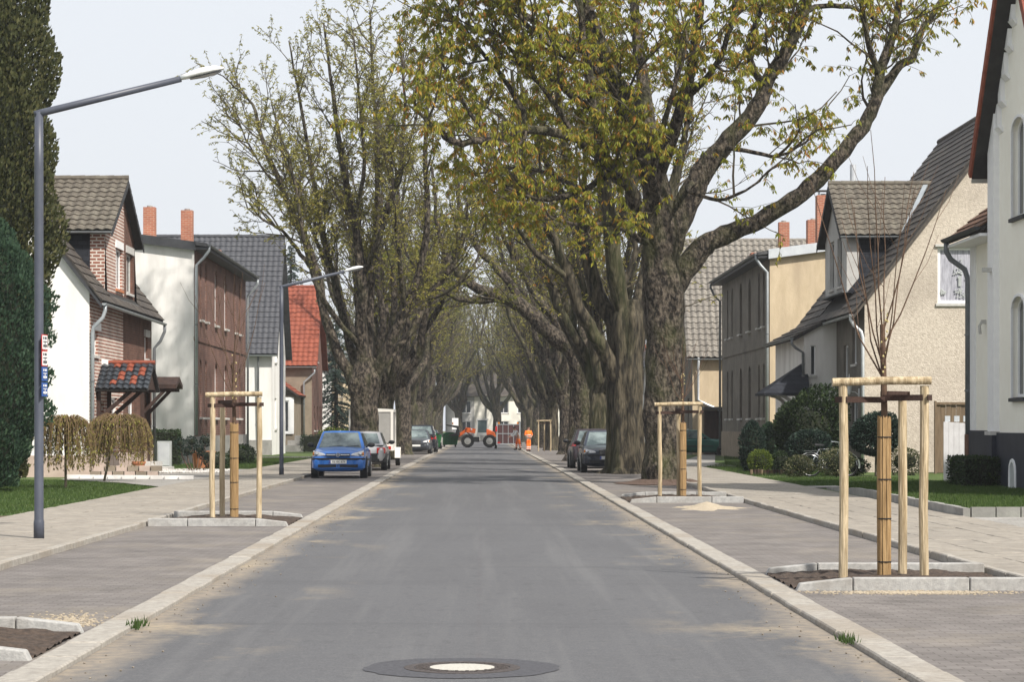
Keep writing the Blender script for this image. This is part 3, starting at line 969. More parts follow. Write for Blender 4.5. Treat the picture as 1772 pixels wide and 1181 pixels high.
def window(parent, hole, fmap, dv, frame, fw=.07, pane='glass', mull=True, trans=None, sill=None, name='window', sillw=.06):
    dv = Vector(dv)
    L = dv.length
    d = dv / L
    az = [p[0] for p in hole]
    zz = [p[1] for p in hole]
    ca, cz = (min(az) + max(az)) / 2, (min(zz) + max(zz)) / 2
    wa, wz = max(az) - min(az), max(zz) - min(zz)
    sa, sz = max(.3, (wa - 2 * fw) / wa), (wz - 2 * fw) / wz
    inner = [(ca + (a - ca) * sa, cz + (z - cz) * sz) for a, z in hole]
    n = len(hole)
    o0 = [Vector(fmap(*p)) + d * (L * .55) for p in hole]
    i0 = [Vector(fmap(*p)) + d * (L * .55) for p in inner]
    i1 = [p + d * .05 for p in i0]
    b = MB()
    b.add(o0 + i0 + i1, [(i, (i + 1) % n, n + (i + 1) % n, n + i) for i in range(n)] + [(n + i, n + (i + 1) % n, 2 * n + (i + 1) % n, 2 * n + i) for i in range(n)])
    A = Vector(fmap(1, 0)) - Vector(fmap(0, 0))
    Z = Vector((0, 0, 1))
    def bar(c, la, lz):
        pts = []
        for k in (0.0, .04):
            for (i, j) in ((-1, -1), (1, -1), (1, 1), (-1, 1)):
                pts.append(c + A * (i * la) + Z * (j * lz) + d * k)
        b.hexa(pts)
    c0 = Vector(fmap(ca, cz)) + d * (L * .55 + .008)
    if mull: bar(c0, .03, wz * sz / 2)
    if trans: bar(c0 + Z * (wz * (trans - .5)), wa * sa / 2, .028)
    fr = b.build(name, frame, parent, recalc=False)
    b = MB()
    b.add([p + d * .035 for p in i0], [tuple(range(n))])
    b.build('pane', M[pane], fr, recalc=False)
    if sill is not None:
        b = MB()
        c = Vector(fmap(ca, min(zz)))
        pts = []
        for k0, zt in ((-.0, 0), ):
            pass
        q = [c + A * (-wa / 2 - .06), c + A * (wa / 2 + .06)]
        out, inn = -d * sillw, d * (L * .5)
        b.hexa([q[0] + out - Z * .09, q[1] + out - Z * .09, q[1] + inn - Z * .09, q[0] + inn - Z * .09,
                q[0] + out - Z * .01, q[1] + out - Z * .01, q[1] + inn + Z * .015, q[0] + inn + Z * .015])
        b.build('sill', sill, fr)
    return fr
def pantile(w=.30, L=.42, step=.04, curve=.045, mat=None):
    b = MB()
    prof = [(-.5, .0), (-.3, .55), (-.1, 1.0), (.12, .75), (.3, .2), (.5, .05)]
    lo = [(x * w * 1.02, 0, step + h * curve) for x, h in prof]
    hi = [(x * w * 1.02, L, h * curve) for x, h in prof]
    bt = [(x * w * 1.02, 0, step + h * curve - .03) for x, h in prof]
    n = len(prof)
    b.add(lo + hi + bt, [(i, i + 1, n + i + 1, n + i) for i in range(n - 1)] + [(2 * n + i, 2 * n + i + 1, i + 1, i) for i in range(n - 1)])
    return b
def deep_pantile(w=.30, L=.42): return pantile(w, L, .055, .095)
def flattile(w=.33, L=.42, step=.045):
    b = MB()
    g_ = w * .485
    b.hexa([(-g_, 0, step - .035), (g_, 0, step - .035), (g_, L, -.02), (-g_, L, -.02), (-g_, 0, step), (g_, 0, step), (g_, L, .008), (-g_, L, .008)])
    return b
def roof(parent, O, a, bdir, la, lb, tile=None, tw=.30, te=.36, tmat=None, limit=300, clip=None, slab=True, under='underlay', thick=.10, alt=None, name='roof', poly=None):
    """O lower corner, a along the eave, bdir up the slope"""
    O, a, bdir = Vector(O), Vector(a).normalized(), Vector(bdir).normalized()
    n = a.cross(bdir)
    if n.z < 0: n = -n
    flip = a.cross(bdir).z < 0
    b = MB()
    pl = poly or [(0, 0), (la, 0), (la, lb), (0, lb)]
    b.prism([O + a * p + bdir * q - n * thick for p, q in pl], n * thick)
    ro = b.build(name, M[under] if isinstance(under, str) else under, parent)
    if tile is None: return ro
    base = tile(w=tw, L=te * 1.12)
    xa = -a if flip else a
    rot = Matrix((xa, bdir, n)).transposed().to_4x4()
    root = parent
    while root.parent: root = root.parent
    og = ORG[root]
    items = []
    nc, nr = max(1, int(round(la / tw))), max(1, int(round(lb / te)))
    tw2, te2 = la / nc, lb / nr
    for r in range(nr):
        for c in range(nc):
            p = O + a * ((c + .5) * tw2) + bdir * (r * te2) + n * .012
            if clip and not clip(p + bdir * (te2 * .5)): continue
            items.append((p, r, c))
    cam_p = Vector((0, 0, EYE))
    items.sort(key=lambda q: (q[0] - cam_p).length)
    me = base.mesh('tile', tmat, smooth=False)
    me2 = None
    if alt:
        me2 = me.copy()
        me2.materials[0] = alt[0]
    rest = MB()
    for i, (p, r, c) in enumerate(items):
        j = Matrix.Rotation(rnd.uniform(-.012, .012), 4, 'Z') @ Matrix.Rotation(rnd.uniform(-.008, .008), 4, 'X')
        mt = Matrix.Translation(p + n * rnd.uniform(-.004, .004)) @ rot @ j
        if i < limit:
            o = bpy.data.objects.new('tile', me2 if alt and alt[1](r, c) else me)
            col.objects.link(o)
            o.parent = ro
            o.matrix_basis = Matrix.Translation(-og) @ mt
        else:
            rest.add([mt @ Vector(v) for v in base.v], base.f)
    if rest.v: rest.build('further_tiles', tmat, ro, recalc=False, kind='stuff')
    return ro
def ridge_caps(parent, A, B, mat, r=.11, ln=.4):
    A, B = Vector(A), Vector(B)
    n = max(1, int((B - A).length / ln))
    d = (B - A) / n
    for i in range(n):
        MB().tube([A + d * i, A + d * (i + 1.06)], [r * 1.06, r * .94], 8).build('ridge_tile', mat, parent)
def chimney(parent, x, y, z0, z1, wx=.5, wy=.5, cap=False, mat='brick_chimney'):
    o = MB().box(x - wx / 2, x + wx / 2, y - wy / 2, y + wy / 2, z0, z1).build('chimney', M[mat], parent)
    MB().box(x - wx / 2 - .02, x + wx / 2 + .02, y - wy / 2 - .02, y + wy / 2 + .02, z0 - .05, z0 + .22).build('flashing', M['zinc_dark'], o)
    MB().lathe((x, y, z1), [(.13, -.05), (.12, .08), (.09, .08), (.09, -.02)], 12).build('pot', M['plinth_grey'], o)
    if cap:
        b = MB()
        for i in (-1, 1):
            for j in (-1, 1): b.box(x + i * wx * .3 - .015, x + i * wx * .3 + .015, y + j * wy * .3 - .015, y + j * wy * .3 + .015, z1, z1 + .2)
        b.box(x - wx * .6, x + wx * .6, y - wy * .6, y + wy * .6, z1 + .2, z1 + .23)
        b.build('cowl', M['zinc_dark'], o)
    return o
def gutter(parent, A, B, mat='zinc', r=.075):
    A, B = Vector(A), Vector(B)
    d = (B - A).normalized()
    s = d.cross(Vector((0, 0, 1))).normalized()
    b = MB()
    n = 7
    pts = []
    for p in (A, B):
        for k in range(n):
            t = math.pi * k / (n - 1)
            pts.append(p + s * (r * math.cos(t)) - Vector((0, 0, r * math.sin(t))))
        for k in range(n):
            t = math.pi * (1 - k / (n - 1))
            pts.append(p + s * ((r - .012) * math.cos(t)) - Vector((0, 0, (r - .012) * math.sin(t))))
    m = 2 * n
    b.add(pts, [(k, (k + 1) % m, m + (k + 1) % m, m + k) for k in range(m)] + [tuple(range(n))[::-1], tuple(range(m, m + n))])
    return b.build('gutter', M[mat], parent)
def downpipe(parent, pts, mat='zinc', r=.05, low=None):
    o = MB().tube(pts, r, 10).build('downpipe', M[mat], parent, smooth=True)
    if low:
        x, y, z0, z1, m2 = low
        MB().tube([(x, y, z0), (x, y, z1)], r * 1.25, 10).build('standpipe', M[m2], o, smooth=True)
    for f in (.35, .7):
        a, c = Vector(pts[-2]), Vector(pts[-1])
        p = a.lerp(c, f)
        MB().lathe(p, [(r * 1.3, -.02), (r * 1.3, .02)], 10).build('bracket', M['zinc_dark'], o)
    return o

def double_house(name, label, s, xf, y0, y1, D, we, k, gable_mat, fronts, tmat, dorm=None, front_holes=(), gable_holes=(), limit=300, over=.4, tile=flattile, tw=.33, gmat='zinc', plinth=None, trim='white_trim'):
    zg = gz((y0 + y1) / 2)
    t = thing(name, label, 'house', (s * (xf + D / 2), (y0 + y1) / 2, zg + .05))
    X = lambda u: s * (xf + u)
    zr = we + k * D / 2
    gm = lambda y: (lambda a, z: (X(a), y, z + zg))
    gp = [(0, 0), (D, 0), (D, we), (D / 2, zr), (0, we)]
    gh = [h for h, _ in gable_holes]
    wall('gable_wall', M[gable_mat], t, gp, gh, gm(y0), (0, .15, 0))
    for h, kw in gable_holes: window(t, h, gm(y0), (0, .15, 0), **kw)
    wall('gable_wall', M[gable_mat], t, gp, [], gm(y1), (0, -.1, 0))
    wall('rear_wall', M[gable_mat], t, rect(y0, y1, 0, we), [], lambda a, z: (X(D), a, z + zg), (-s * .1, 0, 0))
    fm = lambda a, z: (X(0), a, z + zg)
    for (a0, a1, fmname) in fronts:
        hs = [(h, kw) for h, kw in front_holes if a0 <= h[0][0] < a1]
        wall('front_wall', M[fmname], t, rect(a0, a1, 0, we), [h for h, _ in hs], fm, (s * .16, 0, 0))
        for h, kw in hs:
            if kw.get('door'):
                kw = dict(kw)
                kw.pop('door')
                window(t, h, fm, (s * .16, 0, 0), name='door', mull=False, trans=.68, **kw)
            else: window(t, h, fm, (s * .16, 0, 0), **kw)
    if plinth:
        MB().box(min(X(-.04), X(.1)), max(X(-.04), X(.1)), y0 - .03, y1 + .03, zg, zg + plinth[1]).build('plinth', M[plinth[0]], t)
        MB().box(min(X(-.04), X(D)), max(X(-.04), X(D)), y0 - .04, y0 + .06, zg, zg + plinth[1] - .003).build('plinth', M[plinth[0]], t)
    gv = .16
    ze = we - k * over
    L = math.hypot(D / 2 + over, zr - ze)
    up = Vector((s * (D / 2 + over), 0, zr - ze)).normalized()
    lift = .10
    clip = None
    if dorm:
        dy0, dy1 = dorm['y0'] - .05, dorm['y1'] + .05
        dzt = dorm['apex']
        def clip(p):
            u = s * p.x - xf
            z = p.z - zg
            if dy0 < p.y < dy1 and u > -.12:
                m_ = dorm['mid']
                half = dorm['mid'] - dorm['y0'] if p.y < m_ else dorm['y1'] - m_
                zz = dorm['apex'] - (dorm['apex'] - dorm['eave']) * abs(p.y - m_) / half
                return z > zz - .1
            return True
    ro = roof(t, (X(-over), y0 - gv, zg + ze + lift), (0, 1, 0), up, y1 - y0 + 2 * gv, L, tile, tw, .36, M[tmat], limit, clip)
    up2 = Vector((-s * (D / 2 + over), 0, zr - ze)).normalized()
    roof(t, (X(D + over), y0 - gv, zg + ze + lift), (0, 1, 0), up2, y1 - y0 + 2 * gv, L, None, under=M[tmat])
    ridge_caps(ro, (X(D / 2), y0 - gv, zg + zr + lift + .03), (X(D / 2), y1 + gv, zg + zr + lift + .03), M[tmat])
    # barge board under the near verge
    b = MB()
    pts = [(X(-over), y0 - gv - .02, zg + ze), (X(D / 2), y0 - gv - .02, zg + zr), (X(D / 2), y0 - gv - .02, zg + zr - .2), (X(-over), y0 - gv - .02, zg + ze - .12)]
    b.prism(pts, (0, .03, 0))
    b.build('barge_board', M['fascia'] if s < 0 else M['tile_dark'], t)
    gutter(t, (X(-over - .06), y0 - gv, zg + ze + .04), (X(-over - .06), y1 + gv, zg + ze + .0), gmat)
    MB().prism([(X(-over), y0 - gv, zg + ze - .02), (X(-over), y0 - gv, zg + ze + .05), (X(.0), y0 - gv, zg + ze + .05 + k * over), (X(0), y0 - gv, zg + ze + k * over - .05)], (0, y1 - y0 + 2 * gv, 0)).build('soffit', M['timber_dark'], t)
    if dorm:
        q = dorm
        m_ = q['mid']
        sl0 = (q['apex'] - q['eave']) / (m_ - q['y0'])
        sl1 = (q['apex'] - q['eave']) / (q['y1'] - m_)
        zt = lambda y: q['apex'] - (m_ - y) * sl0 if y < m_ else q['apex'] - (y - m_) * sl1
        fd = lambda a, z: (X(-.03), a, z + zg)
        zb = q['base']
        sp = q.get('split', q['y1'])
        parts = [(q['y0'], sp, q['mats'][0])]
        if sp < q['y1']: parts.append((sp, q['y1'], q['mats'][1]))
        dm = None
        for (a0, a1, mm) in parts:
            ol = [(a0, zb), (a1, zb), (a1, zt(a1))] + ([(m_, q['apex'])] if a0 < m_ < a1 else []) + [(a0, zt(a0))]
            hs = [(h, kw) for h, kw in q['holes'] if a0 <= h[0][0] < a1]
            o = wall('dormer', M[mm], t, ol, [h for h, _ in hs], fd, (s * .14, 0, 0))
            dm = dm or o
            for h, kw in hs: window(dm, h, fd, (s * .14, 0, 0), **kw)
        for yy in (q['y0'], q['y1']):
            pl = [(X(-.03), yy, zg + zb), (X(-.03), yy, zg + q['eave']), (X((q['eave'] - we) / k + .1), yy, zg + q['eave']), (X((zb - we) / k), yy, zg + zb - .05)]
            b = MB()
            b.prism(pl, (0, .04 if yy == q['y0'] else -.04, 0))
            b.build('dormer_cheek', M[q['cheek']], dm)
            if q.get('corner') and yy == q['y0']:
                MB().prism([(X(-.035), yy - .012, zg + zb), (X(-.035), yy - .012, zg + q['eave'] - .02), (X(q['corner']), yy - .012, zg + q['eave'] - .02), (X(q['corner']), yy - .012, zg + zb + q['corner'] * k)], (0, .03, 0)).build('dormer_corner', M[q['mats'][0]], dm)
        oh = .3
        for sg, yy, sl in ((1, q['y0'], sl0), (-1, q['y1'], sl1)):
            ye = yy - sg * oh
            zE = q['eave'] - oh * sl
            upd = Vector((0, sg, sl)).normalized()
            Ld = math.hypot(abs(m_ - ye), q['apex'] - zE)
            la = (q['apex'] - we) / k + oh + .3
            cl = lambda p: (s * p.x - xf) < (p.z - zg - we) / k + .15
            poly = [(0, 0), ((zE - we) / k + oh + .25, 0), ((q['apex'] - we) / k + oh + .25, Ld), (0, Ld)]
            rr = roof(t, (X(-oh), ye, zg + zE + .05), (s, 0, 0), upd, la, Ld, pantile, .29, .36, M[q['tmat']], 300, cl, name='dormer_roof', poly=poly)
            if sg == 1:
                gutter(rr, (X(-oh), ye - .04, zg + zE + .03), (X((zE - we) / k + .05), ye - .04, zg + zE + .03), 'zinc', .055)
                MB().bar((X((zE - we) / k + .08), ye + .02, zg + zE + .16), (X((q['apex'] - we) / k - .25), m_ - .3, zg + q['apex'] + .02), .16, .05).build('valley_flashing', M['zinc'], rr)
        ridge_caps(rr, (X(-oh), m_, zg + q['apex'] + .11), (X((q['apex'] - we) / k + .1), m_, zg + q['apex'] + .11), M[q['tmat']], .1, .42)
        MB().prism([(X(-oh - .015), q['y0'] - oh, zg + q['eave'] - oh * sl0), (X(-oh - .015), m_, zg + q['apex']), (X(-oh - .015), q['y1'] + oh, zg + q['eave'] - oh * sl1), (X(-oh - .015), q['y1'] + oh, zg + q['eave'] - oh * sl1 - .14), (X(-oh - .015), m_, zg + q['apex'] - .16), (X(-oh - .015), q['y0'] - oh, zg + q['eave'] - oh * sl0 - .14)], (s * .03, 0, 0)).build('barge_board', M['fascia'], rr)
        MB().bar((X(-.1), q['y0'] - .1, zg + zb + .02), (X(-.1), q['y1'] + .1, zg + zb + .02), .2, .05).build('apron_flashing', M['zinc_dark'], dm)
    return t, X, zg

WF = M['white_trim']
WK = dict(frame=WF, sill=M['stone_trim'])
WN = dict(frame=WF, sill=M['stone_trim'], mull=False)
# --- left: brick double house with white gable
h1, X1, zg1 = double_house('brick_house', 'brick double house with white gable, brick dormer and small tiled porch', -1, 11.7, 69, 82, 10.4, 5.75, 1.3, 'white_wall',
    [(69, 75.5, 'brick_pale'), (75.5, 82, 'brick_old')], 'tile_dark',
    dict(y0=71.6, y1=77.8, mid=74.7, split=75.5, apex=9.5, eave=7.75, base=5.6, mats=('brick_pale', 'brick_old'), cheek='slate', corner=.42, tmat='tile_moss',
         holes=[(rect(73.8, 75.1, 6.0, 7.3), dict(frame=WF, sill=M['terracotta'])), (rect(76.0, 77.3, 6.0, 7.3), dict(frame=M['stone_trim'], sill=M['stone_trim']))]),
    [(rect(69.75, 70.55, 3.75, 4.5), WN), (rect(80.3, 81.1, 3.95, 4.7), WN), (rect(73.0, 74.3, 1.1, 2.5), WK), (rect(76.6, 77.9, 1.1, 2.5), WK),
     (rect(70.6, 71.7, .35, 2.35), dict(frame=M['timber_dark'], door=1)), (rect(79.5, 80.6, .35, 2.35), dict(frame=M['timber_dark'], door=1))],
    plinth=('plinth_pink', .72))
for (a0, a1, z0, mm) in ((69.65, 70.75, 4.5, 'white_trim'), (73.7, 75.2, 7.3, 'white_trim'), (75.85, 77.5, 7.3, 'stone_trim'), (80.15, 81.25, 4.7, 'stone_trim')):
    MB().box(X1(-.07), X1(.02), a0, a1, z0 + .003, z0 + .24).build('lintel', M[mm], h1)
downpipe(h1, [(X1(-.46), 69.05, 5.25), (X1(-.46), 69.05, 5.05), (X1(-.40), 69.03, 4.85), (X1(-.12), 69.0, 4.55), (X1(-.09), 69.0, 4.3), (X1(-.09), 69.0, .4)], 'zinc', .058)
downpipe(h1, [(X1(-.46), 82.05, 5.2), (X1(-.46), 82.05, 4.95), (X1(-.3), 82.05, 4.6), (X1(-.09), 82.05, 4.35), (X1(-.09), 82.05, .4)], 'zinc_dark', .055)
MB().box(X1(-.2), X1(.0), 71.2, 71.75, 3.35, 3.65).build('wall_lamp', M['white_trim'], h1)
MB().box(X1(-.22), X1(.0), 76.6, 76.9, 3.2, 3.6).build('vent_box', M['plastic'], h1)
# tiled porch
pr = MB()
pr.bar((X1(0), 71.3, 3.36), (X1(-1.55), 71.3, 3.36), .1, .14)
for yy in (70.25, 72.35): pr.bar((X1(0), yy, 2.72), (X1(-1.5), yy, 2.72), .09, .12)
for yy in (70.3, 72.3):
    pr.bar((X1(0), yy, 1.75), (X1(-1.05), yy, 2.68), .1, .12)
    pr.bar((X1(-.06), yy, 1.4), (X1(-.06), yy, 2.7), .12, .1)
pr.prism([(X1(-1.45), 70.2, 2.72), (X1(-1.45), 71.3, 3.4), (X1(-1.45), 72.4, 2.72)], (.05, 0, 0))
porch = pr.build('porch', M['timber_dark'], h1)
sl = .62
up = Vector((0, 1, sl)).normalized()
roof(porch, (X1(0), 70.0, 2.70), (1, 0, 0), up, 1.6, 1.53, pantile, .2, .255, M['tile_black'], 300, name='porch_roof', alt=(M['tile_red'], lambda r, c: (r + c * 3) % 5 in (1, 2) and 1 <= r <= 5 and 1 < c < 7), thick=.06)
roof(porch, (X1(0), 72.6, 2.70), (1, 0, 0), Vector((0, -1, sl)), 1.6, 1.53, pantile, .2, .255, M['tile_black'], 300, name='porch_roof', thick=.06)
ridge_caps(porch, (X1(0), 71.3, 3.56), (X1(-1.62), 71.3, 3.56), M['tile_red'], .07, .3)
# timber canopy at the far end
cp = MB()
cp.prism([(X1(0), 79.2, 3.02), (X1(0), 80.05, 3.3), (X1(0), 80.9, 3.02), (X1(0), 80.9, 2.88), (X1(0), 80.05, 3.12), (X1(0), 79.2, 2.88)], (1.25, 0, 0))
for yy in (79.35, 80.75):
    cp.bar((X1(0), yy, 1.95), (X1(-.85), yy, 2.85), .1, .11)
    cp.bar((X1(-.02), yy, 2.83), (X1(-1.15), yy, 2.83), .09, .1)
    cp.bar((X1(-.06), yy, .15), (X1(-.06), yy, 2.9), .14, .12)
cp.build('timber_canopy', M['timber_dark'], h1)
for i, (y0_, y1_) in enumerate(((70.3, 72.0), (79.2, 80.9))):
    stp = MB().box(X1(-.95), X1(0), y0_, y1_, .0, .18).build('step', M['stone_trim'], h1)
    MB().box(X1(-.55), X1(0), y0_ + .1, y1_ - .1, .18, .36).build('step', M['stone_trim'], h1)
# --- garden oddments in front of it
gw = thing('garden_wall', 'low wall of brown stone blocks beside the brick house steps', 'wall', (-11.0, 68.6, .1))
for r in range(2):
    for i in range(6):
        MB().box(-11.6 + i * .34 + (r * .1), -11.6 + i * .34 + .31 + r * .1, 68.5, 68.75, .09 + r * .17, .25 + r * .17).build('stone', M['plinth_pink'] if (i + r) % 2 else M['brown_wall'], gw)
def pot(label, x, y, r, h, mat='terracotta'):
    z = .1
    t = thing('flower_pot', label, 'flower pot', (x, y, z))
    MB().lathe((x, y, z), [(r * .7, 0), (r * .95, h * .82), (r * 1.08, h * .84), (r * 1.08, h), (r * .9, h), (r * .85, h * .9)], 14).build('pot', M[mat], t, smooth=False)
    return t
pot('terracotta flower pot on the paving by the brick house', -10.45, 70.5, .2, .42)
pot('larger terracotta tub before the trimmed hedge block', -9.9, 82.2, .42, .6)
pot('small grey flower pot near the brick house steps', -10.9, 69.9, .15, .3, 'plinth_grey')
mb = thing('meter_cabinet', 'pale grey meter cabinet on the corner of the brick house', 'cabinet', (-11.3, 82.4, .1))
MB().box(-11.55, -11.05, 82.25, 82.55, .1, 1.05).build('cabinet_body', M['cabinet'], mb, bevel=.015)
MB().box(-11.5, -11.1, 82.23, 82.249, .18, .98).build('door', M['zinc_pale'], mb)
st = thing('edging_stone', 'white stone edging along the paved drive by the brick house', 'edging', (-9.6, 66, .1))
for i in range(9):
    MB().box(-11.9 + i * .42, -11.9 + i * .42 + .40, 66.2 - i * .12, 66.4 - i * .12, .05, .2).build('stone', M['white_wall2'], st)

# --- right: rendered double house with grey dormer
h2, X2, zg2 = double_house('rendered_house', 'grey rendered double house with steep dark roof, grey dormer and pebbledash gable', 1, 12.6, 76, 89.7, 10.4, 5.75, 1.3, 'pebble_wall',
    [(76, 89.7, 'grey_wall')], 'tile_dark',
    dict(y0=79.5, y1=84.5, mid=82, apex=10.1, eave=8.3, base=6.2, mats=('grey_light',), cheek='slate', corner=.38, tmat='tile_moss',
         holes=[(rect(80.6, 81.6, 6.5, 8.2), dict(frame=M['grey_light'], sill=M['stone_trim'])), (rect(82.4, 83.4, 6.5, 8.2), dict(frame=M['grey_light'], sill=M['stone_trim']))]),
    [(rect(77.6, 78.5, 3.7, 5.0), WN), (rect(79.4, 80.4, 3.0, 4.4), WN), (rect(80.6, 81.6, .4, 2.5), dict(frame=M['timber_dark'], door=1)), (rect(77.4, 78.6, 1.2, 2.5), WK)],
    [(rect(2.4, 3.75, 5.64, 7.5), dict(frame=WF, sill=M['stone_trim'], pane='curtain', mull=False, fw=.10))])
MB().box(X2(2.32), X2(3.83), 75.93, 76.0 - .003, 7.5, 7.58).build('window_head', M['stone_trim'], h2)
downpipe(h2, [(X2(-.46), 76.0, 5.28), (X2(-.46), 76.0, 5.1), (X2(-.36), 75.98, 4.92), (X2(-.12), 75.96, 4.7), (X2(-.07), 75.95, 4.5), (X2(-.07), 75.95, .3)], 'zinc_pale', .058)
chimney(h2, 14.15, 88.0, 7.6, 10.8, .6, .6, mat='pebble_wall')
MB().lathe((14.15, 88, 10.8), [(.12, 0), (.12, .75), (.09, .75)], 12).build('flue', M['zinc_pale'], h2)
# flowers behind the gable window
b = MB()
g = random.Random(3)
for (cx, cz, r) in ((15.75, 6.72, .22), (15.2, 6.0, .12), (15.75, 5.98, .15), (16.15, 6.0, .1)):
    for k in range(26):
        b.blob((cx + g.gauss(0, r * .5), 76.075 + g.uniform(-.01, .01), cz + g.gauss(0, r * .5)), (.032, .012, .032), 5, 4)
b.box(15.7, 15.8, 76.07, 76.09, 6.2, 6.55)
b.build('window_flowers', M['varieg'] if False else M['cabinet'], h2, kind='stuff')
# white projecting entrance bay at the far half
bay = MB()
bm_ = lambda a, z: (a, 82.0, z)
wl = wall('entrance_bay', M['white_wall2'], h2, [(11.45, 0), (12.62, 0), (12.62, 5.3), (11.45, 4.95)], [rect(11.68, 11.85, 3.4, 4.45), rect(12.15, 12.33, 1.4, 3.0)], bm_, (0, .14, 0))
for hh in (rect(11.68, 11.85, 3.4, 4.45), rect(12.15, 12.33, 1.4, 3.0)): window(wl, hh, bm_, (0, .14, 0), WF, .03, mull=False, sill=M['stone_trim'])
MB().box(11.45, 11.47, 82.003, 90, 0, 4.95).build('bay_front', M['white_wall2'], wl)
roof(wl, (11.05, 81.85, 4.72), (0, 1, 0), Vector((1, 0, .55)), 8.2, 1.5, flattile, .33, .36, M['tile_dark'], 300, name='bay_roof')
gutter(wl, (11.0, 81.85, 4.74), (11.0, 90.0, 4.72), 'zinc_dark')
downpipe(wl, [(11.0, 81.9, 4.68), (11.0, 81.9, 4.5), (11.15, 81.9, 4.35), (11.4, 81.95, 4.2), (11.42, 81.95, 3.0)], 'zinc_dark')
# slate entrance canopy with curved strut
cn = MB()
ap = Vector((11.62, 82.6, 3.95))
q = [Vector((9.95, 81.4, 2.76)), Vector((11.55, 81.2, 2.76)), Vector((11.6, 84.2, 2.76)), Vector((9.95, 84.0, 2.76))]
lowq = [p - Vector((0, 0, .08)) for p in q]
cn.add(q + [ap] + lowq, [(0, 1, 4), (1, 2, 4), (2, 3, 4), (3, 0, 4), (5, 6, 1, 0), (6, 7, 2, 1), (7, 8, 3, 2), (8, 5, 0, 3), (8, 7, 6, 5)])
co = cn.build('entrance_canopy', M['slate'], h2)
for yy in (81.6, 83.6):
    pts = []
    for k in range(8):
        f = k / 7
        pts.append((10.45 + 1.05 * f ** .8, yy, 2.7 - 1.25 * f ** 1.9 * .75 - .25 * f))
    b = MB()
    for i in range(7): b.bar(pts[i], pts[i + 1], .12, .12)
    b.build('canopy_strut', M['stone_trim'], co)
# wall lantern
ln = MB()
lx, ly, lz = 12.25, 77.0, 2.95
ln.tube([(12.6, ly, lz - .35), (12.45, ly, lz - .22), (lx, ly, lz - .2)], .016, 6)
ln.bar((12.58, ly, lz - .45), (12.58, ly, lz - .1), .05, .04)
ln.lathe((lx, ly, lz), [(.02, -.32), (.05, -.28), (.07, -.2), (.10, .0), (.16, .02), (.11, .10), (.05, .2), (.02, .26), (.01, .38)], 10)
ln.build('wall_lantern', M['white_trim'], h2)

# --- long two-storey blocks with narrow arched windows, one on each side
def long_block(name, label, s, xf, y0, y1, D, eave, front, gable, verge, frame, soffit='fascia', plinth=None, chim=(), rise=.55, capz=None):
    zg = gz((y0 + y1) / 2)
    t = thing(name, label, 'house', (s * (xf + D / 2), (y0 + y1) / 2, zg + .05))
    X = lambda u: s * (xf + u)
    gm = lambda y: (lambda a, z: (X(a), y, z + zg))
    gp = [(0, 0), (D, 0), (D, eave), (D / 2, eave + rise), (0, eave)]
    wall('gable_wall', M[gable], t, gp, [], gm(y0), (0, .1, 0))
    wall('gable_wall', M[gable], t, gp, [], gm(y1), (0, -.1, 0))
    wall('rear_wall', M[gable], t, rect(y0, y1, 0, eave), [], lambda a, z: (X(D), a, z + zg), (-s * .1, 0, 0))
    L = y1 - y0
    hs = []
    for off, wd in ((2.0, .62), (3.7, .62), (7.2, 1.0), (10.7, 1.0), (14.4, .62), (16.4, .62)):
        for z0, z1 in ((2.0, 4.45), (6.1, 8.6)):
            c = y0 + off * L / 19
            hs.append(arch(c - wd / 2, c + wd / 2, z0, z1))
    bs = [rect(y0 + o_ * L / 19 - .3, y0 + o_ * L / 19 + .3, .45, 1.05) for o_ in (2.0, 3.7, 14.4, 16.4)]
    fm = lambda a, z: (X(0), a, z + zg)
    wall('front_wall', M[front], t, rect(y0, y1, 0, eave), hs + bs, fm, (s * .17, 0, 0))
    for h in hs: window(t, h, fm, (s * .17, 0, 0), M[frame], .06, mull=False, trans=.62, sill=M['stone_trim'], sillw=.14)
    for h in bs: window(t, h, fm, (s * .17, 0, 0), M['frame_brown'], .05, mull=False)
    # string course and eaves
    MB().box(min(X(-.05), X(.02)), max(X(-.05), X(.02)), y0 - .003, y1, zg + 5.15, zg + 5.33).build('string_course', M[front], t)
    if plinth: MB().box(min(X(-.05), X(.06)), max(X(-.05), X(.06)), y0 - .02, y1, zg, zg + plinth[1]).build('plinth', M[plinth[0]], t)
    oh = .55
    r1 = MB().prism([(X(-oh), y0 - .2, zg + eave + .0), (X(-oh), y0 - .2, zg + eave + .14), (X(D / 2), y0 - .2, zg + eave + rise + .28), (X(D / 2), y0 - .2, zg + eave + rise + .1)], (0, L + .4, 0)).build('roof', M['felt'], t)
    MB().prism([(X(D + .3), y0 - .2, zg + eave + .0), (X(D + .3), y0 - .2, zg + eave + .14), (X(D / 2), y0 - .2, zg + eave + rise + .28), (X(D / 2), y0 - .2, zg + eave + rise + .1)], (0, L + .4, 0)).build('roof', M['felt'], t)
    vz = .42 if verge == 'zinc_pale' else .36
    MB().prism([(X(-.08), y0 - .26, zg + eave - .16), (X(-.08), y0 - .26, zg + eave - .16 + vz), (X(D / 2), y0 - .26, zg + eave + rise - .1 + vz), (X(D / 2), y0 - .26, zg + eave + rise - .1)], (0, .05, 0)).build('verge_board', M[verge], t)
    gutter(t, (X(-oh - .06), y0 - .15, zg + eave + .1), (X(-oh - .06), y1 + .15, zg + eave + .08), 'zinc_dark', .08)
    MB().box(min(X(-oh), X(0)), max(X(-oh), X(0)), y0 - .15, y1 + .15, zg + eave - .12, zg + eave - .004).build('soffit', M[soffit], t)
    for (x, y, z1, wx, cap) in chim: chimney(t, x, y, zg + eave + .2, z1, wx, wx, cap)
    return t, X, zg
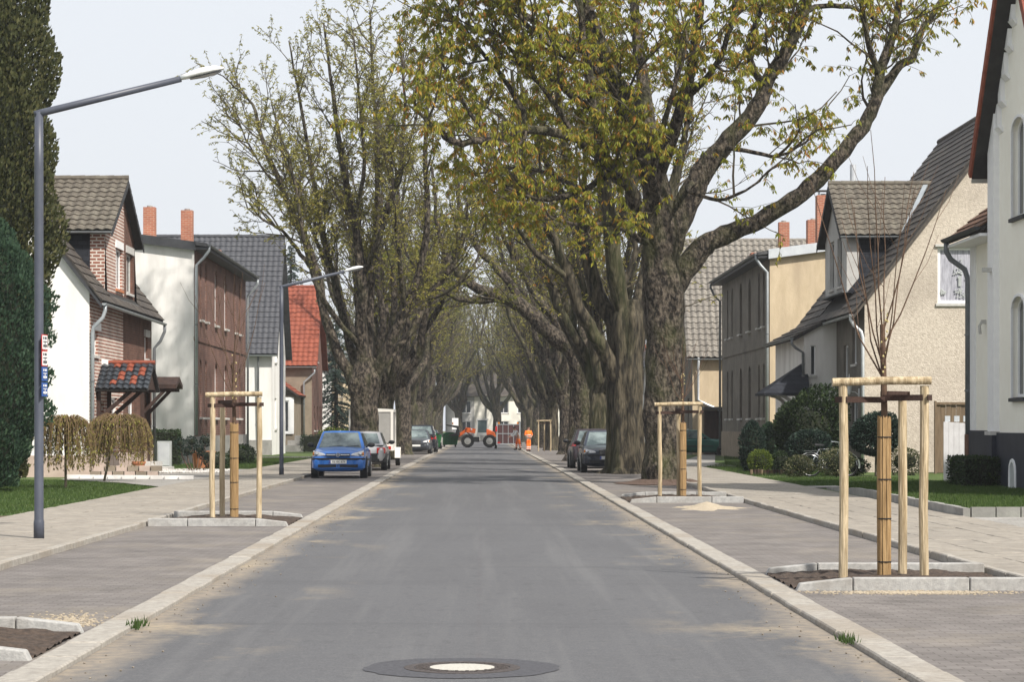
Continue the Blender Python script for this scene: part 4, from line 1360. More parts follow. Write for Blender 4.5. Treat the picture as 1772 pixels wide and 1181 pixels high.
h3, X3, zg3 = long_block('long_brick_house', 'long dark brick house with white gable and two red chimneys', -1, 11.8, 95, 115.7, 9, 9.0, 'brick_dark', 'white_wall2', 'fascia', 'white_trim', plinth=('plinth_grey', 1.2),
                         chim=((-14.2, 99, 10.95, .5, False), (-12.85, 101, 11.0, .5, False), (-12.75, 110, 9.95, .7, False)))
MB().box(X3(-.02), X3(9), 94.95, 95.02, zg3, zg3 + 1.1).build('plinth', M['plinth_grey'], h3)
downpipe(h3, [(X3(-.6), 95.0, 9.0), (X3(-.6), 95.0, 8.8), (X3(-.4), 94.95, 8.5), (X3(-.1), 94.93, 8.2), (X3(-.1), 94.93, 1.2)], 'zinc', .065)
downpipe(h3, [(X3(-.6), 115.7, 8.9), (X3(-.6), 115.7, 8.7), (X3(-.4), 115.75, 8.4), (X3(-.1), 115.78, 8.1), (X3(-.1), 115.78, .4)], 'zinc', .06)
h4, X4, zg4 = long_block('long_beige_house', 'long two storey house with sooty grey front and beige gable', 1, 12.6, 101, 121, 9, 9.1, 'grey_wall', 'beige_wall', 'zinc_pale', 'frame_brown', plinth=('brown_wall', 1.35),
                         chim=((14.65, 112, 11.45, .5, False), (15.5, 108, 11.2, .58, False), (15.45, 104.5, 12.0, .62, True), (13.5, 112.5, 10.0, .8, False)))
downpipe(h4, [(X4(-.6), 101.0, 9.1), (X4(-.6), 101.0, 8.9), (X4(-.4), 100.95, 8.6), (X4(-.12), 100.93, 8.3), (X4(-.12), 100.93, .6)], 'zinc', .065)
downpipe(h4, [(X4(-.6), 121, 9.0), (X4(-.6), 121, 8.8), (X4(-.4), 121.05, 8.4), (X4(-.1), 121.1, 8.1), (X4(-.1), 121.1, .4)], 'zinc_dark', .06)

# --- steep gables facing the street
def street_gable(name, label, s, xf, y0, y1, D, eave, ridge, side, front, tmat, limit=300, tile=pantile, tw=.3, te=.36, holes=(), over=.35, barge='fascia', side_holes=()):
    zg = gz((y0 + y1) / 2)
    t = thing(name, label, 'house', (s * (xf + D / 2), (y0 + y1) / 2, zg + .05))
    X = lambda u: s * (xf + u)
    ym = (y0 + y1) / 2
    fm = lambda a, z: (X(0), a, z + zg)
    wall('front_gable', M[front], t, [(y0, 0), (y1, 0), (y1, eave), (ym, ridge), (y0, eave)], [h for h, _ in holes], fm, (s * .16, 0, 0))
    for h, kw in holes: window(t, h, fm, (s * .16, 0, 0), **kw)
    sm = lambda y: (lambda a, z: (X(a), y, z + zg))
    wall('side_wall', M[side], t, rect(0, D, 0, eave), [h for h, _ in side_holes], sm(y0), (0, .15, 0))
    for h, kw in side_holes: window(t, h, sm(y0), (0, .15, 0), **kw)
    wall('side_wall', M[side], t, rect(0, D, 0, eave), [], sm(y1), (0, -.1, 0))
    wall('rear_gable', M[side], t, [(y0, 0), (y1, 0), (y1, eave), (ym, ridge), (y0, eave)], [], lambda a, z: (X(D), a, z + zg), (-s * .1, 0, 0))
    k = (ridge - eave) / (ym - y0)
    ze = eave - over * k * .6
    up = Vector((0, 1, (ridge - ze) / (ym - y0 + over))).normalized()
    L = math.hypot(ym - y0 + over, ridge - ze)
    ro = roof(t, (X(-over), y0 - over, zg + ze + .1), (s, 0, 0), up, D + 2 * over, L, tile, tw, te, M[tmat], limit)
    roof(t, (X(-over), y1 + over, zg + ze + .1), (s, 0, 0), Vector((0, -up.y, up.z)), D + 2 * over, L, None, under=M[tmat])
    ridge_caps(ro, (X(-over), ym, zg + ridge + .14), (X(D + over), ym, zg + ridge + .14), M[tmat], .11, .6)
    b = MB()
    for sg, ya in ((1, y0 - over), (-1, y1 + over)):
        b.prism([(X(-over - .02), ya, zg + ze + .08), (X(-over - .02), ym, zg + ridge + .1), (X(-over - .02), ym, zg + ridge - .15), (X(-over - .02), ya, zg + ze - .12)], (s * .03, 0, 0))
    b.build('barge_board', M[barge], t)
    gutter(t, (X(-over), y0 - over - .06, zg + ze + .06), (X(D), y0 - over - .06, zg + ze + .06), 'zinc')
    return t, X, zg
h5, X5, zg5 = street_gable('white_gabled_house', 'white house with steep slate grey roof beside the long brick house', -1, 11.4, 125.5, 134.5, 12, 5.75, 12.2, 'white_wall', 'white_wall', 'tile_slate', 300,
    holes=[(rect(127.5, 128.7, 1.5, 3.2), WK), (rect(131, 132.2, 1.5, 3.2), WK), (rect(127.5, 128.7, 5.2, 6.6), WK), (rect(131, 132.2, 5.2, 6.6), WK)])
downpipe(h5, [(X5(.7), 125.2, 5.4), (X5(.7), 125.3, 5.2), (X5(.7), 125.4, .4)], 'zinc_dark', .055)
MB().box(X5(-.03), X5(12), 125.45, 125.53, zg5, zg5 + .9).build('plinth', M['plinth_grey'], h5)
h6, X6, zg6 = street_gable('red_roofed_house', 'brown house with bright red tiled roof and timber gable', -1, 11.0, 150, 160, 10, 5.7, 10.9, 'brown_wall', 'brick_dark', 'tile_red', 300, tw=.33, te=.42, barge='tile_red',
    holes=[(rect(152, 153, 1.4, 3.0), WN), (rect(154.5, 155.5, 1.4, 3.0), WN), (rect(157, 158, 1.4, 3.0), WN), (rect(154, 156, 6.0, 7.4), WN)])
an = MB().box(-13.2, -11.7, 145, 149.98, zg6, zg6 + 3.6).build('annex', M['brown_wall'], h6)
roof(an, (-11.4, 144.7, zg6 + 3.6), (0, 1, 0), Vector((-1, 0, .7)), 5.3, 2.3, flattile, .33, .4, M['tile_red'], 300, name='annex_roof')
fmn = lambda a, z: (a, 144.9, z + zg6)
cf = wall('annex_window_front', M['white_trim'], h6, rect(-13.15, -11.75, 1.2, 3.5), [rect(-13.0, -12.05, 1.3, 3.3)], fmn, (0, .08, 0))
window(cf, rect(-13.0, -12.05, 1.3, 3.3), fmn, (0, .08, 0), WF, .07, mull=False)
downpipe(h6, [(X6(-.2), 149.7, 5.3), (X6(-.2), 149.7, 5.0), (X6(.5), 149.8, 4.4), (X6(.5), 149.85, .3)], 'zinc', .06)
for i in range(3): MB().box(-12.4 + .4 * i, -10.6, 142.6 + i * .5, 144.8, zg6 + .05, zg6 + .5 + .3 * i).build('step', M['plinth_grey'], h6)
h7, X7, zg7 = street_gable('weathered_roof_house', 'house with tall lichen grey tiled roof behind the beige block', 1, 11.6, 127, 136, 12, 5.6, 12.1, 'beige_wall', 'grey_wall', 'tile_grey', 300, tile=deep_pantile, tw=.34, te=.40,
    holes=[(rect(129, 130, 1.5, 3.2), WN), (rect(132.6, 133.6, 1.5, 3.2), WN), (rect(130.8, 132, 6, 7.6), WN)])
downpipe(h7, [(X7(.3), 126.7, 5.35), (X7(.3), 126.6, 5.1), (X7(.3), 126.8, 4.7), (X7(.3), 126.9, 3.0), (X7(.75), 126.9, 2.75), (X7(1.6), 126.85, 2.4), (X7(1.7), 126.85, 2.2), (X7(1.7), 126.85, 1.3)], 'zinc_pale', .07, low=(X7(1.7), 126.85, -.05, 1.35, 'red_pipe'))
rp = MB().box(X7(.4), X7(5), 124.4, 126.95, zg7 + 2.55, zg7 + 2.7).build('lean_to_roof', M['felt'], h7)
MB().box(X7(.6), X7(4.9), 126.2, 126.98, zg7, zg7 + 2.5).build('lean_to_wall', M['timber_dark'], h7)

# --- right foreground: cream house, its gable towards the street
def cream_house():
    s, xf = 1, 12.0
    t = thing('cream_house', 'cream house with white pilasters, dark blue plinth and red tiled gable', 'house', (17, 50, .1))
    fm = lambda a, z: (xf, a, z)
    ym, yA, yB = 50.9, 54.15, 47.6
    za, zap = 8.1, 12.6
    hs = [arch(50.95, 52.2, 6.3, 8.55, .28), arch(50.95, 52.2, 2.25, 4.55, .28), arch(48.9, 50.2, 6.3, 8.55, .28), arch(48.9, 50.2, 2.25, 4.55, .28)]
    wall('front_wall', M['cream_wall'], t, [(44, 0), (yA, 0), (yA, za), (ym, zap), (yB, za), (44, za)], hs, fm, (.2, 0, 0))
    for h in hs: window(t, h, fm, (.2, 0, 0), WF, .08, sill=M['fascia'], sillw=.09)
    wall('side_wall', M['cream_wall'], t, rect(xf, xf + 10, 0, za), [], lambda a, z: (a, yA, z), (0, -.1, 0))
    MB().box(xf, xf + 9.9, 44, 44.05, 0, za).build('near_wall', M['cream_wall'], t)
    # white pilaster, surrounds and stepped corbels
    MB().box(xf - .14, xf + .02, 53.55, yA + .02, 1.47, 9.0).build('pilaster', M['white_trim'], t)
    for i, (yy, zz) in enumerate(((53.42, 8.5), (53.1, 9.05), (52.75, 9.62), (52.4, 10.2), (52.05, 10.75), (51.7, 11.3))):
        MB().hexa([(xf - .02, yy - .3, zz - .12), (xf + .02, yy - .3, zz - .12), (xf + .02, yy + .15, zz - .12), (xf - .02, yy + .15, zz - .12),
                   (xf - .12, yy - .3, zz), (xf + .02, yy - .3, zz), (xf + .02, yy + .15, zz), (xf - .12, yy + .15, zz)]).build('corbel', M['white_trim'], t)
        MB().box(xf - .10, xf + .01, yy - .12, yy + .16, zz + .002, zz + .55).build('corbel_block', M['white_trim'], t)
    for h in hs[:2]:
        a0, a1, z0, z1 = 50.95, 52.2, h[0][1], h[3][1]
        b = MB()
        for i in range(len(h)):
            p, q_ = h[i], h[(i + 1) % len(h)]
            if i == 0: continue
            b.bar((xf - .02, p[0], p[1]), (xf - .02, q_[0], q_[1]), .05, .06)
        b.build('window_surround', M['white_trim'], t)
    MB().box(xf - .08, xf + .04, 44, yA + .05, 0, 1.46).build('plinth', M['plinth_dark'], t)
    MB().box(xf - .20, xf + .02, 53.5, yA + .07, 1.4, 1.49).build('pilaster_foot', M['stone_trim'], t)
    MB().box(xf - .19, xf + .02, 53.5, yA + .07, 0, 1.4).build('pilaster_plinth', M['plinth_dark'], t)
    fp = lambda a, z: (xf - .085, a, z)
    nb = MB()
    ho, hi_ = arch(51.5, 52.15, .1, .88, .3), arch(51.58, 52.07, .14, .81, .25)
    n = len(ho)
    pts = [Vector(fp(*p)) for p in ho] + [Vector(fp(*p)) for p in hi_] + [Vector(fp(*p)) + Vector((-.03, 0, 0)) for p in ho] + [Vector(fp(*p)) + Vector((-.03, 0, 0)) for p in hi_]
    nb.add(pts, [(2 * n + i, 2 * n + (i + 1) % n, 3 * n + (i + 1) % n, 3 * n + i) for i in range(n)] + [(i, (i + 1) % n, 2 * n + (i + 1) % n, 2 * n + i) for i in range(n)] + [(n + i, n + (i + 1) % n, 3 * n + (i + 1) % n, 3 * n + i) for i in range(n)])
    nf = nb.build('cellar_window', M['white_trim'], t, recalc=False)
    MB().quad(*[Vector(fp(*p)) + Vector((-.008, 0, 0)) for p in hi_]).build('pane', M['cabinet'], nf, recalc=False)
    # gable roof
    oh = .42
    for sg, yy in ((-1, yA), (1, yB)):
        kk = (zap - za) / abs(ym - yy)
        ye = yy - sg * .5
        ze = za - .5 * kk
        up = Vector((0, sg, kk)).normalized()
        L = math.hypot(ym - ye, zap - ze)
        roof(t, (xf - oh, ye, ze + .1), (1, 0, 0), up, 10.5, L, pantile, .3, .36, M['tile_red'], 300)
        # verge tiles and white soffit
        b = MB()
        a_, c_ = Vector((xf - oh - .03, ye, ze + .12)), Vector((xf - oh - .03, ym, zap + .12))
        nn = 12
        for i in range(nn):
            p, q_ = a_.lerp(c_, i / nn), a_.lerp(c_, (i + 1) / nn)
            b.bar(p, q_ + Vector((0, 0, .02)), .06, .2)
        b.build('verge_tiles', M['tile_red'], t)
        MB().prism([(xf - oh, ye, ze), (xf - oh, ym, zap), (xf + .0, ym, zap), (xf + .0, ye, ze)], (0, 0, -.05)).build('soffit', M['grey_light'], t)
    # recessed lower wing with brown roof
    x2 = 12.3
    y2 = 58.0
    f2 = lambda a, z: (x2, a, z)
    h2_ = [rect(54.6, 55.35, 2.3, 4.45), rect(54.6, 55.35, 6.6, 6.65)][:1]
    wall('wing_front', M['cream_wall'], t, rect(yA + .001, y2, 0, 6.6), h2_, f2, (.16, 0, 0))
    for h in h2_: window(t, h, f2, (.16, 0, 0), WF, .07, sill=M['fascia'])
    MB().box(x2, x2 + 8, y2 - .06, y2, 0, 6.6).build('wing_side', M['cream_wall'], t)
    MB().box(x2 - .04, x2 + .01, y2 - .55, y2 + .01, 1.5, 6.5).build('corner_pilaster', M['white_trim'], t)
    MB().box(x2 - .07, x2 + .04, yA + .08, y2 + .03, 0, 1.5).build('plinth', M['plinth_dark'], t)
    up = Vector((1, 0, .78)).normalized()
    roof(t, (x2 - .6, yA + .1, 6.27), (0, 1, 0), up, y2 - yA + .05, 4.2, flattile, .33, .36, M['tile_brown'], 300, name='wing_roof')
    gutter(t, (x2 - .66, yA + .1, 6.3), (x2 - .66, y2 + .2, 6.3), 'fascia', .085)
    MB().box(x2 - .6, x2, yA + .1, y2 + .12, 6.08, 6.15).build('wing_soffit', M['white_trim'], t)
    downpipe(t, [(x2 - .62, y2 + .05, 6.25), (x2 - .62, y2 + .08, 6.0), (x2 - .5, y2 + .1, 5.8), (x2 - .15, y2 + .1, 5.55), (x2 - .07, y2 + .1, 5.3), (x2 - .07, y2 + .1, 1.3)], 'zinc_dark', .07, low=(x2 - .07, y2 + .1, .05, 1.4, 'tile_brown'))
    b = MB()
    b.box(x2 - .12, x2, 56.3, 56.38, 4.1, 4.2)
    b.tube([(x2 - .10, 56.34, 4.15), (x2 - .16, 56.34, 4.05), (x2 - .14, 56.34, 3.85)], .035, 6)
    b.build('wall_lamp', M['stone_trim'], t)
    MB().box(xf - .34, xf - .13, 53.7, 53.85, 5.2, 5.3).build('wall_spotlight', M['stone_trim'], t)
    return t
cream_house()

# --- further houses half hidden by the trees
def far_house(label, s, xf, y0, y1, D, eave, k, gm_, fm_, tm_, group=None):
    hs = []
    y = y0 + 1.5
    while y < y1 - 1.6:
        hs.append((rect(y, y + 1.1, 1.4, 2.9), WN))
        if eave > 4.8: hs.append((rect(y, y + 1.1, 4.0, 5.3) if eave < 6.2 else rect(y, y + 1.1, 4.3, 5.7), WN))
        y += 2.7
    hs = [h for h in hs if h[0][2][1] < eave - .1]
    return double_house('far_house', label, s, xf, y0, y1, D, eave, k, gm_, [(y0, y1, fm_)], tm_, None, hs, limit=0)
far_house('far white house behind the dark spruce on the left', -1, 10.9, 168, 182, 9, 5.5, .9, 'white_wall', 'beige_wall', 'tile_slate')
far_house('far beige house behind the parked black car', -1, 11.0, 200, 216, 9, 5.8, .9, 'beige_wall', 'beige_wall', 'tile_dark')
far_house('far white house seen between the right hand trunks', 1, 11.4, 152, 168, 9, 5.9, .9, 'white_wall', 'white_wall2', 'tile_slate')
far_house('far grey house deep among the right hand trees', 1, 11.6, 190, 206, 9, 5.6, .9, 'grey_light', 'grey_light', 'tile_dark')
far_house('far brick house among the last right hand trees', 1, 11.6, 228, 244, 9, 5.6, .9, 'brick_dark', 'brick_dark', 'tile_red')
# cream house closing the street
def end_house():
    y = 296
    zg = gz(y)
    t = thing('end_house', 'cream two storey house with brown roof closing the far end of street', 'house', (3, y + 5, zg))
    fm = lambda a, z: (a, y, z + zg)
    hs = [rect(a, a + 1.3, z, z + 1.6) for a in (-2.6, 2.2, 4.6, 7.6) for z in (.9, 3.5)]
    wall('front_wall', M['cream_wall'], t, rect(-.9, 13, 0, 5.9), [h for h in hs if h[0][0] > -.8], fm, (0, .16, 0))
    wall('front_wall', M['grey_light'], t, rect(-4.6, -.9, 0, 5.9), [h for h in hs if h[0][0] < -.8], fm, (0, .16, 0))
    for h in hs: window(t, h, fm, (0, .16, 0), WF, .1, sill=M['stone_trim'])
    MB().box(-4.6, -4.5, y, y + 10, zg, zg + 5.9).build('side_wall', M['grey_light'], t)
    MB().box(12.9, 13, y, y + 10, zg, zg + 5.9).build('side_wall', M['cream_wall'], t)
    roof(t, (-5, y - .5, zg + 5.7), (1, 0, 0), Vector((0, 1, .75)), 18.4, 6.9, None, under=M['tile_dark'])
    roof(t, (-5, y + 10.5, zg + 5.7), (1, 0, 0), Vector((0, -1, .75)), 18.4, 6.9, None, under=M['tile_dark'])
    downpipe(t, [(.6, y - .08, zg + 5.7), (.6, y - .08, zg + 3), (.6, y - .08, zg + .2)], 'zinc_dark', .07)
end_house()

# --- board fence and grey gate between the right hand houses
fe = thing('board_fence', 'tall brown board fence beside the pebbledash gable', 'fence', (15.9, 74, .08))
for i in range(14):
    MB().box(14.55 + i * .165, 14.55 + i * .165 + .155, 74.0 + (i % 2) * .02, 74.03 + (i % 2) * .02, .1, 2.32 + rnd.uniform(-.012, .012)).build('board', M['wood_fence'], fe)
MB().box(14.5, 16.9, 73.95, 73.99, 2.28, 2.36).build('top_rail', M['wood_fence'], fe)
MB().box(14.5, 14.56, 73.92, 74.05, .05, 2.4).build('post', M['wood_fence'], fe)
ga = thing('garden_gate', 'pale grey boarded gate by the dark blue plinth', 'gate', (12.6, 62.5, .08))
for i in range(5):
    MB().box(12.5 + i * .14, 12.5 + i * .14 + .135, 62.5, 62.53, .12, 1.72 - i * .01).build('board', M['gate_grey'], ga)
for i in (0, 1, 2): MB().box(12.55 + i * .25, 12.55 + i * .25 + .14, 62.56, 62.62, 1.72, 1.88).build('cap', M['zinc_pale'], ga)
# ================================================================ trees
def add_leaf(b, p, d, L, wd, tone, side=None):
    d = d.normalized()
    s = d.cross(side or Vector((0, .3, 1))).normalized() if side is None else d.cross(side)
    if s.length < 1e-4: s = d.orthogonal()
    s = s.normalized() * (wd / 2)
    m = p + d * (L * .5)
    i = len(b.v)
    n = d.cross(s).normalized() * (L * .06)
    b.v += [tuple(p), tuple(m + s + n), tuple(p + d * L), tuple(m - s + n)]
    b.f += [(i, i + 1, i + 2), (i, i + 2, i + 3)]
    b.tone += [tone] * 4
class Tree:
    def __init__(self, seed, leaf_len=.15, leaf_n=4, droop=.8, lseg=.5, dens=1.0, tmin=.011, leafd=1.0, up=.35, hang=0.0):
        self.g = random.Random(seed)
        self.bark, self.twig, self.leaf = MB(), MB(), MB()
        self.ll, self.ln, self.droop, self.dens, self.tmin, self.leafd, self.up, self.hang = leaf_len, leaf_n, droop, dens, tmin, leafd, up, hang
    def cluster(self, p, d):
        g = self.g
        t0 = g.random()
        for k in range(g.randint(max(1, self.ln - 2), self.ln)):
            a = g.uniform(0, 6.28)
            v = Vector((math.cos(a), math.sin(a), -self.droop * g.uniform(.6, 2.2)))
            L = self.ll * g.uniform(.55, 1.2)
            tn = min(1, max(0, .5 * t0 + .5 * g.random()))
            add_leaf(self.leaf, p + Vector((g.uniform(-.03, .03), g.uniform(-.03, .03), g.uniform(-.02, .02))), v, L, L * g.uniform(.22, .36), tn, Vector((g.uniform(-1, 1), g.uniform(-1, 1), .2)))
    def path(self, p, d, L, wob, up, n):
        g = self.g
        pts = [p]
        d = d.normalized()
        for i in range(n):
            d = (d + Vector((g.gauss(0, wob), g.gauss(0, wob), g.gauss(0, wob) + up)) ).normalized()
            p = p + d * (L / n)
            pts.append(p)
        return pts
    def twigs(self, pts, r, level, L):
        """side shoots along a limb given as points"""
        g = self.g
        tot = sum((pts[i + 1] - pts[i]).length for i in range(len(pts) - 1))
        space = (.34 if level == 1 else .21) / self.dens
        nk = max(1, int(tot / space))
        for k in range(nk):
            f = g.uniform(.12 if level > 1 else .18, 1.0)
            i = min(len(pts) - 2, int(f * (len(pts) - 1)))
            q = pts[i].lerp(pts[i + 1], f * (len(pts) - 1) - i)
            d0 = (pts[i + 1] - pts[i]).normalized()
            side = Vector((g.gauss(0, 1), g.gauss(0, 1), g.gauss(0, .6)))
            side = (side - d0 * side.dot(d0)).normalized()
            dd = d0 * g.uniform(.35, .9) + side * g.uniform(.5, 1.0) + Vector((0, 0, .15))
            if level == 1:
                LL = g.uniform(.9, 3.1) * (1.15 - .4 * f)
                rr = max(self.tmin * 1.7, min(.05, LL * .016))
                sp = self.path(q, dd, LL, .17, self.up * .22, 5)
                self.twig.tube(sp, [rr, rr * .85, rr * .7, rr * .58, rr * .48, rr * .38], 4, cap=False)
                self.twigs(sp, rr, 2, LL)
            else:
                LL = g.uniform(.3, 1.05)
                sp = self.path(q, dd, LL, .22, self.up * .16 - self.hang, 3)
                rr = self.tmin
                self.twig.tube(sp, [rr, rr * .85, rr * .7, rr * .5], 3, cap=False)
                n = int(round(LL * 4.2 * self.leafd + g.random() * .8))
                for j in range(n):
                    f2 = 1.0 if j == 0 else g.uniform(.25, 1)
                    i2 = min(2, int(f2 * 3))
                    self.cluster(sp[i2].lerp(sp[i2 + 1], f2 * 3 - i2), dd)
    def limb(self, pts, rad, n=9, lump=.10, start=.0):
        # smooth the polyline, add small kinks
        g = self.g
        P_, R_ = [], []
        m = len(pts)
        for i in range(m - 1):
            p0, p1, p2, p3 = pts[max(0, i - 1)], pts[i], pts[i + 1], pts[min(m - 1, i + 2)]
            steps = 4
            for s in range(steps):
                t = s / steps
                q = .5 * ((2 * p1) + (p2 - p0) * t + (2 * p0 - 5 * p1 + 4 * p2 - p3) * t * t + (3 * p1 - p0 - 3 * p2 + p3) * t ** 3)
                P_.append(q + Vector((g.gauss(0, .018), g.gauss(0, .018), g.gauss(0, .018))))
                R_.append(rad[i] * (1 - t) + rad[i + 1] * t)
        P_.append(pts[-1])
        R_.append(rad[-1])
        R_ = [r * (1 + g.uniform(-.06, .08)) for r in R_]
        self.bark.tube(P_, R_, n, lump=lump, rg=g)
        self.twigs(P_[int(len(P_) * start):], R_[0], 1, 0)
        # a continuing leading shoot
        return P_, R_
    def trunk(self, pts, rad, n=44, flute=.07, burls=0, knot=.055):
        g = self.g
        seed_ = g.uniform(0, 50)
        ph = [g.uniform(0, 6.28) for _ in range(4)]
        b = self.bark
        rows = []
        m = len(pts)
        dense_p, dense_r = [], []
        for i in range(m - 1):
            st = 14
            for s in range(st):
                t = s / st
                dense_p.append(pts[i].lerp(pts[i + 1], t))
                tt = t * t * (3 - 2 * t)
                dense_r.append(rad[i] * (1 - tt) + rad[i + 1] * tt)
        dense_p.append(pts[-1])
        dense_r.append(rad[-1])
        bl = [((g.uniform(0, 6.28) if g.random() < .4 else 4.71 + g.uniform(-1.2, 1.2)), g.uniform(.15, .95), g.uniform(.05, .17), g.uniform(.2, .5)) for _ in range(burls)]
        V, F = [], []
        H = len(dense_p)
        for i, (p, r) in enumerate(zip(dense_p, dense_r)):
            f = i / (H - 1)
            for k in range(n):
                a = 2 * math.pi * k / n
                q = 1 + flute * (math.sin(5 * a + ph[0] + f * 1.2) * .6 + math.sin(9 * a + ph[1]) * .4 + math.sin(3 * a + ph[2]) * .5) * (1.0 + 1.6 * max(0, .15 - f) / .15)
                for (ba, bf, bh, bw) in bl:
                    da = (a - ba + math.pi) % (2 * math.pi) - math.pi
                    q += bh * math.exp(-(da / bw) ** 2 - ((f - bf) / .07) ** 2)
                w_ = Vector((math.cos(a) * r, math.sin(a) * r, p.z * .55)) + Vector((seed_, 0, 0))
                q += knot * noise.fractal(w_ * 2.6, 1.0, 2.0, 4) + knot * .6 * noise.noise(Vector((w_.x * 9, w_.y * 9, p.z * 2.2)))
                V.append(p + Vector((r * q * math.cos(a), r * q * math.sin(a), 0)))
        for i in range(H - 1):
            for k in range(n):
                k2 = (k + 1) % n
                F.append((i * n + k, i * n + k2, (i + 1) * n + k2, (i + 1) * n + k))
        F.append(tuple((H - 1) * n + k for k in range(n)))
        b.add(V, F)
    def finish(self, name, label, base, barkm, leafm, group=None):
        t = thing(name, label, 'tree', base, group=group)
        self.bark.build('trunk', M[barkm], t, smooth=True, recalc=False)
        self.twig.build('branches', M['bark_twig'], t, recalc=False, kind='stuff')
        self.leaf.build('crown', M[leafm], t, recalc=False, kind='stuff')
        return t
def poly(Z, spec):
    """limb traced as (x, y, radius[, depth offset])"""
    pts, rad = [], []
    for q in spec:
        dz = q[3] if len(q) > 3 else 0
        pts.append(P(q[0], q[1], Z + dz))
        rad.append(q[2])
    return pts, rad

GRP = 'old chestnut trees lining the street'
# ---- the thick chestnut on the right, with the long limb over the pavement
Z = 63.0
T = Tree(1, .175, 5, 1.3, dens=1.08, leafd=2.5, tmin=.009, hang=.22)
T.trunk([P(1151, 848, Z), P(1150, 825, Z), P(1149, 780, Z), P(1148, 700, Z), P(1150, 600, Z), P(1147, 500, Z), P(1143, 410, Z), P(1138, 330, Z), P(1128, 270, Z)], [.76, .60, .50, .49, .52, .55, .46, .36, .26], flute=.05, burls=26, knot=.11)
limbs = [
 [(1165, 500, .30), (1205, 440, .33), (1240, 412, .27), (1300, 390, .24), (1370, 348, .225), (1430, 295, .215), (1485, 230, .20), (1512, 185, .17), (1525, 120, .14), (1548, 50, .11), (1562, -40, .06)],
 [(1510, 180, .13), (1550, 122, .125, .4), (1580, 97, .115, .8), (1594, 55, .09, .9), (1630, 0, .08, 1), (1652, -60, .05, 1.2)],
 [(1520, 130, .09), (1500, 60, .07, -.6), (1492, 0, .05, -1), (1480, -70, .03, -1.2)],
 [(1152, 440, .36), (1188, 352, .34), (1213, 302, .31), (1250, 255, .27), (1300, 200, .23), (1328, 140, .20), (1365, 80, .17), (1395, 10, .14), (1412, -70, .09)],
 [(1322, 150, .11), (1296, 90, .09, -1), (1316, 20, .07, -1.6), (1330, -50, .04, -2)],
 [(1390, 22, .08), (1440, 8, .07, .5), (1500, 24, .05, 1), (1540, 60, .03, 1.4)],
 [(1120, 420, .20), (1104, 362, .2, -.3), (1088, 320, .18, -.8), (1062, 300, .15, -1.2), (1040, 250, .12, -1.8), (1022, 150, .12, -2.2), (1008, 60, .10, -2.4), (1000, -50, .06, -2.6)],
 [(1135, 335, .30), (1095, 225, .28, -.6), (1052, 120, .26, -1.2), (1008, 0, .21, -1.6), (985, -90, .12, -2)],
 [(1130, 310, .22), (1120, 200, .20, 1), (1105, 90, .16, 1.8), (1095, -20, .12, 2.2), (1090, -100, .07, 2.4)],
 [(1140, 300, .2), (1175, 200, .17, -1), (1200, 90, .14, -1.6), (1214, -30, .09, -2)],
 [(1088, 318, .11, -.8), (1000, 245, .12, -2.5), (920, 224, .115, -3.5), (850, 242, .10, -4), (790, 246, .085, -4.2), (752, 222, .06, -4.4), (715, 188, .035, -4.6)],
 [(1062, 302, .09, -1.2), (1000, 330, .08, -2), (930, 345, .06, -2.6), (870, 320, .04, -3)],
 [(1210, 310, .09), (1190, 330, .05, -1), (1240, 345, .05, -1.6), (1290, 330, .035, -2.2), (1330, 300, .02, -2.5)],
 [(1250, 255, .08), (1290, 260, .06, -1), (1350, 270, .045, -1.6), (1400, 240, .03, -2)],
 [(1090, 225, .12, -.6), (1010, 180, .10, -2), (940, 120, .08, -3), (890, 40, .05, -3.6), (870, -40, .03, -4)],
 [(1120, 200, .10, 1), (1060, 120, .09, 2.5), (1010, 30, .07, 3.5), (980, -60, .04, 4)],
 [(1180, 180, .09, -1), (1240, 110, .08, -2.5), (1270, 20, .06, -3.2), (1280, -60, .03, -3.6)],
 [(1050, 125, .12, -1.2), (1000, 110, .09, -2.6), (930, 60, .06, -3.6), (880, 0, .04, -4.2)],
 [(1050, 120, .11, -1.2), (960, 60, .09, -2), (880, 8, .07, -2.6), (800, -40, .04, -3)],
 [(920, 225, .08, -3.5), (880, 150, .07, -3), (830, 85, .055, -2.8), (780, 30, .03, -2.6)],
 [(850, 242, .06, -4), (805, 180, .05, -3.6), (765, 110, .03, -3.2)],
 [(1000, 245, .07, -2.5), (960, 180, .06, -3), (900, 110, .05, -3.4), (850, 40, .03, -3.6)],
 [(1000, 330, .06, -2), (950, 300, .055, -1), (890, 290, .045, 0), (830, 300, .03, 1)],
 [(1120, 420, .09, -.3), (1060, 390, .07, -1.4), (1010, 390, .05, -2.2), (960, 380, .03, -2.8)],
 [(1145, 360, .12), (1130, 320, .10, -1.4), (1140, 250, .08, -2.8), (1165, 160, .06, -3.6), (1190, 70, .04, -4)],
]
for k, s in enumerate(limbs):
    pts, rad = poly(Z, s)
    sparse = k in (0, 1, 2, 5, 12, 13)
    T.leafd, T.dens = (1.35, .85) if sparse else (2.5, 1.08)
    T.limb(pts, rad, 12 if k in (0, 3, 7) else 9, start=.42 if k == 0 else (.3 if k == 3 else .2))
big = T.finish('chestnut_tree', 'thick knotty chestnut with one long limb reaching over the right pavement', (5.0, 63, .03), 'bark', 'leaf_near', GRP)
bn = MB()
n = 30
pts = [(5.0, 62.9, .16)]
for r_, h_ in ((.7, .15), (1.1, .07), (1.5, .032)):
    for k in range(n):
        a = 2 * math.pi * k / n
        pts.append((5.0 + r_ * math.cos(a) * rnd.uniform(.85, 1.1) * .95, 62.9 + r_ * 1.3 * math.sin(a) * rnd.uniform(.85, 1.1), h_ + rnd.uniform(0, .02)))
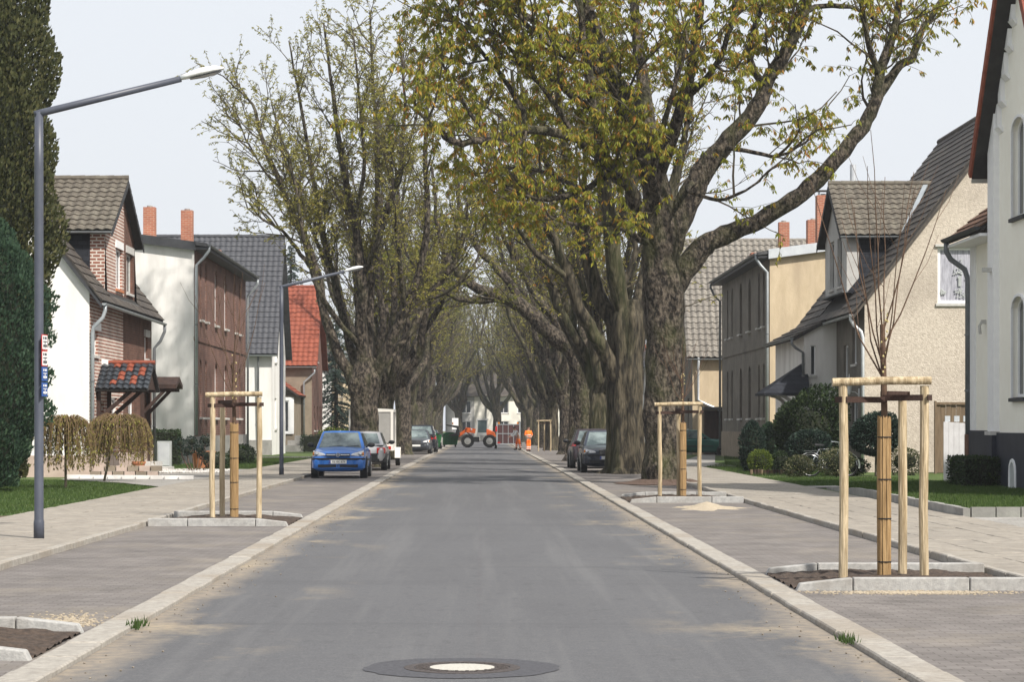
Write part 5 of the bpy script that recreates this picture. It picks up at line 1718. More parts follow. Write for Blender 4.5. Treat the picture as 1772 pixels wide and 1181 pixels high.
F = [(0, 1 + k, 1 + (k + 1) % n) for k in range(n)]
for i in range(2):
    for k in range(n): F.append((1 + i * n + k, 1 + (i + 1) * n + k, 1 + (i + 1) * n + (k + 1) % n, 1 + i * n + (k + 1) % n))
bn.add(pts, F)
tag(bn.build('bark_mulch', M['mulch']), 'reddish brown bark litter around the foot of the thick chestnut', 'mulch', kind='stuff')

# ---- the fluted, mossy chestnut behind it
Z = 76.0
T = Tree(2, .16, 4, .9, dens=1.0, leafd=1.5, tmin=.011, hang=.1)
T.trunk([P(1083, 826, Z), P(1083, 808, Z), P(1082, 760, Z), P(1080, 690, Z), P(1080, 620, Z), P(1084, 560, Z), P(1086, 520, Z)], [.78, .62, .54, .50, .52, .58, .42], flute=.17, burls=4)
for k, s in enumerate([
 [(1072, 660, .30, -.2), (1035, 592, .24, -.5), (1003, 537, .21, -.8), (985, 480, .19, -1), (952, 400, .16, -1.2), (925, 330, .13, -1.4), (900, 230, .10, -1.6), (885, 120, .05, -1.8)],
 [(1080, 575, .30), (1042, 525, .27, .3), (1020, 460, .24, .4), (1003, 380, .20, .5), (985, 300, .16, .5), (968, 180, .12, .6), (958, 60, .06, .7)],
 [(1083, 570, .30), (1066, 480, .29, -.4), (1058, 400, .26, -.6), (1050, 320, .20, -.6), (1040, 200, .15, -.5), (1030, 60, .09, -.4)],
 [(1088, 570, .26), (1110, 500, .22, .5), (1130, 430, .18, 1), (1162, 330, .14, 1.4), (1192, 200, .09, 1.6), (1200, 80, .05, 1.8)],
 [(1000, 380, .12, .5), (960, 310, .10, 1), (920, 220, .08, 1.5), (895, 110, .05, 2)],
 [(985, 480, .11, -1), (940, 450, .09, -1.5), (900, 400, .07, -2), (870, 330, .05, -2.4), (850, 240, .03, -2.8)],
 [(1058, 420, .14, -.6), (1090, 330, .12, -1.4), (1100, 220, .09, -2), (1110, 100, .05, -2.5)],
 [(1020, 460, .13, .4), (1040, 360, .12, 1.4), (1030, 250, .09, 2), (1020, 120, .05, 2.4)],
 [(925, 330, .08, -1.4), (880, 300, .06, -2), (840, 240, .045, -2.5), (815, 160, .03, -3)],
]):
    pts, rad = poly(Z, s)
    T.limb(pts, rad, 10, start=.25)
T.finish('chestnut_tree', 'mossy chestnut with deeply fluted trunk next to a dark parked car', (4.75, 76, .03), 'bark_moss', 'leaf_near', GRP)

# ---- chestnut with the limb that bridges the road
Z = 105.0
T = Tree(3, .16, 4, .8, dens=.9, leafd=1.3, tmin=.013)
T.trunk([P(1008, 800, Z), P(1008, 782, Z), P(1008, 740, Z), P(1009, 690, Z), P(1008, 640, Z), P(1006, 612, Z)], [.78, .66, .57, .55, .56, .45], flute=.09, burls=4)
for s in [
 [(1004, 660, .42), (993, 613, .42, -.2), (946, 573, .38, -.6), (905, 532, .34, -1), (861, 512, .28, -1.3), (817, 495, .22, -1.6), (787, 465, .17, -1.8), (767, 430, .13, -2), (755, 370, .09, -2), (748, 290, .05, -2)],
 [(868, 515, .18, -1.3), (830, 520, .17, -1.5), (800, 517, .15, -1.8), (762, 503, .12, -2), (732, 480, .09, -2.4), (705, 440, .06, -2.8), (690, 380, .03, -3)],
 [(905, 530, .20, -1), (872, 478, .18, -.8), (828, 430, .15, -.6), (800, 380, .12, -.5), (790, 300, .09, -.4), (785, 200, .05, -.3)],
 [(1000, 630, .25, .2), (965, 560, .21, .6), (930, 515, .17, .9), (900, 465, .14, 1.2), (875, 420, .11, 1.5), (850, 340, .08, 1.8), (840, 240, .04, 2)],
 [(1006, 640, .30), (1010, 540, .26, .4), (1000, 430, .2, .8), (985, 320, .15, 1), (975, 200, .09, 1.2)],
 [(1010, 630, .25), (1040, 530, .2, .5), (1060, 430, .16, 1), (1075, 320, .11, 1.4), (1080, 200, .06, 1.6)],
 [(1004, 630, .25), (975, 500, .2, -1), (960, 390, .16, -1.6), (945, 280, .1, -2), (935, 180, .05, -2.4)],
 [(900, 465, .09, 1.2), (880, 380, .07, 1), (895, 300, .05, .8), (900, 220, .03, .6)],
]:
    pts, rad = poly(Z, s)
    T.limb(pts, rad, 9, start=.2)
T.finish('chestnut_tree', 'dark trunked chestnut whose low limb bridges across the road', (4.6, 105, gz(105) + .03), 'bark', 'leaf_mid', GRP)

# ---- the big chestnut on the left behind the blue car
Z = 88.0
T = Tree(4, .135, 4, .5, dens=1.05, leafd=2.0, tmin=.011, up=.5)
T.trunk([P(630, 815, Z), P(630, 800, Z), P(630, 760, Z), P(629, 700, Z), P(630, 655, Z), P(632, 620, Z)], [.72, .60, .54, .51, .60, .38], flute=.06, burls=5)
for s in [
 [(615, 668, .30), (582, 604, .26), (561, 545, .22), (549, 475, .19), (522, 400, .16), (490, 330, .13), (456, 250, .10), (436, 180, .06), (402, 150, .03)],
 [(620, 655, .24), (600, 575, .20, .6), (577, 480, .17, 1), (556, 400, .14, 1.2), (540, 300, .11, 1.4), (520, 180, .07, 1.5), (500, 70, .035, 1.6)],
 [(628, 650, .32), (625, 560, .29, -.2), (626, 480, .26, -.3), (612, 385, .17, -.4), (592, 280, .13, -.5), (576, 160, .09, -.6), (560, 40, .04, -.7)],
 [(634, 640, .24), (641, 520, .2, .5), (650, 400, .16, .8), (655, 280, .13, 1), (646, 150, .09, 1.1), (640, 20, .04, 1.2)],
 [(645, 660, .30), (672, 602, .27, -.4), (700, 540, .23, -.7), (725, 470, .18, -.9), (740, 380, .14, -1), (736, 260, .1, -1.1), (745, 110, .05, -1.2)],
 [(652, 648, .2), (700, 590, .18, .5), (740, 520, .16, .9), (776, 470, .13, 1.2), (800, 420, .1, 1.4), (812, 330, .05, 1.6)],
 [(622, 600, .14, -.2), (560, 520, .12, -1.2), (530, 430, .1, -1.6), (510, 320, .07, -1.8), (480, 210, .04, -2)],
 [(626, 480, .15, -.3), (660, 400, .13, -1), (690, 300, .1, -1.4), (700, 180, .07, -1.7), (690, 60, .04, -1.9)],
 [(655, 390, .1, .8), (690, 300, .08, 1.6), (720, 200, .06, 2), (735, 90, .03, 2.3)],
 [(549, 475, .12), (520, 440, .1, -.5), (490, 400, .07, -1), (455, 380, .05, -1.2), (430, 350, .03, -1.4)],
 [(700, 540, .13, -.7), (690, 440, .11, -1.6), (680, 330, .08, -2), (675, 210, .05, -2.4)],
 [(490, 330, .07), (460, 300, .05, .6), (425, 240, .035, .9), (410, 200, .02, 1)],
 [(612, 385, .10, -.4), (630, 280, .09, -1.4), (620, 160, .06, -1.8), (610, 50, .03, -2)],
 [(740, 520, .1, .9), (780, 500, .08, .4), (820, 460, .05, 0), (835, 400, .03, 0)],
 [(577, 480, .09, 1), (540, 400, .08, 2), (500, 300, .06, 2.6), (470, 180, .035, 3)],
]:
    pts, rad = poly(Z, s)
    rad = [r_ * .82 for r_ in rad]
    T.limb(pts, rad, 9, start=.15)
T.finish('chestnut_tree', 'broad pale budding chestnut rising behind the parked blue hatchback', (-4.46, 88, .0), 'bark', 'leaf_pale', GRP)

# ---- three patterns for the remaining avenue trees
def pattern(seed, h, fork, r, nl, leafm, barkm, label, lean, tmin=.015, dens=.8, leafd=1.0, ll=.17):
    g = random.Random(seed)
    T = Tree(seed, ll, 3, .7, dens=dens, leafd=leafd, tmin=tmin, up=.45)
    b0 = Vector((0, 0, 0))
    T.trunk([Vector((0, 0, -.1)), Vector((0, 0, .25)), Vector((.02, 0, 1.2)), Vector((.0, 0, 2.4)), Vector((lean * .3, 0, fork)), Vector((lean * .5, 0, fork + .7))], [r * 1.45, r * 1.15, r, r * .95, r * 1.05, r * .7], n=18, flute=.08, burls=4)
    for k in range(nl):
        a = 2 * math.pi * k / nl + g.uniform(-.35, .35)
        spread = g.uniform(2.2, 5.6)
        zt = h * g.uniform(.82, 1.05)
        if k % 3 == 2:
            spread *= .45
        s = Vector((lean * .4, 0, fork - .2))
        pts, rad = [s], [r * .55]
        for i in range(1, 7):
            f = i / 6
            rr = spread * (f ** .72)
            pts.append(s + Vector((rr * math.cos(a) + g.gauss(0, .25) + lean * f * 2.2, rr * math.sin(a) + g.gauss(0, .25), (zt - fork) * (f ** 1.12))))
            rad.append(r * .46 * (1 - f) ** .9 + .02)
        T.limb(pts, rad, 7, start=.15)
    return T.finish('chestnut_tree', label, (0, 0, 0), barkm, leafm, GRP)
pats = [pattern(21, 15.5, 3.4, .43, 10, 'leaf_mid', 'bark', 'x', -.5), pattern(22, 16.5, 3.0, .46, 11, 'leaf_pale', 'bark_moss', 'x', .4), pattern(23, 14.0, 3.6, .42, 9, 'leaf_mid', 'bark', 'x', -.2, leafd=.6)]
spots = [  # x, y, pattern, turn, scale, label
 (4.75, 93, 1, 1.2, .95, 'second mossy chestnut trunk behind the dark parked cars'),
 (-4.6, 110, 0, 2.4, 1.0, 'chestnut standing behind the white box trailer'),
 (-4.42, 131, 2, .5, 1.1, 'narrow chestnut with bare scars beside the dark grey saloon'),
 (4.87, 132, 0, .3, 1.0, 'chestnut by the kerb beyond the dark parked cars'),
 (-4.5, 151, 1, 3.6, .95, 'chestnut beside the rear of the black off-roader'),
 (4.85, 158, 1, 4.4, 1.0, 'chestnut standing behind the orange clad worker'),
 (4.9, 177, 2, 2.0, 1.2, 'distant chestnut next to the works trailer'), (-4.7, 176, 0, 5.0, 1.0, 'distant chestnut behind the second dark blue parked car'), (-4.7, 199, 2, 1.0, 1.15, 'distant chestnut beyond the green containers'), (4.9, 203, 0, 3.1, 1.0, 'distant chestnut behind the works trailer and far grey house'),
 (-4.8, 222, 1, .4, 1.0, 'distant chestnut past the far beige house'), (4.9, 228, 1, 2.2, 1.0, 'distant chestnut by the far brick house'), (-4.9, 247, 0, 4.0, 1.0, 'distant chestnut on the wheel loader side of the cream end house'), (4.9, 254, 2, 5.1, 1.2, 'distant chestnut just past the far brick house'), (-5.0, 272, 2, 2.7, 1.2, 'last chestnut in the row past the notice board'), (5.2, 280, 0, 1.7, 1.0, 'last chestnut before the cream end house')]
used = [False] * 3
for (x, y, p, rz, sc, lab) in spots:
    lab = lab or 'distant chestnut in the avenue near the far end of the street'
    if not used[p]:
        used[p] = True
        o = pats[p]
        o.location = (x, y, gz(y) + .02)
        o.rotation_euler = (0, 0, rz)
        o.scale = (sc, sc, sc)
        o['label'] = lab
    else:
        copy_tree(pats[p], None, (x, y, gz(y) + .02), rz, sc, lab)
k = 0
for (x, y) in ((-40, 300), (-28, 312), (-17, 305), (-9, 318), (-1, 330), (8, 322), (-6.5, 262), (2.0, 289), (7.2, 286), (-2.8, 291), (17, 312), (27, 306), (38, 300), (-34, 250), (-24, 235), (26, 262), (36, 236), (22, 292), (-20, 280)):
    o = copy_tree(pats[k % 3], None, (x, y, gz(y) - .05), k * 1.3, 1.0 + .07 * (k % 4), 'budding tree in the gardens behind the far houses')
    o['group'] = 'trees behind the far houses'
    k += 1

# ================================================================ garden plants
def foliage(name, mat, parent, center, radii, n, size, aspect=.6, up=.2, seed=1, shape='ellipsoid', core=True, shell=.55, flat=0.0, lumps=9, lump=.16):
    """leaf faces through an ellipsoid or block volume over a dark core"""
    g = random.Random(seed)
    b = MB()
    cx, cy, cz = center
    rx, ry, rz = radii
    bl = [(Vector((g.gauss(0, 1), g.gauss(0, 1), g.gauss(0, 1))).normalized(), g.uniform(.4, 1)) for _ in range(lumps)]
    for k in range(n):
        d = Vector((g.gauss(0, 1), g.gauss(0, 1), g.gauss(0, 1))).normalized()
        if shape == 'block':
            f = g.randint(0, 5)
            p = [g.uniform(-1, 1) for _ in range(3)]
            p[f // 2] = (1 if f % 2 else -1) * g.uniform(.86, 1.02)
            q = Vector(p)
            d = Vector((0, 0, 0))
            d[f // 2] = 1 if f % 2 else -1
            d = (d + Vector((g.gauss(0, .4), g.gauss(0, .4), g.gauss(0, .4)))).normalized()
        elif shape == 'column':
            h = g.uniform(-1, 1)
            a = g.uniform(0, 6.28)
            prof = (1 - max(0, h) ** 2.6) ** .8 if h > 0 else (1 - .45 * abs(h) ** 2.4)
            rr = prof * (g.uniform(shell, 1) ** .6)
            rr *= 1 + lump * math.sin(a * 3 + h * 9 + seed) * .5 + lump * math.sin(h * 23 + a * 2) * .4
            q = Vector((rr * math.cos(a), rr * math.sin(a), h))
            d = Vector((math.cos(a), math.sin(a), up + .35 * h)).normalized()
        else:
            lm = 1.0
            for v, am in bl: lm += lump * am * max(0, d.dot(v)) ** 6 * 1.4 - lump * .06
            rr = (g.uniform(shell, 1) ** .5) * lm
            q = d * rr
        p = Vector((cx + q.x * rx, cy + q.y * ry, cz + q.z * rz))
        dd = (d + Vector((g.gauss(0, .5), g.gauss(0, .5), g.gauss(0, .5) + up))).normalized()
        L = size * g.uniform(.6, 1.4)
        depth = min(1, max(0, (q.length - shell) / (1.001 - shell))) if shape == 'ellipsoid' else .6
        add_leaf(b, p, dd, L, L * aspect, min(1, max(0, g.gauss(.5, .24))), Vector((g.gauss(0, 1), g.gauss(0, 1), g.gauss(0, 1))))
    o = b.build(name, M[mat], parent, recalc=False, kind='stuff')
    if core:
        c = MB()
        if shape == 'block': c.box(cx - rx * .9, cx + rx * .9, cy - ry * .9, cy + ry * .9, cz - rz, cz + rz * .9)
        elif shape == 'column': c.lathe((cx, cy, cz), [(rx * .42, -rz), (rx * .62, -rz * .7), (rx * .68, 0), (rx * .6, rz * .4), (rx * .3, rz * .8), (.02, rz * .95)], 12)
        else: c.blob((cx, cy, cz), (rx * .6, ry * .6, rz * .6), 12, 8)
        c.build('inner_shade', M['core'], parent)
    return o
def shrub(name, label, cat, x, y, rx, ry, h, z0, mat, n, size, stem=0.0, shape='ellipsoid', seed=1, aspect=.6, up=.2, group=None, **kw):
    zb = gz(y) + .08
    t = thing(name, label, cat, (x, y, zb), group=group)
    foliage('foliage', mat, t, (x, y, zb + z0 + h / 2), (rx, ry, h / 2), n, size, aspect, up, seed, shape, **kw)
    MB().tube([(x, y, zb - .05), (x + .01, y, zb + max(z0, .1) + h * .3)], [max(.03, rx * .06), max(.025, rx * .05)], 7).build('stem', M['bark'], t)
    return t
# tall conifers at the left
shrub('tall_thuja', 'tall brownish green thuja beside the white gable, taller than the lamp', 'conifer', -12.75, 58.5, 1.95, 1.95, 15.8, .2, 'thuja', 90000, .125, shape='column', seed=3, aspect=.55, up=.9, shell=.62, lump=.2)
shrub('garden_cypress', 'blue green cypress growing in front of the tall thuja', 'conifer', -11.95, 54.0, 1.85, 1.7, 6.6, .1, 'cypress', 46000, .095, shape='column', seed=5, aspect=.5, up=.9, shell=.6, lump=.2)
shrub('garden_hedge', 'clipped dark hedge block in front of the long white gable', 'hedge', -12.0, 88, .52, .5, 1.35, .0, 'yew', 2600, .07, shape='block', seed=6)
# ball bonsai
bt = thing('cloud_pruned_shrub', 'cloud pruned shrub with round dark green balls on thin stems', 'shrub', (-9.45, 76.5, .08))
for i, (dx, zz, r) in enumerate(((-.55, .95, .18), (-.15, .98, .2), (.3, 1.02, .22), (-.3, .68, .18), (.08, .72, .18), (.22, .55, .17), (.48, .5, .18))):
    foliage('ball', 'pine', bt, (-9.45 + dx, 76.5 + (i % 3) * .15, .08 + zz), (r, r, r * .85), 420, .05, seed=20 + i)
    MB().tube([(-9.45 + dx * .3, 76.5, .05), (-9.45 + dx * .8, 76.5 + (i % 3) * .08, zz * .6), (-9.45 + dx, 76.5 + (i % 3) * .15, .08 + zz)], [.025, .02, .015], 5).build('stem', M['bark_young'], bt)
shrub('low_shrub', 'low dark shrub behind the cloud pruned one', 'shrub', -8.95, 78.5, .5, .45, .6, .0, 'yew', 1200, .06, seed=31)
shrub('low_shrub', 'rounded shrub by the staked tree on the left verge', 'shrub', -9.6, 92, .55, .5, .75, .0, 'yew', 1200, .07, seed=32)
shrub('low_shrub', 'green shrub at the corner of the long brick house', 'shrub', -9.9, 96, .5, .5, .8, .0, 'yew', 1100, .07, seed=33)
shrub('leafy_shrub', 'yellow green shrub before the far white house', 'shrub', -9.3, 150, 1.2, 1.0, 1.5, .0, 'box', 1500, .12, seed=34)
shrub('low_shrub', 'trimmed low hedge before the red roofed house', 'hedge', -9.5, 143, 1.6, .5, 1.0, .0, 'yew', 1500, .1, shape='block', seed=35)
b = MB()
g = random.Random(8)
for k in range(900):
    x, y = g.uniform(-10.9, -8.4), g.uniform(73.5, 78.5)
    r = g.uniform(.02, .05)
    b.blob((x, y, .1 + r * .5), (r, r, r * .7), 5, 4)
tag(b.build('gravel_bed', M['gravel'], recalc=False), 'bed of white gravel around the cloud pruned shrub', 'gravel', kind='stuff')
# weeping dwarf trees
def weeping(label, x, y, h, r, lean, seed, n=120):
    g = random.Random(seed)
    z = .08
    t = thing('weeping_tree', label, 'tree', (x, y, z), group='weeping dwarf trees on the lawn')
    top = Vector((x + lean, y, z + h * .86))
    MB().tube([(x, y, z - .05), (x + lean * .45, y, z + h * .45), top], [.035, .03, .032], 8).build('trunk', M['bark_twig'], t)
    b, lf = MB(), MB()
    for k in range(n):
        a = g.uniform(0, 6.28)
        rr = r * math.sqrt(g.uniform(.08, 1.05))
        hh = h * g.uniform(.08, .2)
        dr = h * g.uniform(.25, .62)
        p0 = top
        p1 = top + Vector((rr * .45 * math.cos(a), rr * .45 * math.sin(a), hh))
        p2 = top + Vector((rr * .85 * math.cos(a), rr * .85 * math.sin(a), hh * .5))
        p3 = top + Vector((rr * 1.0 * math.cos(a), rr * 1.0 * math.sin(a), -dr * .45))
        p4 = top + Vector((rr * 1.02 * math.cos(a) + g.uniform(-.05, .05), rr * 1.02 * math.sin(a), -dr))
        pts = [p0, p1, p2, p3, p4]
        b.tube(pts, [.009, .008, .007, .005, .003], 4, cap=False)
        for j in range(22):
            f = g.uniform(.5, 4)
            i = min(3, int(f))
            q = pts[i].lerp(pts[i + 1], f - i)
            add_leaf(lf, q, Vector((g.uniform(-1, 1), g.uniform(-1, 1), -1.2)), g.uniform(.06, .12), .034, g.random(), Vector((g.gauss(0, 1), g.gauss(0, 1), .3)))
    b.build('branches', M['willow_stem'], t, recalc=False, kind='stuff')
    lf.build('crown', M['willow'], t, recalc=False, kind='stuff')
weeping('upright weeping dwarf tree with brown shoots near the cypress', -10.25, 57, 1.72, .72, -.0, 1, 200)
weeping('leaning weeping dwarf tree in front of the tiled porch', -10.33, 63.2, 1.78, .95, .42, 2, 300)
# dark spruces behind the red roofed house
def spruce(label, x, y, h, r, seed, z0=.6):
    g = random.Random(seed)
    z = gz(y) + .05
    t = thing('spruce_tree', label, 'conifer', (x, y, z))
    MB().tube([(x, y, z), (x, y, z + h * .98)], [.2, .03], 8).build('trunk', M['bark'], t)
    b = MB()
    n = int(h * 20)
    for k in range(n):
        f = (k + g.random()) / n
        zz = z + z0 + (h - z0) * f
        L = r * (1 - f) ** .85 * g.uniform(.75, 1.12) + .15
        a = g.uniform(0, 6.28)
        for j in range(int(L / .045)):
            q = j * .045 / L
            p = Vector((x + L * q * math.cos(a), y + L * q * math.sin(a), zz + .1 * q - .55 * L * q * q + .25 * L * q ** 4))
            for s_ in (0, 1):
                add_leaf(b, p, Vector((math.cos(a) * .6 + g.gauss(0, .7), math.sin(a) * .6 + g.gauss(0, .7), -.55 + g.gauss(0, .25))), g.uniform(.14, .3), .07, min(1, max(0, g.gauss(.5, .25))), Vector((g.gauss(0, 1), g.gauss(0, 1), 1)))
    b.build('crown', M['spruce'], t, recalc=False, kind='stuff')
spruce('dark spruce with drooping branches before the far white house', -10.3, 164, 9.5, 3.0, 1)
spruce('dark spruce top rising behind the red tiled roof', -14.5, 176, 15.5, 3.2, 2)
# right hand front garden
shrub('dwarf_conifer', 'narrow dark dwarf conifer beside the round box ball', 'conifer', 8.85, 75.5, .42, .42, 1.65, .0, 'pine', 3600, .08, shape='column', seed=41, up=.8)
shrub('dwarf_conifer', 'dark green dwarf conifer before the downpipe of the beige house', 'conifer', 9.9, 79.5, .45, .45, 1.6, .0, 'cypress', 3200, .08, shape='column', seed=42, up=.8)
shrub('box_ball', 'bright round box ball at the edge of the path', 'shrub', 8.75, 72.6, .39, .39, .76, .02, 'box', 2600, .05, seed=43, lump=.03)
shrub('box_ball', 'second round box ball under the spreading yew', 'shrub', 9.55, 73.5, .37, .37, .7, .02, 'yew', 2200, .05, seed=44, lump=.03)
shrub('spreading_yew', 'large dark spreading yew in front of the slate canopy', 'shrub', 10.75, 76.0, 1.35, 1.1, 2.3, .2, 'yew', 12000, .11, seed=45, lump=.3)
shrub('round_pine', 'low rounded dark pine in front of the spreading yew', 'shrub', 10.1, 71.5, .70, .65, 1.05, .35, 'pine', 5200, .08, seed=46, lump=.12)
shrub('variegated_shrub', 'speckled shrub next to the parked bicycle', 'shrub', 9.55, 69.4, .42, .4, .68, .0, 'varieg', 1800, .055, seed=47, lump=.2)
shrub('variegated_shrub', 'speckled shrub in front of the bicycle wheel', 'shrub', 10.6, 69.0, .55, .5, .82, .0, 'varieg', 2400, .055, seed=48, lump=.2)
shrub('standard_pine', 'round dark dwarf pine on a bare stem by the downpipe', 'shrub', 11.95, 70.0, .78, .7, 1.25, .65, 'pine', 7000, .085, seed=49, lump=.12)
shrub('low_shrub', 'low dark shrub under the standard pine', 'shrub', 11.35, 70.5, .45, .4, .55, .0, 'yew', 1300, .06, seed=50)
shrub('variegated_shrub', 'leafy shrub under the pebbledash gable wall', 'shrub', 13.1, 71.5, .6, .45, .85, .0, 'varieg', 2200, .06, seed=51, lump=.2)
shrub('garden_hedge', 'clipped box hedge along the dark blue plinth', 'hedge', 11.5, 54.0, .42, .95, .66, .14, 'yew', 4200, .06, shape='block', seed=52)
bx = thing('bed_edging', 'low brown timber edging around the clipped box balls', 'edging', (9.1, 71.9, .08))
for i in range(14): MB().tube([(8.4 + i * .105, 71.9, .03), (8.4 + i * .105, 71.9, .24 + rnd.uniform(-.02, .02))], .05, 8).build('log', M['timber_dark'] if i % 3 else M['wood_fence'], bx)
# ================================================================ vehicles
WCACHE = {}
def wheel(parent, x, y, r, wdt, side, rimmat='rim'):
    """tyre with rim and hub as sub-parts; side = +1 or -1 along x"""
    k = (r, wdt, side, rimmat)
    if k not in WCACHE:
        ty = MB().lathe((0, 0, 0), [(r * .62, -wdt / 2 * side), (r * .94, -wdt / 2 * side), (r, -wdt * .36 * side), (r, wdt * .36 * side), (r * .94, wdt / 2 * side), (r * .64, wdt / 2 * side), (r * .62, wdt * .3 * side)], 24, 'x').mesh('tyre', M['rubber'], smooth=False)
        b = MB().lathe((0, 0, 0), [(r * .62, wdt * .28 * side), (r * .60, wdt * .38 * side), (r * .50, wdt * .36 * side), (r * .18, wdt * .44 * side), (r * .05, wdt * .46 * side)], 20, 'x')
        rm = b.mesh('rim', M[rimmat])
        sp = MB()
        for i in range(6):
            a = i * math.pi / 3
            sp.bar((wdt * .47 * side, r * .16 * math.cos(a), r * .16 * math.sin(a)), (wdt * .42 * side, r * .52 * math.cos(a), r * .52 * math.sin(a)), .05, .03)
        WCACHE[k] = (ty, rm, sp.mesh('spokes', M[rimmat]))
    ty, rm, sp = WCACHE[k]
    o = bpy.data.objects.new('wheel', ty)
    col.objects.link(o)
    o.parent = parent
    o.location = (x, y, r)
    for nm, me in (('rim', rm), ('spokes', sp)):
        c = bpy.data.objects.new(nm, me)
        col.objects.link(c)
        c.parent = o
    return o
def text_mesh(s, size, mat, ext=.001):
    cu = bpy.data.curves.new('txt', 'FONT')
    cu.body = s
    cu.size = size
    cu.extrude = ext
    cu.align_x = 'CENTER'
    cu.align_y = 'CENTER'
    o = bpy.data.objects.new('txt', cu)
    col.objects.link(o)
    bpy.context.view_layer.update()
    me = bpy.data.meshes.new_from_object(o.evaluated_get(bpy.context.evaluated_depsgraph_get()))
    bpy.data.objects.remove(o)
    me.materials.clear()
    me.materials.append(mat)
    return me
def inset(b, q, m, off):
    """panel inset from a quad q (4 points) by margins m, pushed out by off"""
    q = [Vector(p) for p in q]
    c = sum(q, Vector()) / 4
    n = (q[1] - q[0]).cross(q[3] - q[0]).normalized()
    if n.dot(c - Vector((0, c.y * .0 + (q[0].y + q[2].y) / 2, .9))) < 0: n = -n
    u0, u1, v0, v1 = m
    def at(u, v): return q[0].lerp(q[1], u).lerp(q[3].lerp(q[2], u), v) + n * off
    b.add([at(u0, v0), at(1 - u1, v0), at(1 - u1, 1 - v1), at(u0, 1 - v1)], [(0, 1, 2, 3)])
def car(label, x, y, rot, paint, L, W, H, hood, belt, ywb, yrf, yrr, yrb, boot, group='cars parked along the kerb', r=.30, plate=None, bumper=None, wag=0, grille='slim', tail='low', name='parked_car', rim='rim', z=None, cladding=False):
    zz = gz(y) + .032 if z is None else z
    t = thing(name, label, 'car', (x, y, zz), rot, group)
    hw = W / 2
    B = MB()
    nose = hood - .10
    st = [(.00, .34, .52, .545, .80), (.05, .24, .60, .63, .90), (.18, .20, nose - .06, nose, .965), (.55, .19, hood - .12, hood - .045, 1.0), (ywb - .15, .19, belt - .05, hood + .01, 1.0),
          (ywb + .25, .19, belt - .01, belt + .01, 1.0), (L * .5, .19, belt, belt + .02, 1.0), (L - .95, .20, belt, max(boot, belt) + .0, 1.0), (L - .40, .22, belt - .02, boot, .985), (L - .14, .24, belt - .06, boot - .02, .955), (L - .04, .28, belt - .12, boot - .10, .90), (L, .36, .60, .63, .80)]
    ring = []
    for (yy, zb, zs, zc, f) in st:
        w_ = hw * f
        half = [(0, zb), (w_ * .80, zb), (w_ * .965, zb + .09), (w_, zb + (zs - zb) * .45), (w_ * .985, zs - (zs - zb) * .14), (w_ * .90, zs), (w_ * .48, zc), (0, zc + .01)]
        full = [(a, c) for a, c in half] + [(-a, c) for a, c in half[-2:0:-1]]
        ring.append([(a, yy, c) for a, c in full])
    n = len(ring[0])
    B.add([p for q in ring for p in q], [tuple(range(n))[::-1], tuple((len(ring) - 1) * n + k for k in range(n))] + [(i * n + k, i * n + (k + 1) % n, (i + 1) * n + (k + 1) % n, (i + 1) * n + k) for i in range(len(ring) - 1) for k in range(n)])
    body = B.build('body', M[paint], t, smooth=True, local=True)
    md = body.modifiers.new('sub', 'SUBSURF')
    md.levels = md.render_levels = 2
    # cabin
    hb, hr = hw * .915, hw * .70
    zb = belt - .03
    zf = hood + .0
    cb = MB()
    low = [(-hb, ywb, zf - .05), (hb, ywb, zf - .05), (hb, yrb, zb), (-hb, yrb, zb)]
    top = [(-hr, yrf, H - .03), (hr, yrf, H - .03), (hr, yrr, H - .05), (-hr, yrr, H - .05)]
    ym = (yrf + yrr) / 2
    mid = [(-hr * .5, yrf + .06, H - .012), (hr * .5, yrf + .06, H - .012), (hr * .5, yrr - .06, H - .02), (-hr * .5, yrr - .06, H - .02)]
    cb.add(low + top + mid, [(0, 1, 5, 4), (1, 2, 6, 5), (2, 3, 7, 6), (3, 0, 4, 7), (4, 5, 9, 8), (5, 6, 10, 9), (6, 7, 11, 10), (7, 4, 8, 11), (8, 9, 10, 11), (3, 2, 1, 0)])
    cab = cb.build('cabin', M[paint], t, smooth=False, local=True, bevel=.045)
    gl = MB()
    inset(gl, [low[0], low[1], top[1], top[0]], (.065, .065, .06, .07), .007)
    o = gl.build('windscreen', M['carglass'], t, local=True, recalc=False)
    gl = MB()
    inset(gl, [low[3], low[2], top[2], top[3]], (.085, .085, .14, .10), .007)
    gl.build('rear_window', M['carglass'], t, local=True, recalc=False)
    for sx in (0, 1):
        q = [low[1], low[2], top[2], top[1]] if sx else [low[0], low[3], top[3], top[0]]
        for (u0, u1) in ((.10, .50), (.53, .10)):
            gl = MB()
            inset(gl, q, (u0, u1, .13, .09), .009)
            gl.build('side_window', M['carglass'], t, local=True, recalc=False)
    # wheels, and dark discs standing in for the shaded hollows of the arches
    wy = (.78, L - .72)
    for sx in (-1, 1):
        for yy in wy:
            MB().lathe((sx * (hw - .10), yy, r), [(r + .055, -.09), (r + .055, .115)], 24, 'x').build('arch_shade_disc', M['plastic'], t, local=True) if sx > 0 else MB().lathe((-hw + .10, yy, r), [(r + .055, .09), (r + .055, -.115)], 24, 'x').build('arch_shade_disc', M['plastic'], t, local=True)
            wheel(t, sx * (hw - .085), yy, r, .20, sx, rim)
        # mirror
        m = MB().blob((sx * (hw + .10), ywb + .42, belt + .06), (.115, .07, .075), 10, 7)
        m.bar((sx * (hw - .06), ywb + .42, belt + .0), (sx * (hw + .06), ywb + .42, belt + .04), .05, .04)
        m.build('mirror', M['plastic'], t, smooth=True, local=True)
        # lamps
        hl = MB()
        zc = nose - .085
        a0, a1 = hw * .44, hw * .93
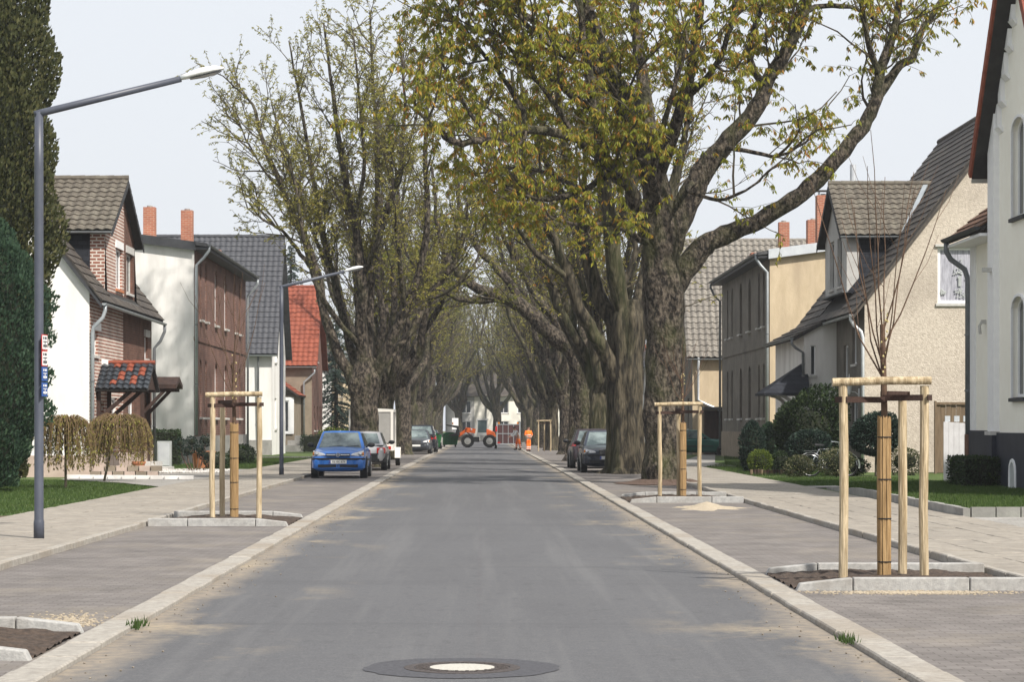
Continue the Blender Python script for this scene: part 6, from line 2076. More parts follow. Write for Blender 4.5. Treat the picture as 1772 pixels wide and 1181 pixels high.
        hl.hexa([(sx * a0, .045, zc - .045), (sx * a1, .13, zc - .085), (sx * a1, .30, zc - .085), (sx * a0, .25, zc - .045), (sx * (a0 + .06), .10, zc + .01), (sx * a1 * .985, .21, zc + .105), (sx * a1, .36, zc + .09), (sx * (a0 + .06), .30, zc + .02)])
        ho = hl.build('headlight', M['headlamp'], t, local=True, bevel=.02)
        MB().blob((sx * hw * .80, .12, zc - .01), (.07, .035, .055), 8, 6).build('reflector', M['chrome'], ho, local=True, smooth=True)
        MB().blob((sx * hw * .90, .15, zc + .0), (.03, .035, .055), 8, 6).build('indicator', M['amber'], ho, local=True, smooth=True)
        tl = MB()
        if tail == 'high': z0, z1, w0 = belt - .12, H - .32, .17
        else: z0, z1, w0 = boot - .33, boot - .13, .24
        yb_ = L - .02
        if tail == 'high':
            tl.hexa([(sx * (hw - .02), yb_ - .22, z0), (sx * (hw - .16), yb_ - .02, z0), (sx * (hw - .20), yb_ - .16, z0), (sx * (hw - .03), yb_ - .34, z0), (sx * (hw * .76 + .03), yb_ - .36, z1), (sx * (hw * .76 - .08), yb_ - .24, z1), (sx * (hw * .76 - .1), yb_ - .34, z1), (sx * (hw * .76 + .02), yb_ - .46, z1)])
        else:
            tl.hexa([(sx * hw * .95, yb_ - .07, z0), (sx * (hw * .90 - w0), yb_ + .03, z0), (sx * (hw * .90 - w0), yb_ - .12, z0), (sx * hw * .985, yb_ - .3, z0), (sx * hw * .93, yb_ - .10, z1), (sx * (hw * .90 - w0), yb_ + .01, z1), (sx * (hw * .90 - w0), yb_ - .14, z1), (sx * hw * .965, yb_ - .3, z1)])
        to = tl.build('tail_light', M['tail'], t, local=True, bevel=.012)
    # bumpers, grille, plates
    bp = M[bumper] if bumper else M[paint]
    for yy, sg in ((0, -1), (L, 1)):
        q = MB()
        prof = [(-hw * .97, .26), (-hw * .90, .10), (-hw * .55, .0), (0, -.03), (hw * .55, .0), (hw * .90, .10), (hw * .97, .26)]
        for i in range(6):
            (xa, da), (xb, db) = prof[i], prof[i + 1]
            ya, yb = yy - sg * da * 1.0 + sg * .02, yy - sg * db * 1.0 + sg * .02
            ia, ib = ya - sg * .12, yb - sg * .12
            q.hexa([(xa, ya, .30), (xb, yb, .30), (xb, ib, .30), (xa, ia, .30), (xa, ya, .56), (xb, yb, .56), (xb, ib, .56), (xa, ia, .56)])
        bo = q.build('bumper', bp, t, local=True, bevel=.02)
        s2 = MB()
        for i in range(6):
            (xa, da), (xb, db) = prof[i], prof[i + 1]
            ya, yb = yy - sg * da + sg * .027, yy - sg * db + sg * .027
            s2.hexa([(xa, ya, .555), (xb, yb, .555), (xb, yb - sg * .1, .555), (xa, ya - sg * .1, .555), (xa, ya, .61), (xb, yb, .61), (xb, yb - sg * .1, .61), (xa, ya - sg * .1, .61)])
        s2.build('bumper_strip', M['plastic'], bo, local=True)
        MB().box(-hw * .72, hw * .72, min(yy + sg * .005, yy + sg * .047), max(yy + sg * .005, yy + sg * .047), .335, .42).build('lower_intake' if sg < 0 else 'lower_valance', M['plastic'], bo, local=True)
        yp = yy + sg * .075
        pz = .50 if sg < 0 else (.52 if tail == 'high' else .50)
        po = MB().box(-.26, .26, min(yp, yp - sg * .02), max(yp, yp - sg * .02), pz - .055, pz + .055).build('number_plate', M['plate'], t, local=True)
        MB().box(-sg * -.26 if False else (-.258 if sg < 0 else .215), (-.215 if sg < 0 else .258), min(yp + sg * .002, yp), max(yp + sg * .002, yp), pz - .052, pz + .052).build('plate_band', M['eu_blue'], po, local=True)
        if plate and sg < 0:
            tm = bpy.data.objects.new('plate_text', text_mesh(plate, .088, M['ink']))
            col.objects.link(tm)
            tm.parent = po
            tm.location = (.025, yp - .003, pz)
            tm.rotation_euler = (math.pi / 2, 0, 0)
    if grille == 'slim':
        g_ = MB().box(-hw * .44, hw * .44, -.035, .06, nose - .15, nose - .075).build('grille', M['plastic'], t, local=True)
        for sx in (-1, 1): MB().box(min(sx * .075, sx * hw * .42), max(sx * .075, sx * hw * .42), -.045, -.036, nose - .125, nose - .098).build('chrome_bar', M['chrome'], g_, local=True)
        em = MB()
        nn = 18
        for k in range(nn):
            a0, a1 = 2 * math.pi * k / nn, 2 * math.pi * (k + 1) / nn
            em.bar((.052 * math.cos(a0), -.042, nose - .112 + .052 * math.sin(a0)), (.052 * math.cos(a1), -.042, nose - .112 + .052 * math.sin(a1)), .012, .012)
        em.hexa([(-.075, -.048, nose - .116), (.02, -.048, nose - .116), (.02, -.04, nose - .116), (-.075, -.04, nose - .116), (-.03, -.048, nose - .102), (.075, -.048, nose - .107), (.075, -.04, nose - .107), (-.03, -.04, nose - .102)])
        em.build('emblem', M['chrome'], g_, local=True)
    else:
        g_ = MB().box(-hw * .34, hw * .34, -.03, .08, nose - .24, nose - .04).build('grille', M['plastic'], t, local=True)
        b2 = MB()
        for k in range(5): b2.box(-hw * .32, hw * .32, -.04, -.031, nose - .225 + k * .042, nose - .21 + k * .042)
        b2.build('grille_bars', M['chrome'], g_, local=True)
        MB().box(-hw * .36, hw * .36, -.042, .05, nose - .038, nose - .018).build('grille_trim', M['chrome'], g_, local=True)
    wp = MB()
    for sx in (-.35, .15): wp.bar((sx, ywb + .04, zf + .02), (sx + .42, ywb + .10, zf + .06), .015, .015)
    wp.build('wiper', M['plastic'], t, local=True)
    # seats seen through nothing: a rubbing strip along the doors
    for sx in (-1, 1):
        MB().box(min(sx * (hw - .01), sx * (hw + .012)), max(sx * (hw - .01), sx * (hw + .012)), 1.3, L - 1.25, .52, .57).build('door_strip', M['plastic'], t, local=True)
        for yy in (ywb + 1.35, ywb + 2.2):
            if yy < L - 1: MB().box(min(sx * (hw - .03), sx * (hw + .015)), max(sx * (hw - .03), sx * (hw + .015)), yy, yy + .14, belt - .14, belt - .11).build('door_handle', M['plastic'], t, local=True)
    return t
hatch = dict(L=3.82, W=1.646, H=1.43, hood=.92, belt=.93, ywb=1.05, yrf=1.72, yrr=3.25, yrb=3.74, boot=.95)
car('bright blue hatchback parked facing down the street', -4.28, 69.0, 0, 'paint_blue', plate='RE BK 674', **hatch)
sed = dict(L=4.1, W=1.66, H=1.40, hood=.90, belt=.92, ywb=1.15, yrf=1.85, yrr=3.45, yrb=4.02, boot=.94)
car('silver hatchback with dark bumper parked behind the blue one', -4.18, 85.2, math.pi, 'paint_silver', bumper='plastic', **sed)
sal = dict(L=4.5, W=1.72, H=1.43, hood=.93, belt=.94, ywb=1.35, yrf=2.1, yrr=3.3, yrb=3.95, boot=.96)
car('dark grey saloon with chrome grille parked beyond the scarred chestnut', -3.78, 133.6, 0, 'paint_grey', grille='tall', **sal)
suv = dict(L=4.6, W=1.88, H=1.74, hood=1.10, belt=1.10, ywb=1.25, yrf=1.95, yrr=4.0, yrb=4.52, boot=1.16, r=.36)
car('black off-road car with bright tail lights parked on the left', -3.72, 147.6, math.pi, 'paint_black', grille='tall', **suv)
wag = dict(L=4.2, W=1.70, H=1.42, hood=.90, belt=.93, ywb=1.15, yrf=1.85, yrr=3.6, yrb=4.1, boot=.95)
car('dark navy car with pale lamps half behind the fluted trunk', 4.22, 77.2, 0, 'paint_navy', grille='tall', **wag)
pun = dict(L=3.85, W=1.68, H=1.49, hood=.93, belt=.95, ywb=1.05, yrf=1.75, yrr=3.35, yrb=3.78, boot=.98)
car('dark plum hatchback with tall tail lights behind the navy car', 4.14, 89.0, math.pi, 'paint_plum', tail='high', bumper='plastic', **pun)
car('dark green car parked beside the beige house', 13.6, 123.4, math.radians(90), 'paint_green', **sal)
car('dark blue car parked among the green containers', -3.9, 176, math.pi, 'paint_navy', **hatch)

# ---- box trailer
tr = thing('box_trailer', 'white framed box trailer with grey tarpaulin behind the big chestnut', 'trailer', (-4.32, 90.6, 0))
x0, x1, y0, y1, zb, zt = -5.2, -3.46, 90.6, 93.8, .62, 2.24
MB().box(x0 + .03, x1 - .03, y0 + .03, y1 - .03, zb + .3, zt - .06).build('tarpaulin', M['tarp'], tr)
fr = MB()
for xx in (x0, x1 - .1):
    for yy in (y0, y1 - .1): fr.box(xx, xx + .1, yy, yy + .1, zb + .28, zt - .1)
fr.box(x0, x1, y0, y0 + .1, zt - .1, zt)
fr.box(x0, x1, y1 - .1, y1, zt - .1, zt)
fr.box(x0, x0 + .1, y0 + .101, y1 - .101, zt - .1, zt)
fr.box(x1 - .1, x1, y0 + .101, y1 - .101, zt - .1, zt)
fr.build('frame', M['trailer_white'], tr)
MB().box(x0 - .005, x1 + .005, y0 - .005, y1 + .005, zb, zb + .27).build('side_board', M['trailer_white'], tr)
MB().prism([(x0, y0, zt + .002), (x1, y0, zt + .002), ((x0 + x1) / 2, y0, zt + .05)], (0, y1 - y0, 0)).build('roof_sheet', M['trailer_white'], tr)
for sx, xx in ((-1, x0 - .13), (1, x1 + .13)):
    o = MB().lathe((xx, 92.2, .32), [(.2, -.08), (.3, -.09), (.32, -.06), (.32, .06), (.3, .09), (.2, .08)], 20, 'x').build('wheel', M['rubber'], tr)
    MB().lathe((xx, 92.2, .32), [(.2, -.085), (.1, -.09), (.05, -.1)] if sx < 0 else [(.2, .085), (.1, .09), (.05, .1)], 16, 'x').build('rim', M['rim'], o)
    mg = MB()
    for k in range(6):
        a0, a1 = math.pi * k / 6, math.pi * (k + 1) / 6
        mg.hexa([(xx - .11, 92.2 + .38 * math.cos(a0), .32 + .38 * math.sin(a0)), (xx + .11, 92.2 + .38 * math.cos(a0), .32 + .38 * math.sin(a0)), (xx + .11, 92.2 + .38 * math.cos(a1), .32 + .38 * math.sin(a1)), (xx - .11, 92.2 + .38 * math.cos(a1), .32 + .38 * math.sin(a1)),
                 (xx - .11, 92.2 + .42 * math.cos(a0), .32 + .42 * math.sin(a0)), (xx + .11, 92.2 + .42 * math.cos(a0), .32 + .42 * math.sin(a0)), (xx + .11, 92.2 + .42 * math.cos(a1), .32 + .42 * math.sin(a1)), (xx - .11, 92.2 + .42 * math.cos(a1), .32 + .42 * math.sin(a1))])
    mg.build('mudguard', M['trailer_white'], tr)
for xx in (x0 + .2, x1 - .2): MB().box(xx - .12, xx + .12, y0 - .04, y0 - .006, zb + .05, zb + .17).build('tail_light', M['tail'], tr)
MB().bar(((x0 + x1) / 2, y1, zb - .03), ((x0 + x1) / 2, y1 + 1.1, zb - .12), .08, .08).build('drawbar', M['zinc'], tr)

# ---- containers, sign, works trailer, loader
def container(label, x, y, rz):
    z = gz(y) + .03
    t = thing('waste_container', label, 'container', (x, y, z), rz, 'green containers by the roadworks')
    b = MB().hexa([(-.55, -.45, .18), (.55, -.45, .18), (.55, .45, .18), (-.55, .45, .18), (-.68, -.53, 1.0), (.68, -.53, 1.0), (.68, .53, 1.0), (-.68, .53, 1.0)])
    b.build('body', M['bin_green'], t, local=True, bevel=.03)
    b = MB()
    for k in range(5): b.box(-.5 + k * .24, -.46 + k * .24, -.545, -.5, .3, .98)
    b.build('rib', M['bin_green'], t, local=True)
    n = 8
    pts = []
    for yy in (-.56, .56):
        pass
    arc = [(-.7, 1.0)] + [(-.7 + 1.4 * k / n, 1.02 + .2 * math.sin(math.pi * k / n)) for k in range(n + 1)] + [(.7, 1.0)]
    MB().prism([(a, -.56, c) for a, c in arc], (0, 1.12, 0)).build('lid', M['bin_green'], t, local=True)
    for sx in (-.45, .45):
        for sy in (-.32, .32): MB().lathe((sx, sy, .09), [(.09, -.03), (.09, .03)], 12, 'x').build('castor', M['rubber'], t, local=True)
    return t
container('green wheeled container on the sand near the black off-roader', -3.55, 164, .15)
container('second green wheeled container nearer the wheel loader', -2.55, 187, .1)
sg = thing('notice_board', 'blank white notice board on a pole beside the loader', 'sign', (-2.15, 193, gz(193)))
MB().box(-2.45, -1.92, 192.98, 193.01, gz(193) + 1.45, gz(193) + 2.4).build('board', M['sign_white'], sg)
MB().tube([(-2.18, 193.05, gz(193)), (-2.18, 193.05, gz(193) + 2.3)], .035, 8).build('pole', M['zinc'], sg)

wt = thing('works_trailer', 'works trailer with maroon panelled rear doors standing in the road', 'trailer', (2.0, 172, gz(172)))
zb = gz(172)
y0, y1 = 172, 175.5
MB().box(1.17, 2.83, y0 + .04, y1, zb + .42, zb + 1.86).build('box', M['maroon'], wt)
fr = MB()
for xx in (1.12, 2.82): fr.box(xx, xx + .09, y0, y0 + .1, zb + .3, zb + 2.0)
for zz in (.36, 1.12, 1.8): fr.box(1.215, 2.815, y0 + .005, y0 + .07, zb + zz, zb + zz + .055)
for xx in (1.6, 2.0, 2.4): fr.box(xx - .02, xx + .02, y0 - .003, y0 + .06, zb + .42, zb + 1.79)
fr.build('door_frame', M['zinc'], wt)
for i in range(4):
    for j in range(2): MB().box(1.24 + i * .4, 1.56 + i * .4, y0 + .015, y0 + .035, zb + .45 + j * .72, zb + 1.08 + j * .70).build('door_panel', M['maroon'], wt)
for xx in (1.3, 2.7):
    MB().box(xx - .1, xx + .1, y0 - .03, y0 - .004, zb + .42, zb + .52).build('tail_light', M['tail'], wt)
    o = MB().lathe((xx - (.22 if xx < 2 else -.22), 173.5, zb + .3), [(.18, -.09), (.29, -.09), (.3, 0), (.29, .09), (.18, .09)], 18, 'x').build('wheel', M['rubber'], wt)
    MB().box(xx - .06, xx + .06, y0 - .02, y0 - .004, zb + 1.86, zb + 2.0).build('marker_lamp', M['amber'], wt)
MB().box(1.05, 1.18, y0 - .06, y0 - .03, zb + 1.3, zb + 1.7).build('warning_board', M['tail'], wt)

def loader():
    x, y = -.35, 186.0
    z = gz(y)
    t = thing('wheel_loader', 'orange and white wheel loader crossing the road with raised bucket', 'loader', (x, y, z))
    O = lambda a, c, zz: (x + a, y + c, z + zz)
    def bx(nm, m, a0, a1, c0, c1, z0, z1, par=t, bev=.03): return MB().box(x + a0, x + a1, y + c0, y + c1, z + z0, z + z1).build(nm, M[m], par, bevel=bev)
    bx('rear_frame', 'loader_grey', .25, 1.3, -.55, .55, .55, 1.0)
    bx('front_frame', 'loader_black', -1.15, .2, -.4, .4, .45, .85)
    eh = MB().hexa([O(.75, -.55, 1.0), O(1.55, -.55, .85), O(1.55, .55, .85), O(.75, .55, 1.0), O(.75, -.5, 1.55), O(1.4, -.5, 1.25), O(1.4, .5, 1.25), O(.75, .5, 1.55)]).build('engine_hood', M['loader_orange'], t, bevel=.05)
    cb = MB()
    for a in (.0, .78):
        for c in (-.5, .42): cb.box(x + a, x + a + .07, y + c, y + c + .07, z + .95, z + 2.2)
    cb.box(x - .06, x + .92, y - .56, y + .56, z + 2.2, z + 2.32)
    cb.box(x - .02, x + .88, y - .52, y + .52, z + .9, z + 1.2)
    cab = cb.build('cab', M['cab_paint'], t)
    MB().box(x + .03, x + .83, y - .47, y + .46, z + 1.2, z + 2.2).build('cab_glass', M['cab_glass'], cab)
    arm = MB()
    for c in (-.38, .30):
        arm.hexa([O(-.15, c, 1.15), O(-.15, c + .1, 1.15), O(-1.0, c + .1, 1.25), O(-1.0, c, 1.25), O(-.1, c, 1.5), O(-.1, c + .1, 1.5), O(-.9, c + .1, 1.62), O(-.9, c, 1.62)])
        arm.hexa([O(-.9, c, 1.22), O(-.9, c + .1, 1.22), O(-1.45, c + .1, .85), O(-1.45, c, .85), O(-.75, c, 1.6), O(-.75, c + .1, 1.6), O(-1.5, c + .1, 1.1), O(-1.5, c, 1.1)])
    arm.build('lift_arm', M['loader_orange'], t)
    MB().tube([O(-.3, 0, .9), O(-1.0, 0, 1.35)], .06, 8).build('hydraulic_ram', M['chrome'], t)
    bk = [(-1.35, 1.0), (-1.5, 1.75), (-2.45, 1.85), (-2.5, 1.78), (-1.62, 1.55), (-1.75, 1.12), (-2.3, 1.0), (-1.9, .92)]
    MB().prism([O(a, -.85, c) for a, c in bk], (0, 1.7, 0)).build('bucket', M['loader_black'], t)
    for a in (-.75, 1.0):
        for c in (-.72, .72):
            o = MB().lathe(O(a, c, .52), [(.26, -.17), (.46, -.17), (.52, -.12), (.52, .12), (.46, .17), (.26, .17)], 20, 'y').build('wheel', M['rubber'], t)
            MB().lathe(O(a, c, .52), [(.27, -.16), (.27, -.178), (.2, -.182), (.08, -.21)] , 16, 'y').build('rim', M['loader_grey'], o)
            b = MB()
            for k in range(14):
                an = 2 * math.pi * k / 14
                b.box(x + a + .51 * math.cos(an) - .03, x + a + .51 * math.cos(an) + .03, y + c - .16, y + c + .16, z + .52 + .51 * math.sin(an) - .03, z + .52 + .51 * math.sin(an) + .03)
            b.build('tread', M['rubber'], o)
    MB().lathe(O(-1.95, -.3, 1.85), [(.05, 0), (.05, .16), (.02, .18)], 8).build('beacon', M['amber'], t)
    for c in (-.45, .45):
        o = MB().blob(O(-.45, c, 1.45), (.07, .07, .08), 8, 6).build('work_light', M['headlamp'], t)
loader()

# ---- motor scooter beside the containers
sc = thing('motor_scooter', 'small dark motor scooter with white shield by the green containers', 'scooter', (-2.95, 168, gz(168) + .03))
zs = gz(168) + .03
for yy in (168.0, 169.25):
    MB().lathe((-2.95, yy, zs + .24), [(.14, -.05), (.22, -.06), (.24, 0), (.22, .06), (.14, .05)], 18, 'x').build('wheel', M['rubber'], sc)
MB().hexa([(-3.08, 168.1, zs + .25), (-2.82, 168.1, zs + .25), (-2.82, 168.22, zs + .25), (-3.08, 168.22, zs + .25), (-3.1, 167.98, zs + .85), (-2.8, 167.98, zs + .85), (-2.8, 168.08, zs + .85), (-3.1, 168.08, zs + .85)]).build('shield', M['trailer_white'], sc)
MB().hexa([(-3.1, 168.5, zs + .25), (-2.8, 168.5, zs + .25), (-2.8, 169.5, zs + .35), (-3.1, 169.5, zs + .35), (-3.07, 168.6, zs + .68), (-2.83, 168.6, zs + .68), (-2.85, 169.5, zs + .74), (-3.05, 169.5, zs + .74)]).build('body', M['paint_black'], sc)
MB().box(-3.08, -2.82, 168.2, 168.5, zs + .25, zs + .31).build('footboard', M['plastic'], sc)
MB().hexa([(-3.05, 168.6, zs + .68), (-2.85, 168.6, zs + .68), (-2.86, 169.4, zs + .74), (-3.04, 169.4, zs + .74), (-3.04, 168.64, zs + .78), (-2.86, 168.64, zs + .78), (-2.88, 169.4, zs + .84), (-3.02, 169.4, zs + .84)]).build('saddle', M['plastic'], sc)
b = MB().tube([(-2.95, 168.05, zs + .8), (-2.95, 168.1, zs + 1.0)], .03, 6)
b.tube([(-3.25, 168.2, zs + 1.02), (-2.95, 168.08, zs + 1.0), (-2.65, 168.2, zs + 1.02)], .02, 6)
b.build('handlebar', M['plastic'], sc)
MB().blob((-2.95, 167.99, zs + .92), (.08, .05, .08), 8, 6).build('headlight', M['headlamp'], sc)

# ---- bicycle among the shrubs
bc = thing('bicycle', 'bicycle with silver mudguards parked among the garden shrubs', 'bicycle', (10.6, 69.9, .08))
def bike():
    cx0, cx1, y, z, r = 9.95, 11.05, 69.9, .08, .34
    for cx in (cx0, cx1):
        b = MB()
        n = 28
        pts = [(cx + r * math.cos(2 * math.pi * k / n), y, z + r + r * math.sin(2 * math.pi * k / n)) for k in range(n + 1)]
        b.tube(pts, .018, 6, cap=False)
        o = b.build('wheel', M['rubber'], bc)
        b = MB()
        pts = [(cx + (r - .03) * math.cos(2 * math.pi * k / n), y, z + r + (r - .03) * math.sin(2 * math.pi * k / n)) for k in range(n + 1)]
        b.tube(pts, .011, 5, cap=False)
        for k in range(18):
            a = 2 * math.pi * k / 18
            b.tube([(cx, y, z + r), (cx + (r - .03) * math.cos(a), y, z + r + (r - .03) * math.sin(a))], .002, 3)
        b.build('rim', M['chrome'], o)
        b = MB()
        for k in range(10):
            a0, a1 = math.radians(-15 + 20 * k), math.radians(-15 + 20 * (k + 1))
            b.bar((cx + (r + .045) * math.cos(a0), y, z + r + (r + .045) * math.sin(a0)), (cx + (r + .045) * math.cos(a1), y, z + r + (r + .045) * math.sin(a1)), .05, .012)
        b.build('mudguard', M['white_trim'], bc)
    A, B, C, D, E = (cx0, y, z + r), (10.42, y, z + .30), (10.22, y, z + .82), (10.85, y, z + .80), (cx1, y, z + r)
    b = MB()
    for p, q in ((A, B), (A, C), (B, C), (B, D), (C, D), (D, E)): b.tube([p, q], .017, 6)
    b.tube([D, (10.80, y, z + 1.0)], .015, 6)
    b.tube([(10.62, y - .28, z + 1.05), (10.80, y - .2, z + 1.02), (10.82, y, z + 1.0), (10.80, y + .2, z + 1.02), (10.62, y + .28, z + 1.05)], .013, 6)
    b.build('frame', M['chrome'], bc)
    MB().hexa([(10.08, y - .09, z + .93), (10.36, y - .02, z + .92), (10.36, y + .02, z + .92), (10.08, y + .09, z + .93), (10.08, y - .08, z + .99), (10.35, y - .02, z + .97), (10.35, y + .02, z + .97), (10.08, y + .08, z + .99)]).build('saddle', M['plastic'], bc)
    b = MB().box(9.75, 10.2, y - .07, y + .07, z + .76, z + .775)
    for yy in (-.06, .06): b.tube([(9.95, y + yy, z + .34), (9.80, y + yy, z + .76)], .006, 4)
    b.build('carrier', M['chrome'], bc)
    b = MB().lathe((10.42, y, z + .30), [(.09, -.012), (.09, .012)], 16, 'y')
    b.bar((10.42, y - .06, z + .3), (10.56, y - .06, z + .2), .02, .012)
    b.bar((10.42, y + .06, z + .3), (10.28, y + .06, z + .4), .02, .012)
    b.box(10.52, 10.61, y - .14, y - .06, z + .19, z + .21)
    b.build('crank', M['chrome'], bc)
    MB().blob((11.02, y, z + .83), (.05, .04, .05), 8, 6).build('headlamp', M['headlamp'], bc)
bike()
cb = thing('cable_cabinet', 'pale grey cable cabinet at the corner of the beige house', 'cabinet', (11.9, 97.5, .05))
MB().box(11.45, 12.15, 97.4, 97.75, .03, 1.12).build('cabinet_body', M['cabinet'], cb, bevel=.02)
MB().box(11.5, 12.1, 97.375, 97.399, .2, 1.02).build('door', M['zinc_pale'], cb)

# ---- road workers
def skin_obj(name, verts, edges, radii, mat, parent, sub=1):
    me = bpy.data.meshes.new(name)
    me.from_pydata([tuple(v) for v in verts], edges, [])
    me.materials.append(mat)
    o = bpy.data.objects.new(name, me)
    col.objects.link(o)
    o.parent = parent
    md = o.modifiers.new('skin', 'SKIN')
    for i, r in enumerate(radii):
        sv = me.skin_vertices[0].data[i]
        sv.radius = (r, r) if not isinstance(r, tuple) else r
        sv.use_root = (i == 0)
    md.use_smooth_shade = True
    m2 = o.modifiers.new('sub', 'SUBSURF')
    m2.levels = m2.render_levels = sub
    return o
def worker(label, x, y, rz, pose, vest, sc_=1.0):
    z = gz(y) + .002
    t = thing('person', label, 'person', (x, y, z), rz)
    t.scale = (sc_, sc_, sc_)
    lean = pose.get('lean', 0.0)
    sh = Vector((0, -math.sin(lean) * .50, .95 + math.cos(lean) * .50))
    neck = Vector((0, -math.sin(lean) * .58, .95 + math.cos(lean) * .58))
    head = neck + Vector((0, -math.sin(lean * 1.3) * .14 - .03, math.cos(lean) * .15))
    crown = head + Vector((0, -.01, .09))
    hip = Vector((0, 0, .95))
    feet = pose.get('feet', .11)
    J = [hip, Vector((0, -math.sin(lean) * .25, .95 + math.cos(lean) * .25)), sh, neck, head, crown]
    R_ = [(.15, .12), (.15, .11), (.17, .11), .06, (.085, .10), .055]
    E = [(0, 1), (1, 2), (2, 3), (3, 4), (4, 5)]
    hands = pose['hands']
    for s in (-1, 1):
        i = len(J)
        el, ha = hands[0 if s < 0 else 1]
        S = sh + Vector((s * .19, 0, .0))
        El, Ha = Vector(el), Vector(ha)
        J += [S, El, Ha]
        R_ += [.06, .045, .032]
        E += [(2, i), (i, i + 1), (i + 1, i + 2)]
        d = (Ha - El).normalized()
        side = d.cross(Vector((0, 1, 0))).normalized()
        j = len(J)
        J.append(Ha + d * .07)
        R_.append((.035, .018))
        E.append((i + 2, j))
        for q in range(4):
            kx = (q - 1.5) * .02
            a = len(J)
            fl = (.075, .085, .08, .062)[q]
            J += [Ha + d * .10 + side * kx, Ha + d * (.10 + fl * .55) + side * kx * 1.1 + Vector((0, -.012, 0)), Ha + d * (.10 + fl) + side * kx * 1.1 + Vector((0, -.03, 0))]
            R_ += [.0095, .0088, .0075]
            E += [(j, a), (a, a + 1), (a + 1, a + 2)]
        a = len(J)
        J += [Ha + d * .04 + Vector((0, -.035, 0)), Ha + d * .08 + Vector((0, -.055, 0))]
        R_ += [.011, .009]
        E += [(i + 2, a), (a, a + 1)]
    for s in (-1, 1):
        i = len(J)
        fy = pose.get('stride', 0) * s
        J += [Vector((s * .09, 0, .90)), Vector((s * feet * .95, fy * .5 - .03, .50)), Vector((s * feet, fy, .09)), Vector((s * feet * 1.1, fy - .15, .04))]
        R_ += [.095, .065, .05, .042]
        E += [(0, i), (i, i + 1), (i + 1, i + 2), (i + 2, i + 3)]
    body = skin_obj('body', J, E, R_, M['skin'], t)
    nz = MB().blob(head + Vector((0, -.11, -.01)), (.014, .022, .024), 6, 5)
    nz.build('nose', M['skin'], t, local=True, smooth=True)
    ey = MB()
    for s in (-1, 1): ey.blob(head + Vector((s * .033, -.094, .02)), (.011, .008, .007), 6, 4)
    ey.build('eyes', M['hair'], t, local=True)
    MB().box(-.025, .025, head.y - .101, head.y - .09, head.z - .062, head.z - .054).build('mouth', M['maroon'], t, local=True)
    er = MB()
    for s in (-1, 1): er.blob(head + Vector((s * .088, .005, 0)), (.014, .022, .032), 6, 5)
    er.build('ears', M['skin'], t, local=True, smooth=True)
    MB().blob(head + Vector((0, .022, .045)), (.094, .108, .085), 12, 8).build('hair', M['hair'], t, local=True, smooth=True)
    # trousers
    V, Rr, Ee = [Vector((0, 0, .98)), Vector((0, 0, .9))], [(.17, .135), (.165, .135)], [(0, 1)]
    for s in (-1, 1):
        fy = pose.get('stride', 0) * s
        i = len(V)
        V += [Vector((s * .10, 0, .84)), Vector((s * feet * .95, fy * .5 - .03, .50)), Vector((s * feet, fy, .12))]
        Rr += [.115, .092, .085]
        Ee += [(1, i), (i, i + 1), (i + 1, i + 2)]
    tr_ = skin_obj('trousers', V, Ee, Rr, M['hivis'], t)
    bn_ = MB()
    for s in (-1, 1):
        fy = pose.get('stride', 0) * s
        for zz in (.24, .36):
            f = (.50 - zz) / .38
            bn_.lathe((s * feet * (.95 + .05 * f), fy * (.5 + .5 * f) - .03 * (1 - f), zz), [(.098, -.025), (.098, .025)], 12)
    bn_.build('leg_band', M['hivis_band'], t, local=True)
    # jacket or shirt
    V = [Vector((0, 0, .93)), J[1].copy(), sh - Vector((0, 0, .03)), sh + Vector((0, -math.sin(lean) * .05, .05))]
    Rr = [(.17, .135), (.175, .13), (.19, .13), (.10, .09)]
    Ee = [(0, 1), (1, 2), (2, 3)]
    for s in (-1, 1):
        el, ha = hands[0 if s < 0 else 1]
        i = len(V)
        El, Ha = Vector(el), Vector(ha)
        V += [sh + Vector((s * .19, 0, 0)), El, El.lerp(Ha, .9 if not vest else .05)]
        Rr += [.078, .062, .05]
        Ee += [(2, i), (i, i + 1), (i + 1, i + 2)]
    skin_obj('jacket' if vest else 'shirt', V, Ee, Rr, M['hivis'] if vest else M['shirt'], t)
    if vest:
        vb = MB()
        for zz in (1.05, 1.2): vb.lathe((0, 0, zz), [(.19, -.025), (.19, .025)], 16)
        vb.build('vest_band', M['hivis_band'], t, local=True)
        for v_ in vb.v: pass
    bo = MB()
    for s in (-1, 1):
        fy = pose.get('stride', 0) * s
        bo.blob((s * feet * 1.05, fy - .07, .055), (.058, .15, .055), 10, 6)
        bo.lathe((s * feet, fy, .0), [(.06, .02), (.065, .16)], 10)
    bo.build('boots', M['boot'], t, local=True, smooth=True)
    return t
worker('person in orange high visibility vest and trousers standing at the kerb', 3.05, 150, math.radians(20), dict(hands=(((-.27, -.05, 1.18), (-.12, -.28, 1.08)), ((.27, -.05, 1.18), (.12, -.28, 1.08))), feet=.08), True, .92)
worker('person in pale shirt and orange trousers leaning to the works trailer', 2.62, 163.5, math.radians(-70), dict(lean=.45, hands=(((-.22, -.42, 1.12), (-.15, -.62, 1.05)), ((.24, -.40, 1.10), (.15, -.64, 1.0))), feet=.14, stride=.12), False, .95)
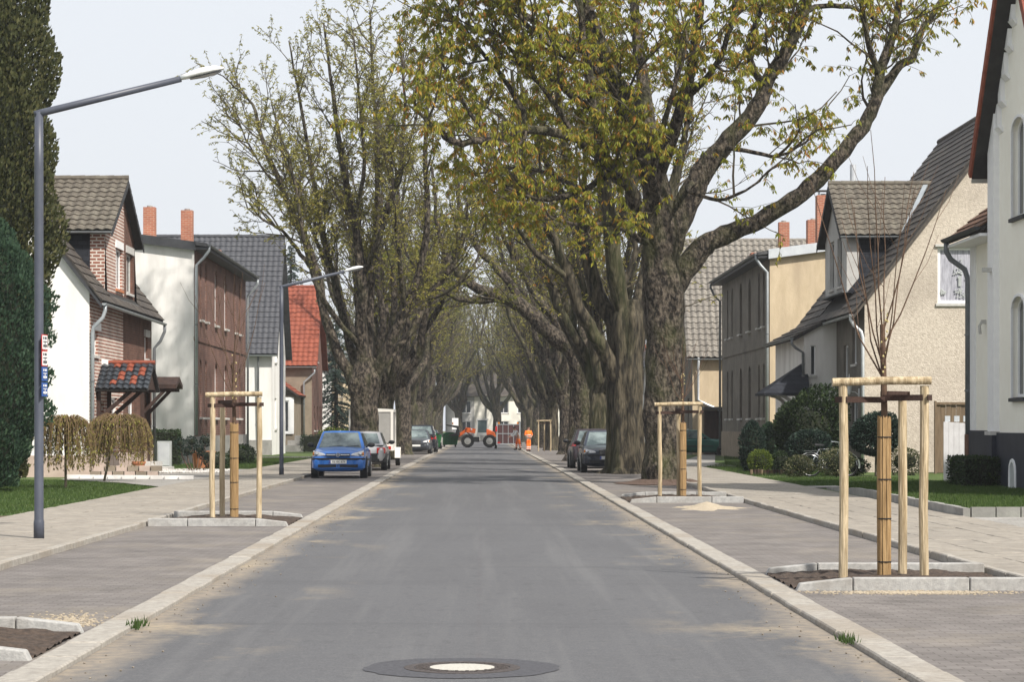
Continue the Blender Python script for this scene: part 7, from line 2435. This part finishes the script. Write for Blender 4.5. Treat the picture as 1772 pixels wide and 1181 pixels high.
# ================================================================ the air
hb = MB().box(-450, 450, -25, 420, -3.5, 26)
ho = hb.build('haze', None)
ho['kind'] = 'stuff'
hm = bpy.data.materials.new('haze')
hm.use_nodes = True
ht = hm.node_tree
for n_ in list(ht.nodes):
    if n_.type == 'BSDF_PRINCIPLED': ht.nodes.remove(n_)
pv = ht.nodes.new('ShaderNodeVolumePrincipled')
pv.inputs['Color'].default_value = (.90, .93, .97, 1)
pv.inputs['Density'].default_value = HAZE
pv.inputs['Anisotropy'].default_value = .2
ht.links.new(pv.outputs[0], ht.nodes['Material Output'].inputs['Volume'])
ho.data.materials.append(hm)
